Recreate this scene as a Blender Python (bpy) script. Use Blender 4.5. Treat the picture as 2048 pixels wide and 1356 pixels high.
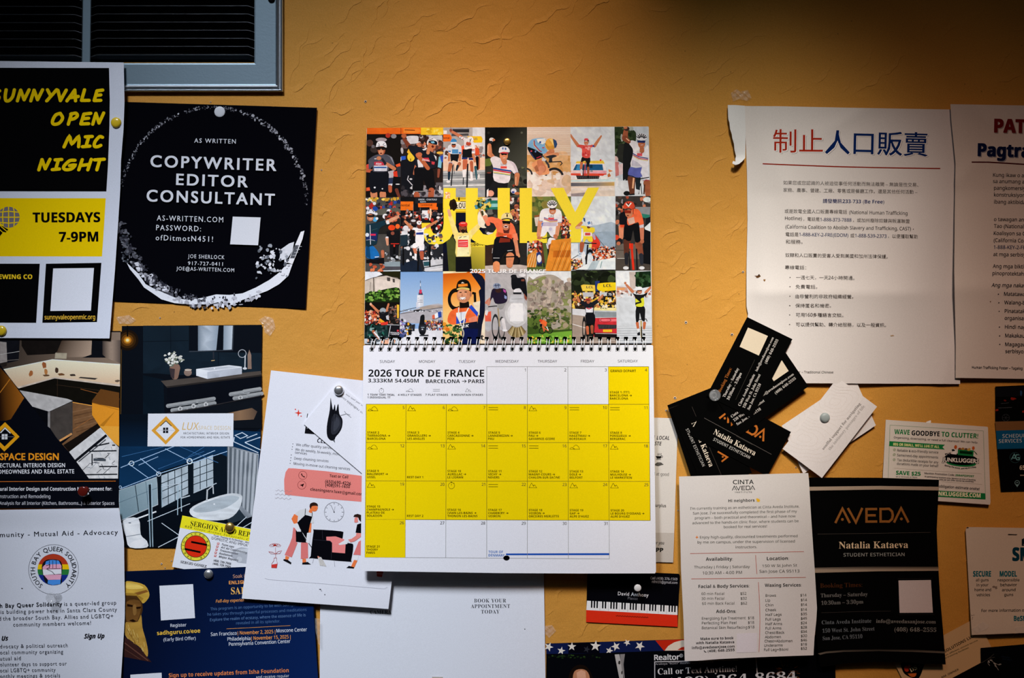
import bpy, bmesh, math, random
from mathutils import Vector, Matrix
from mathutils.geometry import tessellate_polygon
random.seed(7)
for o in list(bpy.data.objects): bpy.data.objects.remove(o)
SC = bpy.context.scene
COL = SC.collection
# ---------------------------------------------------------------- camera, world, lights, exposure
S = 0.0005            # metres on the wall per photo pixel (2048 x 1356)
D = 1.15              # camera distance from the wall
cam = bpy.data.cameras.new('camera'); cam.sensor_width = 36; cam.lens = 36*D/(2048*S); cam.clip_start = 0.01
camo = bpy.data.objects.new('camera', cam); COL.objects.link(camo)
camo.location = (0, -D, 0); camo.rotation_euler = (math.pi/2, 0, 0); SC.camera = camo
SC.view_settings.view_transform = 'Standard'; SC.view_settings.look = 'None'
SC.view_settings.exposure = 0.0; SC.view_settings.gamma = 1.0; SC.view_settings.use_curve_mapping = False
W = bpy.data.worlds.new('room_light'); SC.world = W; W.use_nodes = True
wn = W.node_tree; wbg = wn.nodes['Background']
wtc = wn.nodes.new('ShaderNodeTexCoord'); wmp = wn.nodes.new('ShaderNodeSeparateXYZ'); wr = wn.nodes.new('ShaderNodeValToRGB')
wn.links.new(wtc.outputs['Generated'], wmp.inputs[0]); wn.links.new(wmp.outputs['Z'], wr.inputs[0]); 
# a dim room with a pale patch added behind the camera, upper left, for the metal to mirror
wd = wn.nodes.new('ShaderNodeVectorMath'); wd.operation = 'DOT_PRODUCT'; wn.links.new(wtc.outputs['Generated'], wd.inputs[0]); wd.inputs[1].default_value = Vector((-.42, -.72, .55)).normalized()
wm = wn.nodes.new('ShaderNodeMapRange'); wm.inputs[1].default_value = .980; wm.inputs[2].default_value = .990; wn.links.new(wd.outputs['Value'], wm.inputs[0])
wx = wn.nodes.new('ShaderNodeMix'); wx.data_type = 'RGBA'; wn.links.new(wm.outputs[0], wx.inputs[0]); wn.links.new(wr.outputs[0], wx.inputs[6]); wx.inputs[7].default_value = (80, 98, 120, 1); wn.links.new(wx.outputs[2], wbg.inputs[0])

wr.color_ramp.elements[0].position = 0.25; wr.color_ramp.elements[0].color = (0.55, 0.40, 0.26, 1)
wr.color_ramp.elements[1].position = 0.75; wr.color_ramp.elements[1].color = (0.45, 0.52, 0.66, 1)
wbg.inputs[1].default_value = 0.006
def aim(o, tgt):
    o.rotation_euler = (Vector(tgt) - o.location).to_track_quat('-Z', 'Y').to_euler()
def lamp(name, kind, loc, tgt, watt, col, **kw):
    l = bpy.data.lights.new(name, kind); l.energy = watt; l.color = col
    for k, v in kw.items(): setattr(l, k, v)
    o = bpy.data.objects.new(name, l); COL.objects.link(o); o.location = loc; aim(o, tgt); return o
# four added soft spots, fitted to the brightness falloff, cooler left, warmer right
lamp('fitted_spot', 'SPOT', (-0.497, -1.250, 1.209), (-0.212, 0, -0.205), 193.4, (0.864, 0.908, 1.000), spot_size=0.524, spot_blend=1.0, shadow_soft_size=0.2)
lamp('fitted_spot', 'SPOT', (0.400, -1.335, 1.030), (0.400, 0, -0.220), 44, (1.000, 0.640, 0.480), spot_size=0.530, spot_blend=1.0, shadow_soft_size=0.12)
lamp('fitted_spot', 'SPOT', (0.168, -0.800, 1.000), (-0.030, 0, 0.166), 70.2, (1.000, 0.721, 0.500), spot_size=0.280, spot_blend=1.0, shadow_soft_size=0.12)
lamp('fitted_spot', 'SPOT', (0.267, -1.044, 1.000), (0.223, 0, 0.008), 113, (0.987, 1.000, 0.916), spot_size=0.280, spot_blend=1.0, shadow_soft_size=0.12)
# ---------------------------------------------------------------- helpers
def lin1(c): return c/12.92 if c <= 0.04045 else ((c+0.055)/1.055)**2.4
def H(h):
    if not isinstance(h, str): return h
    if len(h) == 3: h = h[0]*2+h[1]*2+h[2]*2
    return tuple(max(.0012, min(.93, lin1(int(h[i:i+2], 16)/255)*1.04-.003)) for i in (0, 2, 4))
def PW(px, py, h):
    k = S*(D-h)/D
    return ((px-1024)*k, -h, (678-py)*k)
MATS = {}
def mat(name, base=(.5,.5,.5), rough=.6, metal=0, spec=.5, trans=0, alpha=1, bump=None, coat=0):
    if name in MATS: return MATS[name]
    m = bpy.data.materials.new(name); m.use_nodes = True; n = m.node_tree; b = n.nodes['Principled BSDF']
    b.inputs['Base Color'].default_value = (*base, 1); b.inputs['Roughness'].default_value = rough
    b.inputs['Metallic'].default_value = metal; b.inputs['Specular IOR Level'].default_value = spec
    b.inputs['Transmission Weight'].default_value = trans; b.inputs['Alpha'].default_value = alpha
    b.inputs['Coat Weight'].default_value = coat
    tc = n.nodes.new('ShaderNodeTexCoord'); nz = n.nodes.new('ShaderNodeTexNoise')
    nz.inputs['Scale'].default_value = bump[0] if bump else 300; nz.inputs['Detail'].default_value = 4
    n.links.new(tc.outputs['Object'], nz.inputs['Vector'])
    bp = n.nodes.new('ShaderNodeBump'); bp.inputs['Strength'].default_value = bump[1] if bump else .03; bp.inputs['Distance'].default_value = .0005
    n.links.new(nz.outputs['Fac'], bp.inputs['Height']); n.links.new(bp.outputs['Normal'], b.inputs['Normal'])
    MATS[name] = m; return m
def paper_mat(name, rough, spec, grain=.06):
    # printed paper: ink colour from the mesh attribute, fibre grain and a faint tooth
    m = bpy.data.materials.new(name); m.use_nodes = True; n = m.node_tree; b = n.nodes['Principled BSDF']
    at = n.nodes.new('ShaderNodeAttribute'); at.attribute_name = 'ink'
    tc = n.nodes.new('ShaderNodeTexCoord'); nz = n.nodes.new('ShaderNodeTexNoise')
    nz.inputs['Scale'].default_value = 1100; nz.inputs['Detail'].default_value = 2.0; nz.inputs['Roughness'].default_value = .8
    n.links.new(tc.outputs['Object'], nz.inputs['Vector'])
    mr = n.nodes.new('ShaderNodeMapRange'); mr.inputs[1].default_value = .25; mr.inputs[2].default_value = .75
    mr.inputs[3].default_value = 1-grain; mr.inputs[4].default_value = 1+grain
    n.links.new(nz.outputs['Fac'], mr.inputs[0])
    vm = n.nodes.new('ShaderNodeVectorMath'); vm.operation = 'SCALE'
    n.links.new(at.outputs['Color'], vm.inputs[0]); n.links.new(mr.outputs[0], vm.inputs['Scale'])
    n.links.new(vm.outputs[0], b.inputs['Base Color'])
    bp = n.nodes.new('ShaderNodeBump'); bp.inputs['Strength'].default_value = .06; bp.inputs['Distance'].default_value = .0003
    n.links.new(nz.outputs['Fac'], bp.inputs['Height']); n.links.new(bp.outputs['Normal'], b.inputs['Normal'])
    b.inputs['Roughness'].default_value = rough; b.inputs['Specular IOR Level'].default_value = spec
    return m
PAPER = paper_mat('plain_paper', .9, .03); GLOSSY = paper_mat('coated_paper', .55, .06)
def tag(o, label=None, cat=None, group=None, kind=None):
    if label: o['label'] = label
    if cat: o['category'] = cat
    if group: o['group'] = group
    if kind: o['kind'] = kind
    return o
def link(o, parent=None):
    COL.objects.link(o)
    if parent: o.parent = parent
    return o
def clip_half(poly, nx, ny, d):          # keep points with nx*x+ny*y >= d
    out = []; n = len(poly)
    for i in range(n):
        a = poly[i]; b = poly[(i+1) % n]
        da = nx*a[0]+ny*a[1]-d; db = nx*b[0]+ny*b[1]-d
        if da >= 0: out.append(a)
        if (da > 0 and db < 0) or (da < 0 and db > 0):
            t = da/(da-db); out.append((a[0]+(b[0]-a[0])*t, a[1]+(b[1]-a[1])*t))
    return out
def planes(conv):
    a = sum(conv[i][0]*conv[(i+1) % len(conv)][1]-conv[(i+1) % len(conv)][0]*conv[i][1] for i in range(len(conv)))
    r = []
    for i in range(len(conv)):
        p, q = conv[i], conv[(i+1) % len(conv)]
        nx, ny = (p[1]-q[1], q[0]-p[0]) if a > 0 else (q[1]-p[1], p[0]-q[0])
        r.append((nx, ny, nx*p[0]+ny*p[1]))
    return r
def tess(loops):
    flat = [p for l in loops for p in l]
    return [[flat[i] for i in t] for t in tessellate_polygon([[Vector((x, y, 0)) for x, y in l] for l in loops])]
# ---- lettering: glyph outlines of the built-in font, cached
def alpha(s, A, a, d=None):
    o = ''
    for c in s:
        if 'A' <= c <= 'Z': o += chr(A+ord(c)-65)
        elif 'a' <= c <= 'z': o += 'ℎ' if (a == 0x1D44E and c == 'h') else chr(a+ord(c)-97)
        elif d and c.isdigit() and c.isascii(): o += chr(d+ord(c)-48)
        else: o += c
    return o
FONTS = {'g': None, 'S': (0x1D400, 0x1D41A, 0x1D7CE), 's': (0x1D5A0, 0x1D5BA, 0x1D7E2), 'b': (0x1D5D4, 0x1D5EE, 0x1D7EC), 'i': (0x1D63C, 0x1D656, 0x1D7EC), 'I': (0x1D434, 0x1D44E, 0x1D7CE)}
GC = {}
TXT = bpy.data.objects.new('lettering', bpy.data.curves.new('lettering', 'FONT'))
def glyphs(txt, f='g', bold=0.0, sp=1.0, res=2):
    key = (txt, f, bold, sp, res)
    if key in GC: return GC[key]
    c = TXT.data; c.body = alpha(txt, *FONTS[f]) if FONTS[f] else txt
    c.size = 1; c.space_character = sp; c.offset = bold; c.resolution_u = res
    me = TXT.to_mesh()
    vs = [(v.co.x, v.co.y) for v in me.vertices]
    fs = [[vs[i] for i in p.vertices] for p in me.polygons]
    TXT.to_mesh_clear()
    if vs: r = (fs, min(v[0] for v in vs), max(v[0] for v in vs), max(v[1] for v in vs))
    else: r = ([], 0, 1, 1)
    GC[key] = r; return r
CAPS = {}
def caph(f):
    if f not in CAPS: CAPS[f] = glyphs('H', f)[3]
    return CAPS[f]
def vnoise(x, y):
    i, j = math.floor(x), math.floor(y); u, v = x-i, y-j; u = u*u*(3-2*u); v = v*v*(3-2*v)
    def h(a, b): n = (a*374761393+b*668265263) & 0xffffffff; n = ((n ^ (n >> 13))*1274126177) & 0xffffffff; return ((n ^ (n >> 16)) & 0xffff)/32767.5-1
    a = h(i, j); b = h(i+1, j); c = h(i, j+1); d = h(i+1, j+1)
    return a+(b-a)*u+(c-a)*v+(a-b-c+d)*u*v
class Sheet:
    """one printed sheet: outline and print given in wall pixels, laid on a height field h(px,py)"""
    def __init__(s, outline, h, col='e6e6ea', grid=0, thick=.00022, holes=(), glossy=False, edge=None, cuts=()):
        s.h = h if callable(h) else (lambda x, y: h)
        s.flat = not grid; s.grid = grid; s.glossy = glossy; s.hc = {}
        s.v = []; s.f = []; s.c = []; s.nn = []; s.z = 0.0; s.dz = 2.5e-6; s.tex = 0; s.sm = False; s.cg = 8; s.tz = 2e-6
        s.fx, s.fy, s.fs = 0, 0, 1; s.cl = None; s.subs = []
        s.xs = [p[0] for p in outline]; s.ys = [p[1] for p in outline]
        c = H(col); ec = H(edge or col); loops = [outline]+list(holes)
        tri = tess(loops); s.outline = outline
        s.subs = list(cuts); s.put(tri, c, 0)
        s.put(tri, ec, -thick, back=True)
        step = grid or 1e9
        for L in loops:                      # the cut edges
            pts = []
            for i in range(len(L)):
                a, b = L[i], L[(i+1) % len(L)]; n = max(1, int(math.hypot(b[0]-a[0], b[1]-a[1])/step))
                pts += [(a[0]+(b[0]-a[0])*k/n, a[1]+(b[1]-a[1])*k/n) for k in range(n)]
            ar = sum(pts[i][0]*pts[(i+1) % len(pts)][1]-pts[(i+1) % len(pts)][0]*pts[i][1] for i in range(len(pts)))
            for i in range(len(pts)):
                a, b = pts[i], pts[(i+1) % len(pts)]; i0 = len(s.v)
                for (p, dd) in ((a, 0), (b, 0), (b, -thick), (a, -thick)):
                    s.v.append(PW(p[0], p[1], s.hp(*p)+dd)); s.nn.append(None)
                s.f.append((i0, i0+1, i0+2, i0+3) if (ar > 0) == (L is outline) else (i0+3, i0+2, i0+1, i0)); s.c.append([ec]*4)
        s.subs = []; s.z = 3e-5
    def node(s, i, j):
        if (i, j) not in s.hc: s.hc[i, j] = s.h(i*s.grid, j*s.grid)
        return s.hc[i, j]
    def hp(s, x, y, cx=None, cy=None):
        if not s.grid: return s.h(x, y)
        G = s.grid; cx = x if cx is None else cx; cy = y if cy is None else cy
        i, j = int(cx//G), int(cy//G); u, v = x/G-i, y/G-j; a, d = s.node(i, j), s.node(i+1, j+1)
        if cx/G-i > cy/G-j: b = s.node(i+1, j); return a+(b-a)*u+(d-b)*v
        c = s.node(i, j+1); return a+(c-a)*v+(d-c)*u
    def F(s, x, y, k): s.fx, s.fy, s.fs = x, y, k; return s
    def clip(s, quad=None, dz=None):
        s.cl = planes(quad) if quad else None
        if quad: s.z = 6e-5
        return s
    def g(s, x, y): return (s.fx+x/s.fs, s.fy+y/s.fs)
    def normal(s, x, y):
        e = s.grid*.5; k = 1/(2*e*S)
        dx = (s.hp(x+e, y)-s.hp(x-e, y))*k; dy = (s.hp(x, y+e)-s.hp(x, y-e))*k
        return Vector((-dx, -1, dy)).normalized()
    def put(s, polys, col, off, back=False):
        cf = col if callable(col) else None
        for p in polys:
            if s.cl:
                for pl in s.cl:
                    p = clip_half(p, *pl)
                    if len(p) < 3: break
                if len(p) < 3: continue
            ps = [p]
            if s.subs:
                for (x0, y0, x1, y1) in s.subs:
                    nx = []
                    for q in ps:
                        qx = [a[0] for a in q]; qy = [a[1] for a in q]
                        if max(qx) <= x0 or min(qx) >= x1 or max(qy) <= y0 or min(qy) >= y1: nx.append(q); continue
                        for pcs in (clip_half(q, -1, 0, -x0), clip_half(q, 1, 0, x1),
                                    clip_half(clip_half(clip_half(q, 1, 0, x0), -1, 0, -x1), 0, -1, -y0),
                                    clip_half(clip_half(clip_half(q, 1, 0, x0), -1, 0, -x1), 0, 1, y1)):
                            if len(pcs) > 2: nx.append(pcs)
                    ps = nx
            if s.grid or cf:
                G = s.grid or s.cg; nx = []
                for q in ps:
                    xa = [a[0] for a in q]; i0, i1 = int(min(xa)//G), int(max(xa)//G)
                    for i in range(i0, i1+1):
                        r = q if i0 == i1 else clip_half(clip_half(q, 1, 0, i*G), -1, 0, -(i+1)*G)
                        if len(r) < 3: continue
                        ya = [a[1] for a in r]; j0, j1 = int(min(ya)//G), int(max(ya)//G)
                        for j in range(j0, j1+1):
                            t = r if j0 == j1 else clip_half(clip_half(r, 0, 1, j*G), 0, -1, -(j+1)*G)
                            if len(t) < 3: continue
                            if not s.grid: nx.append(t); continue
                            dd = (i-j)*G; sd = [p[0]-p[1]-dd for p in t]
                            if min(sd) >= 0 or max(sd) <= 0: nx.append(t)
                            else:
                                for t2 in (clip_half(t, 1, -1, dd), clip_half(t, -1, 1, -dd)):
                                    if len(t2) > 2: nx.append(t2)
                ps = nx
            for q in ps:
                if abs(sum(q[i][0]*q[(i+1) % len(q)][1]-q[(i+1) % len(q)][0]*q[i][1] for i in range(len(q)))) < 1e-5: continue
                ar = sum(q[i][0]*q[(i+1) % len(q)][1]-q[(i+1) % len(q)][0]*q[i][1] for i in range(len(q)))
                if (ar > 0) != back: q = q[::-1]
                i0 = len(s.v); mx = sum(a[0] for a in q)/len(q); my = sum(a[1] for a in q)/len(q)
                for (x, y) in q:
                    s.v.append(PW(x, y, s.hp(x, y, mx, my)+off)); s.nn.append(None if (s.flat or back) else s.normal(x, y))
                s.f.append(tuple(range(i0, i0+len(q)))); s.c.append([cf(x, y) for x, y in q] if cf else [col]*len(q))
    def draw(s, polys, col):
        s.z += s.dz
        if not callable(col):
            col = H(col)
            if s.tex:
                xs = [p[0] for q in polys for p in q]; ys = [p[1] for q in polys for p in q]
                if (max(xs)-min(xs))*(max(ys)-min(ys)) > 40:
                    base = col; k = random.uniform(0, 99)
                    def col(x, y):
                        f = max(.25, 1+s.tex*(vnoise(x*.16+k, y*.16)*1.1+vnoise(x*.45, y*.45+k)*.7))
                        return (min(.9, base[0]*f), min(.9, base[1]*f), min(.9, base[2]*f))
        s.put(polys, col, s.z)
    # -- shapes in the current frame's coordinates
    def p(s, col, *xy):
        pts = [s.g(xy[i], xy[i+1]) for i in range(0, len(xy), 2)]
        soft = isinstance(col, str) and col[0] == '~'
        if soft: col = col[1:]
        if soft or (s.sm and len(pts) > 5):
            n = len(pts); q = []
            for i in range(n):
                a, b, c, d = pts[i-1], pts[i], pts[(i+1) % n], pts[(i+2) % n]
                for t in (0, .33, .67):
                    q.append(tuple(.5*(2*b[k]+(c[k]-a[k])*t+(2*a[k]-5*b[k]+4*c[k]-d[k])*t*t+(3*b[k]-a[k]-3*c[k]+d[k])*t**3) for k in (0, 1)))
            pts = q
        s.draw([pts] if len(pts) == 3 else tess([pts]), col)
    def r(s, col, x0, y0, x1, y1): s.p(col, x0, y0, x1, y0, x1, y1, x0, y1)
    def grad(s, stops, x0, y0, x1, y1, quad=None):
        a = s.g(x0, y0); b = s.g(x1, y1); st = [(t, H(c)) for t, c in stops]; L = (b[0]-a[0])**2+(b[1]-a[1])**2
        def cf(x, y):
            t = ((x-a[0])*(b[0]-a[0])+(y-a[1])*(b[1]-a[1]))/L
            if t <= st[0][0]: return st[0][1]
            for (t0, c0), (t1, c1) in zip(st, st[1:]):
                if t <= t1: u = (t-t0)/(t1-t0); return tuple(c0[i]+(c1[i]-c0[i])*u for i in range(3))
            return st[-1][1]
        q = quad; s.p(cf, *q)
    def e(s, col, cx, cy, rx, ry=None, rot=0, n=0):
        ry = rx if ry is None else ry; n = n or (10 if max(rx, ry)/s.fs < 6 else 22); c, d = math.cos(math.radians(rot)), math.sin(math.radians(rot))
        s.draw([[s.g(cx+rx*math.cos(t)*c-ry*math.sin(t)*d, cy+rx*math.cos(t)*d+ry*math.sin(t)*c) for t in [2*math.pi*i/n for i in range(n)]]], col)
    def ring(s, col, cx, cy, r, w, a0=0, a1=360, ry=None):
        n = 40; k = (ry or r)/r; q = []
        for i in range(n):
            t0, t1 = (math.radians(a0+(a1-a0)*j/n) for j in (i, i+1))
            q.append([s.g(cx+rr*math.cos(t), cy+k*rr*math.sin(t)) for rr, t in ((r-w/2, t0), (r+w/2, t0), (r+w/2, t1), (r-w/2, t1))])
        s.draw(q, col)
    def l(s, col, w, *xy):
        pts = [(xy[i], xy[i+1]) for i in range(0, len(xy), 2)]
        pts = [p for i, p in enumerate(pts) if i == 0 or math.hypot(p[0]-pts[i-1][0], p[1]-pts[i-1][1]) > 1e-6]
        n = len(pts); loop = n > 3 and math.hypot(pts[0][0]-pts[-1][0], pts[0][1]-pts[-1][1]) < 1e-6
        nr = []
        for (a, b) in zip(pts, pts[1:]):
            L = math.hypot(b[0]-a[0], b[1]-a[1]); nr.append((-(b[1]-a[1])/L, (b[0]-a[0])/L))
        E = []
        for i, p in enumerate(pts):          # mitred corners, so that no two pieces overlap
            n0 = nr[i-1] if i else (nr[-1] if loop else nr[0]); n1 = nr[i] if i < n-1 else (nr[0] if loop else nr[-1])
            mx, my = n0[0]+n1[0], n0[1]+n1[1]; d = mx*mx+my*my
            if d < .3: mx, my, kk = n1[0], n1[1], w/2
            else: kk = min(w/2*2/d, w/math.sqrt(d))
            E.append(((p[0]+mx*kk, p[1]+my*kk), (p[0]-mx*kk, p[1]-my*kk)))
        s.draw([[s.g(*E[i][0]), s.g(*E[i+1][0]), s.g(*E[i+1][1]), s.g(*E[i][1])] for i in range(n-1)], col)
    def k(s, col, x1, y1, r1, x2, y2, r2):
        a = math.atan2(y2-y1, x2-x1); q = []
        for i in range(7): t = a+math.pi/2+math.pi*i/6; q.append(s.g(x1+r1*math.cos(t), y1+r1*math.sin(t)))
        for i in range(7): t = a-math.pi/2+math.pi*i/6; q.append(s.g(x2+r2*math.cos(t), y2+r2*math.sin(t)))
        s.draw([q], col)
    def b(s, col, cx, cy, rx, ry=None, jit=.3, n=9):
        ry = rx if ry is None else ry
        s.p(col, *[v for i in range(n) for f in [1+random.uniform(-jit, jit)] for v in (cx+rx*f*math.cos(2*math.pi*i/n), cy+ry*f*math.sin(2*math.pi*i/n))])
    def crowd(s, cols, n, x0, y0, x1, y1, r0, r1):
        for _ in range(n): s.b(random.choice(cols), random.uniform(x0, x1), random.uniform(y0, y1), random.uniform(r0, r1), random.uniform(r0, r1), n=7)
    def T(s, txt, x, y, x2, y2, cap, col, f='s', bold=0.0, sp=1.0, pre='', shear=0, res=None, post='', em=None):
        """lettering on the baseline (x,y)-(x2,y2); pre / post continue it before and after"""
        if res is None: res = 2 if cap/s.fs < 14 else 5
        cut = max(bold, -.003) if f == 'S' and bold < 0 else 0
        fs, a, b, _ = glyphs(txt, f, cut, sp, res)
        L = math.hypot(x2-x, y2-y); ux, uy = (x2-x)/L, (y2-y)/L
        sx = L/(b-a); sy = em if em else cap/caph(f)
        def place(fs, x0, shift, ex, ey):
            return [[s.g(x+ux*((X+ex-x0)*sx+shift+shear*Y*sy)+uy*(Y+ey)*sy, y+uy*((X+ex-x0)*sx+shift+shear*Y*sy)-ux*(Y+ey)*sy) for X, Y in poly] for poly in fs]
        cps = [(0, 0)] if bold <= 0 else [(-bold, 0), (bold, 0)] if bold < .007 else [(-bold, -bold*.7), (bold, -bold*.7), (-bold, bold*.7), (bold, bold*.7)]
        for i, (ex, ey) in enumerate(cps):
            q = place(fs, a, 0, ex, ey)
            if pre: g2 = glyphs(pre, f, cut, sp, res); q += place(g2[0], g2[2]+(.36 if pre[-1] == ' ' else .06), 0, ex, ey)
            if post: g2 = glyphs(post, f, cut, sp, res); q += place(g2[0], g2[1]-(.36 if post[0] == ' ' else .06), L, ex, ey)
            s.put(q, H(col), s.z+8e-6+i*3e-6)
        s.z += s.tz+3e-6*(len(cps)-1 if s.tz else 0)
    def TN(s, txt, x, y, cap, col, f='s', ang=0, al='l', xs=1.0, **kw):
        sp = kw.get('sp', 1.0); g = glyphs(txt, f, 0, sp, kw.get('res', None) or (2 if cap/s.fs < 14 else 5))
        w = (g[2]-g[1])*cap/caph(f)*xs; c, d = math.cos(math.radians(ang)), math.sin(math.radians(ang))
        o = {'l': 0, 'c': -w/2, 'r': -w}[al]; x += o*c; y += o*d
        s.T(txt, x, y, x+w*c, y+w*d, cap, col, f, **kw)
    def arc(s, txt, cx, cy, rad, a0, a1, cap, col, f='g', inward=False, bold=0):
        gs = [glyphs(ch, f) if ch != ' ' else None for ch in txt]
        ws = [(g[2]-g[1]+.14 if g else .38) for g in gs]; tot = sum(ws); t = 0; sc = cap/caph(f)
        for ch, g, w in zip(txt, gs, ws):
            if g:
                ww = g[2]-g[1]; am = math.radians(a0+(a1-a0)*(t+w/2)/tot); dx, dy = (math.cos(am), math.sin(am)) if not inward else (-math.cos(am), -math.sin(am))
                px, py = cx+rad*math.sin(am), cy-rad*math.cos(am)
                s.T(ch, px-dx*ww*sc/2, py-dy*ww*sc/2, px+dx*ww*sc/2, py+dy*ww*sc/2, cap, col, f, bold=bold)
            t += w
    def build(s, name, label=None, cat=None, parent=None, group=None):
        me = bpy.data.meshes.new(name); me.from_pydata(s.v, [], s.f)
        at = me.color_attributes.new('ink', 'FLOAT_COLOR', 'CORNER')
        flat = []
        for cs in s.c:
            for c in cs: flat += [c[0], c[1], c[2], 1.0]
        at.data.foreach_set('color', flat)
        me.materials.append(GLOSSY if s.glossy else PAPER)
        if not s.flat:
            me.polygons.foreach_set('use_smooth', [True]*len(me.polygons))
            nl = []
            for fc in s.f:
                a, b, c = (Vector(s.v[i]) for i in fc[:3]); fn = (b-a).cross(c-a).normalized()
                for i in fc: nl.append(s.nn[i] or fn)
            me.normals_split_custom_set(nl)
        o = link(bpy.data.objects.new(name, me), parent)
        return tag(o, label, cat, group)
def mesh_obj(name, v, f, m, parent=None, smooth=False):
    me = bpy.data.meshes.new(name); me.from_pydata(v, [], f); me.materials.append(m)
    if smooth: me.polygons.foreach_set('use_smooth', [True]*len(me.polygons))
    me.validate(); return link(bpy.data.objects.new(name, me), parent)
def lathe(name, px, py, h, prof, m, parent=None, n=32, tilt=(0, 0), smooth=True, close=True):
    """a turned shape standing off the wall at a photo point; prof = (radius, height) in metres"""
    v = []; f = []
    for r, z in prof:
        for i in range(n): t = 2*math.pi*i/n; v.append((r*math.cos(t)+tilt[0]*z, -z, r*math.sin(t)+tilt[1]*z))
    for j in range(len(prof)-1):
        for i in range(n): a, b = j*n+i, j*n+(i+1) % n; f.append((a, a+n, b+n, b))
    if close: f.append(tuple(range(n))); f.append(tuple(range(len(v)-n, len(v)))[::-1])
    o = mesh_obj(name, v, f, m, parent, smooth)
    if parent is None: o.location = PW(px, py, h)
    return o
def tube(path, r, n=8):
    v = []; f = []
    for i, p in enumerate(path):
        p = Vector(p); t = (Vector(path[min(i+1, len(path)-1)])-Vector(path[max(i-1, 0)])).normalized()
        a = t.cross(Vector((1, .013, .021))).normalized(); b = t.cross(a)
        for k in range(n): q = p+(a*math.cos(2*math.pi*k/n)+b*math.sin(2*math.pi*k/n))*r; v.append(tuple(q))
    for i in range(len(path)-1):
        for k in range(n): f.append((i*n+k, i*n+(k+1) % n, (i+1)*n+(k+1) % n, (i+1)*n+k))
    f.append(tuple(range(n))[::-1]); f.append(tuple(range(len(v)-n, len(v))))
    return v, f
def join(parts):
    v = []; f = []
    for a, b in parts: o = len(v); v += a; f += [tuple(i+o for i in q) for q in b]
    return v, f
def box(x0, x1, y0, y1, z0, z1):
    v = [(x, y, z) for x in (x0, x1) for y in (y0, y1) for z in (z0, z1)]
    return v, [(0, 1, 3, 2), (4, 6, 7, 5), (0, 4, 5, 1), (2, 3, 7, 6), (0, 2, 6, 4), (1, 5, 7, 3)]
def sstep(a, b, x):
    t = max(0, min(1, (x-a)/(b-a))); return t*t*(3-2*t)
# ---------------------------------------------------------------- the wall
def wall_material():
    m = bpy.data.materials.new('ochre_trowelled_plaster'); m.use_nodes = True; n = m.node_tree; b = n.nodes['Principled BSDF']
    N = n.nodes.new; Lk = n.links.new
    tc = N('ShaderNodeTexCoord'); ob = tc.outputs['Object']
    def noise(scale, det, rough=.5, vec=ob, dist=0):
        z = N('ShaderNodeTexNoise'); z.inputs['Scale'].default_value = scale; z.inputs['Detail'].default_value = det
        z.inputs['Roughness'].default_value = rough; z.inputs['Distortion'].default_value = dist; Lk(vec, z.inputs['Vector']); return z
    def math_(op, a, bb=None, c=None):
        q = N('ShaderNodeMath'); q.operation = op
        for i, x in enumerate((a, bb, c)):
            if x is None: continue
            if isinstance(x, (int, float)): q.inputs[i].default_value = x
            else: Lk(x, q.inputs[i])
        return q.outputs[0]
    def rng(x, a, bb, c=0, d=1):
        q = N('ShaderNodeMapRange'); Lk(x, q.inputs[0])
        for i, t in enumerate((a, bb, c, d)): q.inputs[i+1].default_value = t
        return q.outputs[0]
    big = noise(5, 3); med = noise(38, 4, .6); peel = noise(230, 3, .6); fine = noise(900, 2, .7)
    hgt = math_('ADD', math_('MULTIPLY', med.outputs['Fac'], 1.3), math_('MULTIPLY', peel.outputs['Fac'], .30))
    bp = N('ShaderNodeBump'); bp.inputs['Strength'].default_value = .55; bp.inputs['Distance'].default_value = .0016
    Lk(hgt, bp.inputs['Height']); Lk(bp.outputs[0], b.inputs['Normal'])
    rp = N('ShaderNodeValToRGB'); Lk(big.outputs['Fac'], rp.inputs[0])
    rp.color_ramp.elements[0].position = .3; rp.color_ramp.elements[0].color = (0.570, 0.260, 0.040, 1)
    rp.color_ramp.elements[1].position = .7; rp.color_ramp.elements[1].color = (0.640, 0.305, 0.050, 1)
    k = rng(fine.outputs['Fac'], .25, .75, .86, 1.14)
    # scattered dark specks of grime
    vo = N('ShaderNodeTexVoronoi'); vo.inputs['Scale'].default_value = 70; Lk(ob, vo.inputs['Vector'])
    sm = noise(9, 1); sp = math_('MULTIPLY', rng(vo.outputs['Distance'], .02, .07, 1, 0), rng(sm.outputs['Fac'], .52, .56))
    k = math_('MULTIPLY', k, rng(sp, 0, 1, 1, .45))
    vm = N('ShaderNodeVectorMath'); vm.operation = 'SCALE'; Lk(rp.outputs[0], vm.inputs[0]); Lk(k, vm.inputs['Scale']); Lk(vm.outputs[0], b.inputs['Base Color'])
    b.inputs['Roughness'].default_value = .62; b.inputs['Specular IOR Level'].default_value = .18
    return m
HX0, HX1, HZ0, HZ1 = (-560-1024)*S, (511-1024)*S, (678-125)*S, (678+420)*S     # duct opening
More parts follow.
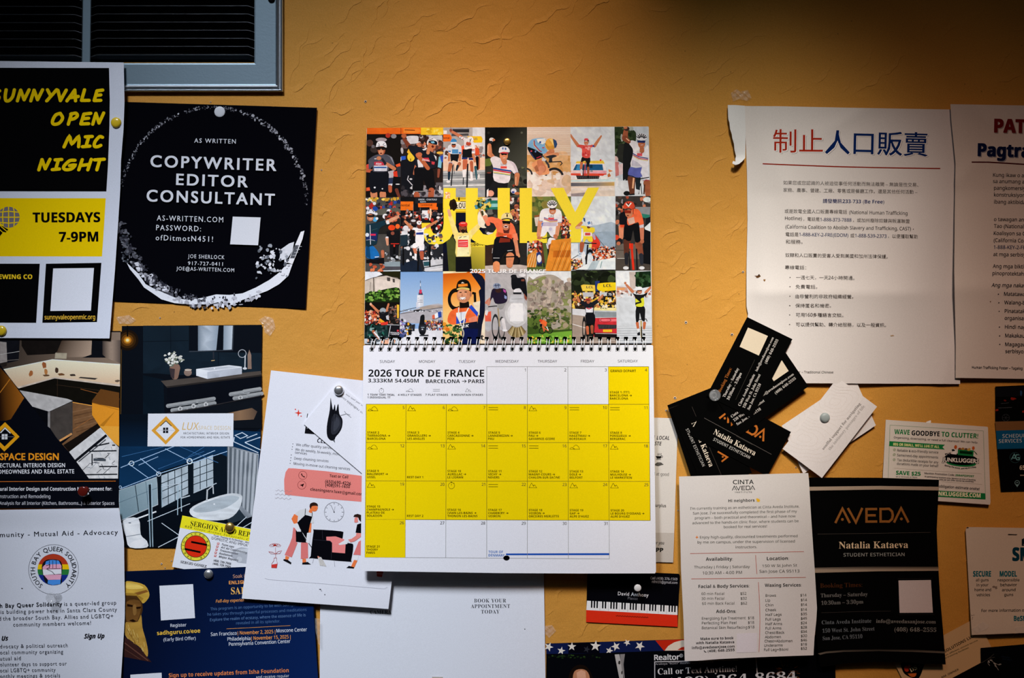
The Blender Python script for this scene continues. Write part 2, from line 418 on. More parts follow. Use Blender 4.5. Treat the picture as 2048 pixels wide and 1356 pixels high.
def wall():
    X0, X1, Z0, Z1 = -1.5, 1.3, -1.1, 1.2
    v = [(x, 0, z) for z in (Z0, HZ0, HZ1, Z1) for x in (X0, HX0, HX1, X1)]
    f = [(r*4+c, r*4+c+1, r*4+c+5, r*4+c+4) for r in range(3) for c in range(3) if (r, c) != (1, 1)]
    n = len(v); v += [(x, .06, z) for z in (HZ0, HZ1) for x in (HX0, HX1)]
    f += [(5, 6, n+1, n), (9, 10, n+3, n+2), (5, 9, n+2, n), (6, 10, n+3, n+1), (n, n+1, n+3, n+2)]
    # trowel creases: low lips of plaster, a gentle slope above and a steep drop below
    rr = random.Random(14); nw = len(f)
    seeds = [(560+rr.random()*900, rr.random()*250, rr.uniform(30, 150)) for _ in range(64)]+[(1310+rr.random()*180, 200+rr.random()*640, rr.uniform(18, 70)) for _ in range(46)]
    seeds += [(640+rr.random()*80, 200+rr.random()*520, rr.uniform(18, 60)) for _ in range(22)]+[(1400+rr.random()*640, rr.random()*200, rr.uniform(25, 90)) for _ in range(22)]
    seeds += [(1090+rr.random()*260, 1150+rr.random()*130, rr.uniform(20, 60)) for _ in range(14)]+[(1640+rr.random()*400, 760+rr.random()*590, rr.uniform(15, 60)) for _ in range(40)]+[(rr.random()*640, 180+rr.random()*1170, rr.uniform(20, 60)) for _ in range(30)]
    for (x, y, Lg) in seeds:
        n = max(4, int(Lg/5)); a = math.radians(rr.choice([rr.gauss(52, 16), rr.gauss(52, 16), rr.gauss(25, 25)])); hgt = rr.uniform(.0002, .0005); wd = rr.uniform(7, 13); i0 = len(v); w1 = rr.uniform(0, 6)
        for i in range(n+1):
            t = i/n; aa = a+.38*math.sin(w1+i*.6)+rr.gauss(0, .24); k = hgt*min(1, 4*t*(1-t)+.05)
            nx, ny = math.sin(a), math.cos(a)
            for q, hh in ((-wd, -.00001), (-.8, k*.9), (0, k), (.6, -.0001)): v.append(PW(x+nx*q, y+ny*q, hh))
            x += 5*math.cos(aa); y -= 5*math.sin(aa)
        for i in range(n):
            for q in range(3): b = i0+i*4+q; f.append((b, b+1, b+5, b+4))
    o = mesh_obj('wall_back', v, f, wall_material()); tag(o, kind='structure')
    o.data.materials.append(mat('dark_duct', (.004, .004, .005), .8))
    for i, p in enumerate(o.data.polygons): p.material_index = 1 if 8 <= i < nw else 0
    assert nw == 13
    return o
WALL = wall()
# small pin holes left in the plaster: pale chipped rim around a dark pit
chip = mat('chipped_plaster', (.62, .50, .40), .9); pit = mat('pin_hole_pit', (.01, .006, .004), .9)
for (x, y, r) in ((731, 203, 3), (643, 340, 1.6), (1372, 645, 3.2), (1464, 669, 3.2), (1350, 796, 3), (1332, 821, 2), (1486, 544, 2.6), (1592, 935, 1.6), (323, 1128, 2.2), (330, 1136, 1.5), (343, 1122, 1.5), (1356, 1021, 1.6), (1338, 822, 1.8), (421, 204, 1.6), (320, 636, 1.8)):
    v = []; k = S
    for rr, hh in ((r, 0.0001), (r*.75, .0006), (r*.5, .0005), (r*.42, .00012)):
        for i in range(10): t = 2*math.pi*i/10; q = rr*random.uniform(.85, 1.15); v.append(PW(x+q*math.cos(t), y+q*math.sin(t), hh))
    f = [(j*10+i, j*10+(i+1) % 10, j*10+10+(i+1) % 10, j*10+10+i) for j in range(3) for i in range(10)]+[tuple(range(30, 40))]
    o = mesh_obj('pin_hole', v, f, chip, WALL); o.data.materials.append(pit)
    o.data.polygons[-1].material_index = 1
    for p in list(o.data.polygons)[20:30]: p.material_index = 1
# ---------------------------------------------------------------- ventilation grille
steel = mat('blue_grey_steel', (.17, .235, .28), .42, .8, bump=(500, .10)); bright = mat('polished_rim', (.80, .86, .92), .3, 1.0, bump=(200, .02))
louv = mat('dark_louver_steel', (.045, .05, .058), .28, .8)
vent = bpy.data.objects.new('vent_grille', None); COL.objects.link(vent); vent.location = (-.51, 0, .45)
tag(vent, 'blue-grey steel air vent with dark louvers at the upper left', 'vent')
def under(parent, o): o.parent = parent; o.matrix_parent_inverse = Matrix.Translation(-parent.location); return o
def grille():
    ox0, ox1, oy0, oy1 = -620, 566.5, -480, 184      # outer rectangle, px
    def loop(prof, m, name):
        v = []; f = []
        for d, h in prof:
            for (x, y) in ((ox0+d, oy0+d), (ox1-d, oy0+d), (ox1-d, oy1-d), (ox0+d, oy1-d)): v.append(PW(x, y, h*.001))
        for j in range(len(prof)-1):
            for i in range(4): a, b = j*4+i, j*4+(i+1) % 4; f.append((a, b, b+4, a+4))
        return under(vent, mesh_obj(name, v, f, m))
    loop([(0, .2), (.3, 3.2), (1.5, 4.6), (3.5, 4.9), (5.2, 4.2), (6.2, 2.8), (7.5, 2.8), (8.6, 4.3), (11, 4.7), (13.2, 4.1), (14.2, 3.4)], bright, 'rim')
    loop([(14.2, 3.4), (15.5, 3.2), (55, 3.2), (57.5, 3.0), (58, .5), (58, -6)], steel, 'flange')
    # centre mullion, leaning slightly, and a second one out of the frame
    for xm in (172.5, -190):
        w = 8.8; v = []
        for y, dx in ((-430, 7), (127, -.5)):
            for (q, h) in ((-w, -4), (-w, 3.0), (-w+1.5, 3.4), (w-1.5, 3.4), (w, 3.0), (w, -4)): v.append(PW(xm+dx+q, y, h*.001))
        f = [(i, i+1, i+7, i+6) for i in range(5)]
        under(vent, mesh_obj('mullion', v, f, steel))
    # louvers: thin bright rolled lip on top, blade running back and down into the duct
    for (xa, xb, y0) in ((181.5, 509, 11.8), (-181, 163.5, 13)):
        for i in range(-26, 7):
            y = y0+16.25*i; v = []; f = []
            n = 26
            for j in range(n+1):
                t = j/n; x = xa+(xb-xa)*t; e = min(t, 1-t)*(xb-xa); dy = 4.5*max(0, 1-e/7)**2
                for (yy, h) in ((14.5, -7), (3, 1.4), (1.0, 2.6), (.2, 3.0), (-.5, 2.9), (-.6, 2.3), (2.4, .9), (14, -7.6)): v.append(PW(x, y+yy+dy, h*.001))
            for j in range(n):
                for q in range(7): a = j*8+q; f.append((a, a+1, a+9, a+8))
            under(vent, mesh_obj('louver', v, f, louv, smooth=True))
    sc = lathe('screw', 0, 0, 0, [(.0035, 0), (.0035, .0008), (.0022, .0016), (.0004, .0018)], mat('black_screw', (.01, .01, .012), .35, .6), vent)
    sc.location = Vector(PW(543, -1.5, .0033))-vent.location
grille()
# ---------------------------------------------------------------- open mic poster
YEL = 'ffcd0c'; INK = '0b0b0e'
def h_mic(x, y): return .0034+.0035*sstep(440, 150, y)+.0022*sstep(190, 250, x)*(0.5+.5*math.sin(y*.014-1.2))+.0010*sstep(600, 690, y)
s = Sheet([(-340, 118), (0, 122), (247.4, 125), (248.2, 160), (249, 205), (247, 260), (242, 322), (240.5, 380), (236, 450), (230, 540), (219, 676.8), (0, 676), (-352, 674)], h_mic, 'd9dde8', grid=14)
s.F(0, 0, 1)
s.p(INK, -318, 135, 218, 136, 219.5, 200, 219, 250, 216, 330, 212.7, 383, -324, 382)
s.p(YEL, -325, 396, 211.5, 396.5, 208, 455, 204, 513, -328, 512)
s.p(INK, -328, 527, 79.6, 527.5, 72.3, 645.7, -334, 644)
s.F(0, 380, 4.373); s.p(INK, 402, 645, 887, 637, 848, 1155, 370, 1162); s.p('e6e8f0', 465, 686, 822, 682, 795, 1055, 440, 1058)
s.T('sunnyvaleopenmic.org', 390, 1132, 832, 1130, 40, 'f0c040', 's', .012)
s.TN('BREWING CO', 282, 778, 39, 'f0c828', 'b', 0, 'r', xs=1.06, bold=.012)
s.T('TUESDAYS', 287, 283, 875, 280, 85, INK, 'b', .015); s.T('7-9PM', 517, 453, 858, 450, 85, INK, 'b', .015)
G = '776f74'; s.e(G, 75, 238, 97, 92, 0, 40)
for i in (-1, 0, 1): s.l(YEL, 9, 75+i*42-4*i, 140, 75+i*50, 190, 75+i*52, 240, 75+i*46, 330)
for i in (-1, 0, 1): s.l(YEL, 9, -30, 238+i*48-(6*i), 75, 238+i*52, 180, 238+i*48-(6*i))
s.p(YEL, -30, 300, 5, 290, 45, 330, 0, 350); s.p(INK, -70, 390, 0, 318, 12, 312, 72, 345, 50, 372, 30, 365, 0, 402, -60, 460)
s.l(YEL, 8, -20, 330, 40, 385); s.l(YEL, 8, 8, 318, 60, 362)
MK = {'S': [(.85, .1, .5, 0, .1, .1, .1, .35, .8, .6, .8, .85, .4, 1, .05, .85)], 'U': [(.08, 0, .06, .6, .2, .98, .55, .95, .85, .6, .95, 0)], 'N': [(0, 1, .2, .03, .62, .9, .98, 0)], 'Y': [(.05, 0, .42, .5), (1, .0, .1, 1)],
      'V': [(.02, .05, .45, .98, 1, .03)], 'A': [(0, 1, .62, .02, .8, 1), (.2, .72, 1.02, .6)], 'L': [(.25, 0, .06, .96, .85, .95)], 'E': [(.95, .03, .25, .1, .05, .97, .85, .95), (.18, .52, .78, .46)],
      'O': [(.7, .03, .25, .2, .02, .75, .2, 1, .7, .9, .98, .45, .7, .05)], 'P': [(.28, .05, .04, 1), (.2, .1, .75, .02, .95, .25, .65, .5, .18, .58)], 'M': [(0, 1, .28, .03, .5, .7, .9, .05, .98, .98)],
      'I': [(.2, .06, 1, .02), (.6, .05, .4, .95), (0, .98, .85, .92)], 'C': [(1, .1, .6, .05, .12, .5, .1, .92, .5, .98, .9, .85)], 'G': [(.9, .1, .45, .15, .03, .7, .2, .98, .7, .9, .95, .55, .5, .6)], 'H': [(.2, .03, .0, 1), (1, .0, .8, 1), (.1, .6, .9, .48)], 'T': [(0, .06, 1.1, .0), (.6, .05, .4, 1)]}
s.F(0, 120, 4.842)
def marker(word, spans, y0, y1):
    for ch, (a, b) in zip(word, spans):
        for st in MK[ch]:
            q = []
            for i in range(0, len(st), 2): yy = st[i+1]; q += [a+18+(b-a-36)*st[i]+12*(1-yy), y0+16+(y1-y0-32)*yy]
            if len(st) > 8:
                o = []
                for i in range(0, len(q)-2, 2):
                    g = lambda k, c: q[max(0, min(len(q)-2, k))+c]
                    for t in (0, .25, .5, .75): o += [.5*(2*g(i, c)+(g(i+2, c)-g(i-2, c))*t+(2*g(i-2, c)-5*g(i, c)+4*g(i+2, c)-g(i+4, c))*t*t+(3*g(i, c)-g(i-2, c)-3*g(i+2, c)+g(i+4, c))*t**3) for c in (0, 1)]
                q = o+q[-2:]
            if len(st) > 8: s.l(YEL, 32, *q)
            else:
                for i in range(0, len(q)-2, 2): s.l(YEL, 32, *q[i:i+4])
            for i in range(0, len(q), 2): s.e(YEL, q[i], q[i+1], 16.5, 15.5)
marker('SUNNYVALE', [(-95, 15), (22, 150), (150, 290), (280, 420), (425, 555), (530, 648), (630, 770), (765, 895), (890, 1005)], 272, 412)
marker('OPEN', [(485, 620), (640, 762), (760, 890), (880, 1012)], 497, 638)
marker('MIC', [(602, 782), (780, 900), (888, 1000)], 722, 858)
marker('NIGHT', [(358, 492), (488, 605), (592, 745), (745, 890), (885, 1008)], 945, 1080)
s.build('poster', 'white poster with yellow marker lettering on black, overlapping the vent', 'poster')
# ---------------------------------------------------------------- black copywriter card
s = Sheet([(244, 203.6), (634, 215.5), (611.5, 617), (225, 602.5)], lambda x, y: .0010+.0016*sstep(560, 634, x), '0c0d11', grid=40, edge='333338')
s.F(220, 190, 3.014); rnd = random.Random(3)
def halo(n, a0, a1, R0, R1, s0, s1, g0, g1):
    for _ in range(n):
        t = math.radians(rnd.uniform(a0, a1)); R = rnd.uniform(R0, R1); v = int(rnd.uniform(g0, g1)); c = '%02x%02x%02x' % (v, v, min(255, v+8))
        x, y = 622+(565)*R*math.cos(t), 667+592*R*math.sin(t)
        if x < 30: continue
        s.b(c, x, y, rnd.uniform(s0, s1), rnd.uniform(s0, s1), .4, 7)
s.dz = 2e-6
halo(260, 190, 360, .98, 1.02, 2, 6, 40, 130); halo(90, 205, 350, .99, 1.01, 2, 6, 120, 210); halo(40, 285, 345, .97, 1.02, 3, 10, 90, 190)
halo(160, 95, 172, .96, 1.05, 4, 16, 40, 110)
s.p('e2e4ea', 100, 1010, 170, 1075, 215, 1140, 260, 1165, 330, 1195, 400, 1225, 470, 1235, 560, 1222, 640, 1202, 720, 1205, 800, 1195, 880, 1160, 960, 1115, 1020, 1070, 1065, 1020, 1100, 1020, 1075, 1090, 1020, 1140, 950, 1180, 870, 1210, 800, 1235, 740, 1262, 690, 1240, 600, 1262, 480, 1262, 390, 1255, 310, 1232, 250, 1190, 205, 1160, 170, 1110, 120, 1050)
halo(120, 60, 150, .965, 1.05, 4, 14, 150, 235); halo(90, 75, 165, .93, .985, 3, 9, 20, 110)
s.p('d8dae0', 1030, 930, 1080, 895, 1110, 885, 1100, 940, 1070, 985, 1020, 1000); s.p('e8e8ec', 1070, 1010, 1150, 825, 1172, 818, 1160, 870, 1100, 1020); s.p('55585e', 1085, 985, 1115, 905, 1140, 905, 1112, 985)
for i in range(5): s.l('b8bac0', 3, 1088+i*11, 985-i*18, 1112+i*11, 985-i*18)
for _ in range(70): s.b(rnd.choice(['9a9ea6', 'c8cad0', '60646c', 'e0e0e6']), rnd.uniform(880, 1090), rnd.gauss(1010, 45), rnd.uniform(3, 12), None, .4, 7)
for _ in range(26): s.b(rnd.choice(['3a3e46', '70747c']), rnd.uniform(70, 110), rnd.uniform(830, 1010), rnd.uniform(3, 8), None, .4, 7)
C = 'd6d8de'
s.T('AS WRITTEN', 508, 287, 758, 293, 26, C, 'g', .008, 1.25); s.T('COPYWRITER', 245, 432, 1000, 457, 68, C, 'g', .022, 1.25)
s.T('EDITOR', 400, 541, 828, 556, 66, C, 'g', .022, 1.25); s.T('CONSULTANT', 222, 640, 990, 665, 68, C, 'g', .022, 1.25)
s.T('AS-WRITTEN.COM', 282, 757, 682, 768, 32, C, 'g', .004, 1.25); s.T('PASSWORD:', 278, 815, 548, 822, 32, C, 'g', .004, 1.25); s.T('ofDitmotN451!', 275, 875, 620, 885, 32, C, 'g', .004, 1.25)
s.T('JOE SHERLOCK', 470, 983, 690, 990, 23, C, 'g', .004, 1.2); s.T('917-727-0411', 470, 1025, 680, 1030, 22, C, 'g', .004, 1.2); s.T('JOE@AS-WRITTEN.COM', 400, 1056, 748, 1067, 22, C, 'g', .004, 1.2)
s.p('dcdde2', 740, 733, 908, 738, 893, 906, 724, 900)
s.build('advert_card', 'square black card with a white brushed ring, below the vent', 'card')
# ---------------------------------------------------------------- kitchen flyer
s = Sheet([(-232, 660), (241.6, 662), (240, 800), (237.2, 1016), (-236, 1018)], .0019, '0d0f16', glossy=True)
s.F(0, 640, 3.476); s.tex = .16; s.cg = 5
s.grad([(0, '2a2522'), (.5, '6b5a4c'), (1, '8f7a68')], 0, 80, 835, 260, (0, 80, 838, 85, 835, 310, 365, 275, 0, 345))
s.p('16171c', 0, 80, 140, 90, 130, 280, 50, 300, 45, 160, 0, 150); s.p('a39a94', 0, 150, 45, 155, 50, 290, 0, 300)
s.p('1a1614', 150, 90, 440, 95, 430, 190, 380, 235, 190, 245, 150, 180); s.grad([(0, '4a3a2e'), (1, 'b39a84')], 430, 150, 620, 240, (430, 140, 640, 140, 630, 255, 380, 262))
s.p('101217', 640, 110, 712, 110, 712, 240, 740, 262, 570, 262, 636, 240); s.grad([(0, '3c3330'), (.5, 'a58f7c'), (1, '5a4d46')], 712, 200, 835, 200, (712, 140, 836, 140, 834, 300, 740, 265, 712, 240))
s.p('b0a48c', 385, 228, 465, 230, 462, 270, 380, 268); s.p('2a2420', 0, 300, 50, 290, 45, 320, 10, 330)
s.l('c8c4c0', 3, 0, 240, 135, 218); s.l('8a8078', 3, 0, 285, 130, 275)
s.grad([(0, 'ffeccc'), (1, 'e2c09c')], 400, 275, 400, 440, (25, 345, 365, 275, 835, 308, 833, 450, 380, 397, 118, 466))
s.l('fff4dc', 7, 25, 345, 365, 276, 835, 310); s.p('d8c6b4', 118, 466, 380, 396, 834, 448, 834, 462, 380, 406, 130, 476)
for (x, y, c) in ((215, 370, 'b06a3a'), (308, 315, 'a05c34'), (318, 358, 'c08048'), (320, 385, '6a4a30'), (395, 352, '4a3428'), (425, 378, '7a5030'), (506, 382, '3a2e28'), (815, 424, '6a5848')): s.b(c, x, y, 22 if y > 374 else 14, 8 if y > 374 else 22)
s.p('3a3430', 560, 395, 680, 405, 660, 415, 545, 403)
s.p('15130f', 130, 476, 380, 406, 834, 462, 828, 615, 700, 590, 500, 560, 140, 490); s.l('3c2c20', 3, 390, 450, 832, 508); s.l('9a5a2a', 4, 560, 480, 832, 550); s.l('3c2c20', 3, 400, 410, 398, 540)
s.p('c2beba', 135, 488, 470, 548, 505, 562, 340, 637, 225, 602); s.p('4a433e', 348, 636, 505, 566, 505, 800, 412, 848, 348, 752); s.p('8e8a88', 330, 640, 348, 636, 348, 752, 332, 740); s.p('0d0e12', 225, 602, 332, 637, 332, 745)
s.l('e0a060', 14, 415, 840, 500, 790); s.p('7a5638', 505, 570, 640, 592, 700, 740, 480, 918, 430, 862, 505, 800)
for i in range(7): s.l('5a3c28' if i % 2 else '8e6848', 5, 505+i*5, 640+i*28, 690, 600+i*26)
s.l('e8a048', 6, 505, 572, 828, 628); s.p('1a1512', 440, 870, 690, 712, 700, 742, 480, 918); s.l('a86a38', 3, 505, 765, 640, 680)
s.p('dcdad8', 480, 917, 698, 748, 795, 855, 826, 885, 820, 1102, 618, 1102)
random.seed(11); s.clip([(480/3.476, 640+917/3.476), (698/3.476, 640+748/3.476), (237.6, 640+885/3.476), (236, 640+1102/3.476), (618/3.476, 640+1102/3.476)]); s.z = 2.6e-4
for _ in range(46): x, y = random.uniform(560, 815), random.uniform(850, 1090); a = random.choice([0.02, 0.02, -.75, 1.2]); Lg = random.uniform(15, 80); (lambda: s.l(random.choice(['33363c', '8a8c90', '55585e', 'aab0b8']), random.uniform(2, 5), x, y, x+Lg*math.cos(a), y+Lg*math.sin(a)))() if y > 1100-(x-480)*.9 and x+Lg < 815 else None
for q in ((655, 878, 760, 855), (620, 912, 810, 908), (690, 1018, 815, 1018), (640, 930, 640, 1010), (780, 870, 800, 870), (590, 1075, 815, 1072)): s.l('25282e', 8, *q)
s.clip(); s.z = 4.2e-4; s.p('4a5058', 650, 962, 735, 965, 735, 980, 650, 978); s.l('15171c', 16, 525, 978, 740, 800); s.l('3c4046', 5, 545, 985, 735, 830)
s.tex = 0; s.p('0d0f16', 0, 308, 168, 540, 222, 602, 620, 1106, 0, 1106); s.grad([(0, '2a170a'), (1, 'a8641e')], 0, 560, 170, 545, (0, 330, 65, 402, 168, 542, 75, 690, 40, 700, 0, 700)); s.l('c47a28', 6, 0, 505, 70, 410)
s.p('e8962a', 640, 578, 828, 612, 828, 878, 795, 855, 690, 735, 640, 660); s.p('6a421e', 640, 560, 700, 480, 828, 505, 828, 612, 640, 578); s.l('b4701e', 4, 640, 575, 828, 625); s.p('f0a83c', 690, 735, 828, 740, 828, 878, 795, 855)
s.p('c27c20', 690, 735, 800, 635, 720, 740)
s.p('f0a81c', 35, 710, 136, 811, 30, 914, -70, 812); s.p('0d0f16', 35, 742, 104, 811, 32, 880, -38, 812); s.p('e8e8ea', 0, 782, 35, 745, 76, 786, 70, 790, 35, 757, 5, 788); s.l('9a9a9c', 2, -30, 812, 100, 812)
for (a, b) in ((12, 793), (34, 793), (12, 813), (34, 813)): s.r('e8e8ea', a, b, a+18, b+17)
s.tex = 0
s.T('SPACE DESIGN', 2, 973, 407, 973, 46, 'f09a24', 'g', .03, 1.05, pre='LUX ')
s.T('ECTURAL INTERIOR DESIGN', 0, 1025, 452, 1023, 28, 'e6e6ea', 'g', .018, 1.1, pre='ARCHIT'); s.T('OMEOWNERS AND REAL ESTATE', -14, 1069, 515, 1066, 28, 'e6e6ea', 'g', .018, 1.1, pre='FOR H')
s.l('e07a30', 4, -760, 1127, 805, 1120)
s.T('ural Interior Design and Construction Management for:', 0, 1187, 778, 1186, 25, 'e6e6ea', 'b', pre='Architect'); s.T('nstruction and Remodeling', 0, 1238, 350, 1238, 24, 'c8c8d0', 's', .008, pre='Co')
s.T('Analysis for all Interior (Kitchen, Bathrooms...) & Exterior Spaces', -3, 1285, 796, 1285, 23, 'c8c8d0', 's', .008)
s.build('interiors_flyer', 'dark interior design flyer with a kitchen picture and orange diamond logo', 'flyer')
# ---------------------------------------------------------------- bathroom flyer
s = Sheet([(210+95/2.824, 652), (524, 649.5), (520, 900), (515, 1096), (239, 1094)], lambda x, y: .0011+.0012*sstep(490, 524, x), '0e1219', grid=40, glossy=True)
s.F(210, 630, 2.824); s.tex = .16
s.p('16222c', 215, 60, 475, 60, 475, 200, 640, 210, 885, 215, 880, 330, 400, 340, 300, 330, 215, 330); s.l('0d141b', 3, 475, 62, 475, 205); s.l('0d141b', 3, 215, 150, 470, 145); s.l('0d141b', 3, 640, 205, 640, 300); s.l('0d141b', 3, 370, 60, 372, 340)
s.p('0f1a24', 215, 340, 330, 365, 340, 700, 215, 700)
for R, c in ((62, '1e140c'), (48, '3a240e'), (34, '6a4014'), (22, 'b87420'), (14, 'f0b040'), (8, 'ffe8b0')): s.e(c, 127, 142, R, R*.95, 0, 24)
s.l('0a0b0d', 8, 127, 60, 127, 122)
s.grad([(0, '5a6a78'), (.4, 'c4ccd4'), (1, '8a98a6')], 520, 130, 640, 130, (525, 60, 642, 60, 628, 203, 525, 203)); s.grad([(0, '8a98a4'), (1, 'c0cad2')], 670, 100, 720, 100, (670, 60, 722, 60, 716, 195, 668, 198)); s.l('3a4048', 5, 475, 207, 720, 198, 726, 60)
s.p('4e4640', 315, 372, 880, 316, 884, 336, 345, 404); s.p('2a2624', 345, 404, 884, 336, 884, 345, 350, 412)
s.p('e0e2e6', 515, 305, 700, 283, 773, 292, 773, 333, 578, 361, 515, 343); s.p('b8bcc4', 578, 322, 773, 296, 773, 333, 578, 361); s.p('c8ccd2', 540, 306, 700, 289, 752, 294, 590, 315)
s.e('f0f0f2', 618, 303, 4)
s.k('8a6a5a', 395, 300, 30, 395, 345, 20); s.p('3c3234', 362, 300, 395, 305, 390, 362, 372, 350); random.seed(5)
for _ in range(60): a = random.uniform(0, 6.28); r = random.uniform(5, 55); s.b(random.choice(['e8e6dc', 'd4d2c8', 'a8aa98', 'f4f2ea', '6a7260']), 388+r*math.cos(a), 245+r*.8*math.sin(a), random.uniform(5, 11), random.uniform(4, 8))
s.e('8a7468', 468, 325, 22, 20); s.e('c8b8a8', 470, 310, 20, 6); s.ring('a8acb2', 775, 218, 22, 4); s.l('c8ccd0', 6, 792, 228, 790, 300); s.e('d0d2d6', 790, 302, 12, 7); s.p('8a7264', 805, 225, 815, 196, 826, 225, 828, 305, 806, 305); s.l('c8a878', 4, 600, 258, 620, 256); s.l('2c3038', 8, 612, 208, 614, 250)
s.p('0b1017', 350, 412, 884, 345, 884, 460, 352, 555)
for (x, y, w) in ((440, 500, 85), (570, 480, 45), (470, 525, 50), (420, 532, 40), (575, 505, 44), (760, 440, 50), (830, 425, 45), (765, 465, 34), (845, 450, 40)): s.k('9a9c9c', x-w, y+w*.16, 11, x+w, y-w*.16, 11); s.l('62666a', 3, x-w, y+w*.16+6, x+w, y-w*.16+6)
for (x, y) in ((570, 505), (765, 467), (500, 515), (425, 530)): s.e('c4c4c2', x, y, 13, 14); s.e('7a7c7e', x, y, 6, 7)
s.l('2c2a2c', 6, 352, 555, 560, 520, 884, 455); s.p('12161c', 352, 560, 884, 465, 884, 640, 720, 640, 520, 600)
s.grad([(0, '2e2824'), (.6, '8e6e52'), (1, '3a3230')], 600, 580, 880, 540, (590, 600, 640, 565, 830, 525, 860, 545, 840, 590, 660, 600))
s.grad([(0, '0d141d'), (1, '123456')], 300, 600, 300, 960, (82, 560, 240, 560, 240, 742, 724, 742, 880, 640, 868, 800, 640, 770, 80, 980)); s.p('123252', 80, 742, 724, 742, 726, 650, 880, 660, 868, 880, 690, 880, 80, 985)
s.p('b8c2c8', 75, 990, 160, 962, 295, 912, 300, 1072, 85, 1165); s.grad([(0, '708a94'), (1, '9cb0b8')], 80, 1150, 290, 930, (80, 992, 293, 918, 298, 1068, 85, 1160)); s.l('1d2a33', 4, 170, 960, 190, 1110); s.l('5a727e', 3, 78, 1060, 298, 975); s.l('5a727e', 3, 230, 940, 245, 1090)
s.p('101820', 290, 890, 640, 780, 690, 800, 690, 1010, 310, 1100)
s.p('b4c2ca', 318, 907, 468, 850, 470, 1010, 320, 1088); s.p('b4c2ca', 500, 832, 610, 790, 612, 962, 500, 1002)
for i in range(1, 4): s.l('26323a', 4, 318+i*38, 905-i*14.5, 320+i*38, 1090-i*20)
for i in range(1, 3): s.l('26323a', 4, 500+i*37, 832-i*14, 501+i*37, 1003-i*13)
for i in range(1, 4): s.l('26323a', 4, 318, 907+i*45, 470, 850+i*40); s.l('26323a', 4, 500, 832+i*42, 611, 790+i*43)
s.l('c8d2d8', 6, 430, 1035, 480, 1020); s.l('b8c4cc', 5, 500, 1005, 630, 950)
s.grad([(0, '565f67'), (.3, 'a4abb2'), (.6, '6a737b'), (1, 'b0b6bc')], 685, 900, 870, 900, (690, 735, 868, 785, 850, 1130, 800, 1150, 690, 1010))
for i in range(14): s.l('3c454d' if i % 2 else 'c0c5ca', 4, 698+i*12.5, 745+i*3.4, 694+i*11, 1010+i*10)
s.p('0c1219', 300, 1100, 690, 1010, 800, 1150, 830, 1180, 820, 1316, 85, 1312, 85, 1210); s.p('28343e', 690, 1012, 800, 1150, 700, 1180, 640, 1040)
s.p('~dadfe2', 480, 1096, 560, 1050, 690, 1010, 760, 1012, 775, 1035, 755, 1100, 700, 1150, 600, 1160, 500, 1140); s.p('~b2bcc2', 500, 1095, 570, 1058, 690, 1022, 745, 1024, 755, 1040, 690, 1085, 600, 1110, 520, 1115); s.e('e8ecee', 617, 1068, 5)
s.l('c8ced2', 8, 575, 1050, 578, 985); s.l('c8ced2', 6, 578, 990, 610, 965, 612, 1010)
s.p('~e2e5e7', 100, 1162, 188, 1148, 202, 1240, 235, 1275, 238, 1312, 140, 1312, 118, 1250); s.e('f0f2f3', 190, 1290, 50, 20, -12); s.l('8a949a', 4, 118, 1252, 200, 1238); s.e('55606a', 140, 1174, 8, 3)
for q in ((88, 862, 440, 722), (130, 838, 245, 920), (200, 810, 305, 895), (340, 755, 478, 826), (478, 826, 622, 765), (90, 980, 310, 895), (310, 895, 690, 770), (190, 848, 300, 800)): s.l('a8c8e8', 4, *q)
for q in ((95, 800, 330, 745), (300, 870, 560, 770), (420, 742, 640, 835), (560, 745, 470, 800)): s.l('3a6a9a', 3, *q)
s.ring('d0e0f0', 150, 838, 13, 4); s.ring('d0e0f0', 303, 898, 12, 4); s.ring('d8e8f4', 478, 826, 14, 6); s.ring('c0d8ec', 86, 972, 7, 3)
for q in ((735, 680, 775, 664, 805, 682, 765, 698, 735, 680), (790, 720, 878, 690), (790, 720, 878, 762), (726, 715, 866, 778), (730, 690, 726, 715), (800, 695, 860, 672)): s.l('c8d8e8', 5, *q)
s.l('e8eef2', 8, 85, 1185, 290, 1110); s.p('1a242c', 240, 960, 262, 955, 265, 1300, 250, 1308)
for q in ((243, 950, 256, 1310), (262, 950, 270, 1310), (412, 965, 410, 1130), (428, 962, 432, 1110), (320, 960, 322, 1080)): s.l('a8c0cc', 5, *q)
for q in ((240, 1165, 480, 1065), (318, 970, 430, 950), (320, 1175, 420, 1245), (300, 1312, 440, 1240), (780, 1200, 830, 1170), (740, 1195, 800, 1140)): s.l('d0dce4', 4, *q)
s.tex = 0; s.p('e2e4ea', 243, 557, 726, 555, 724, 742, 240, 742)
s.p('e0a038', 345, 571, 421, 652, 343, 732, 262, 652); s.p('e2e4ea', 344, 595, 398, 652, 343, 709, 286, 652); s.l('2a2a2e', 4, 312, 628, 344, 598, 376, 628); s.l('b0b0b4', 2, 290, 652, 396, 652)
for (a, b) in ((328, 636), (344, 636), (328, 653), (344, 653)): s.r('1a1a20', a, b, a+13, b+14)
s.T('LUX', 435, 648, 524, 649, 42, 'd8b060', 's', -.004, shear=.18); s.T('SPACE DESIGN', 528, 648, 710, 649, 22, 'd8c090', 's', -.006, 1.1); s.T('ARCHITECTURAL INTERIOR DESIGN', 442, 674, 700, 675, 12, '34343a', 'g', .01, 1.25); s.T('FOR HOMEOWNERS AND REAL ESTATE', 428, 697, 705, 697, 12, '34343a', 'g', .01, 1.25)
s.build('interiors_flyer', 'blue-black flyer showing a bathroom and a sketched bathtub, white logo label', 'flyer')
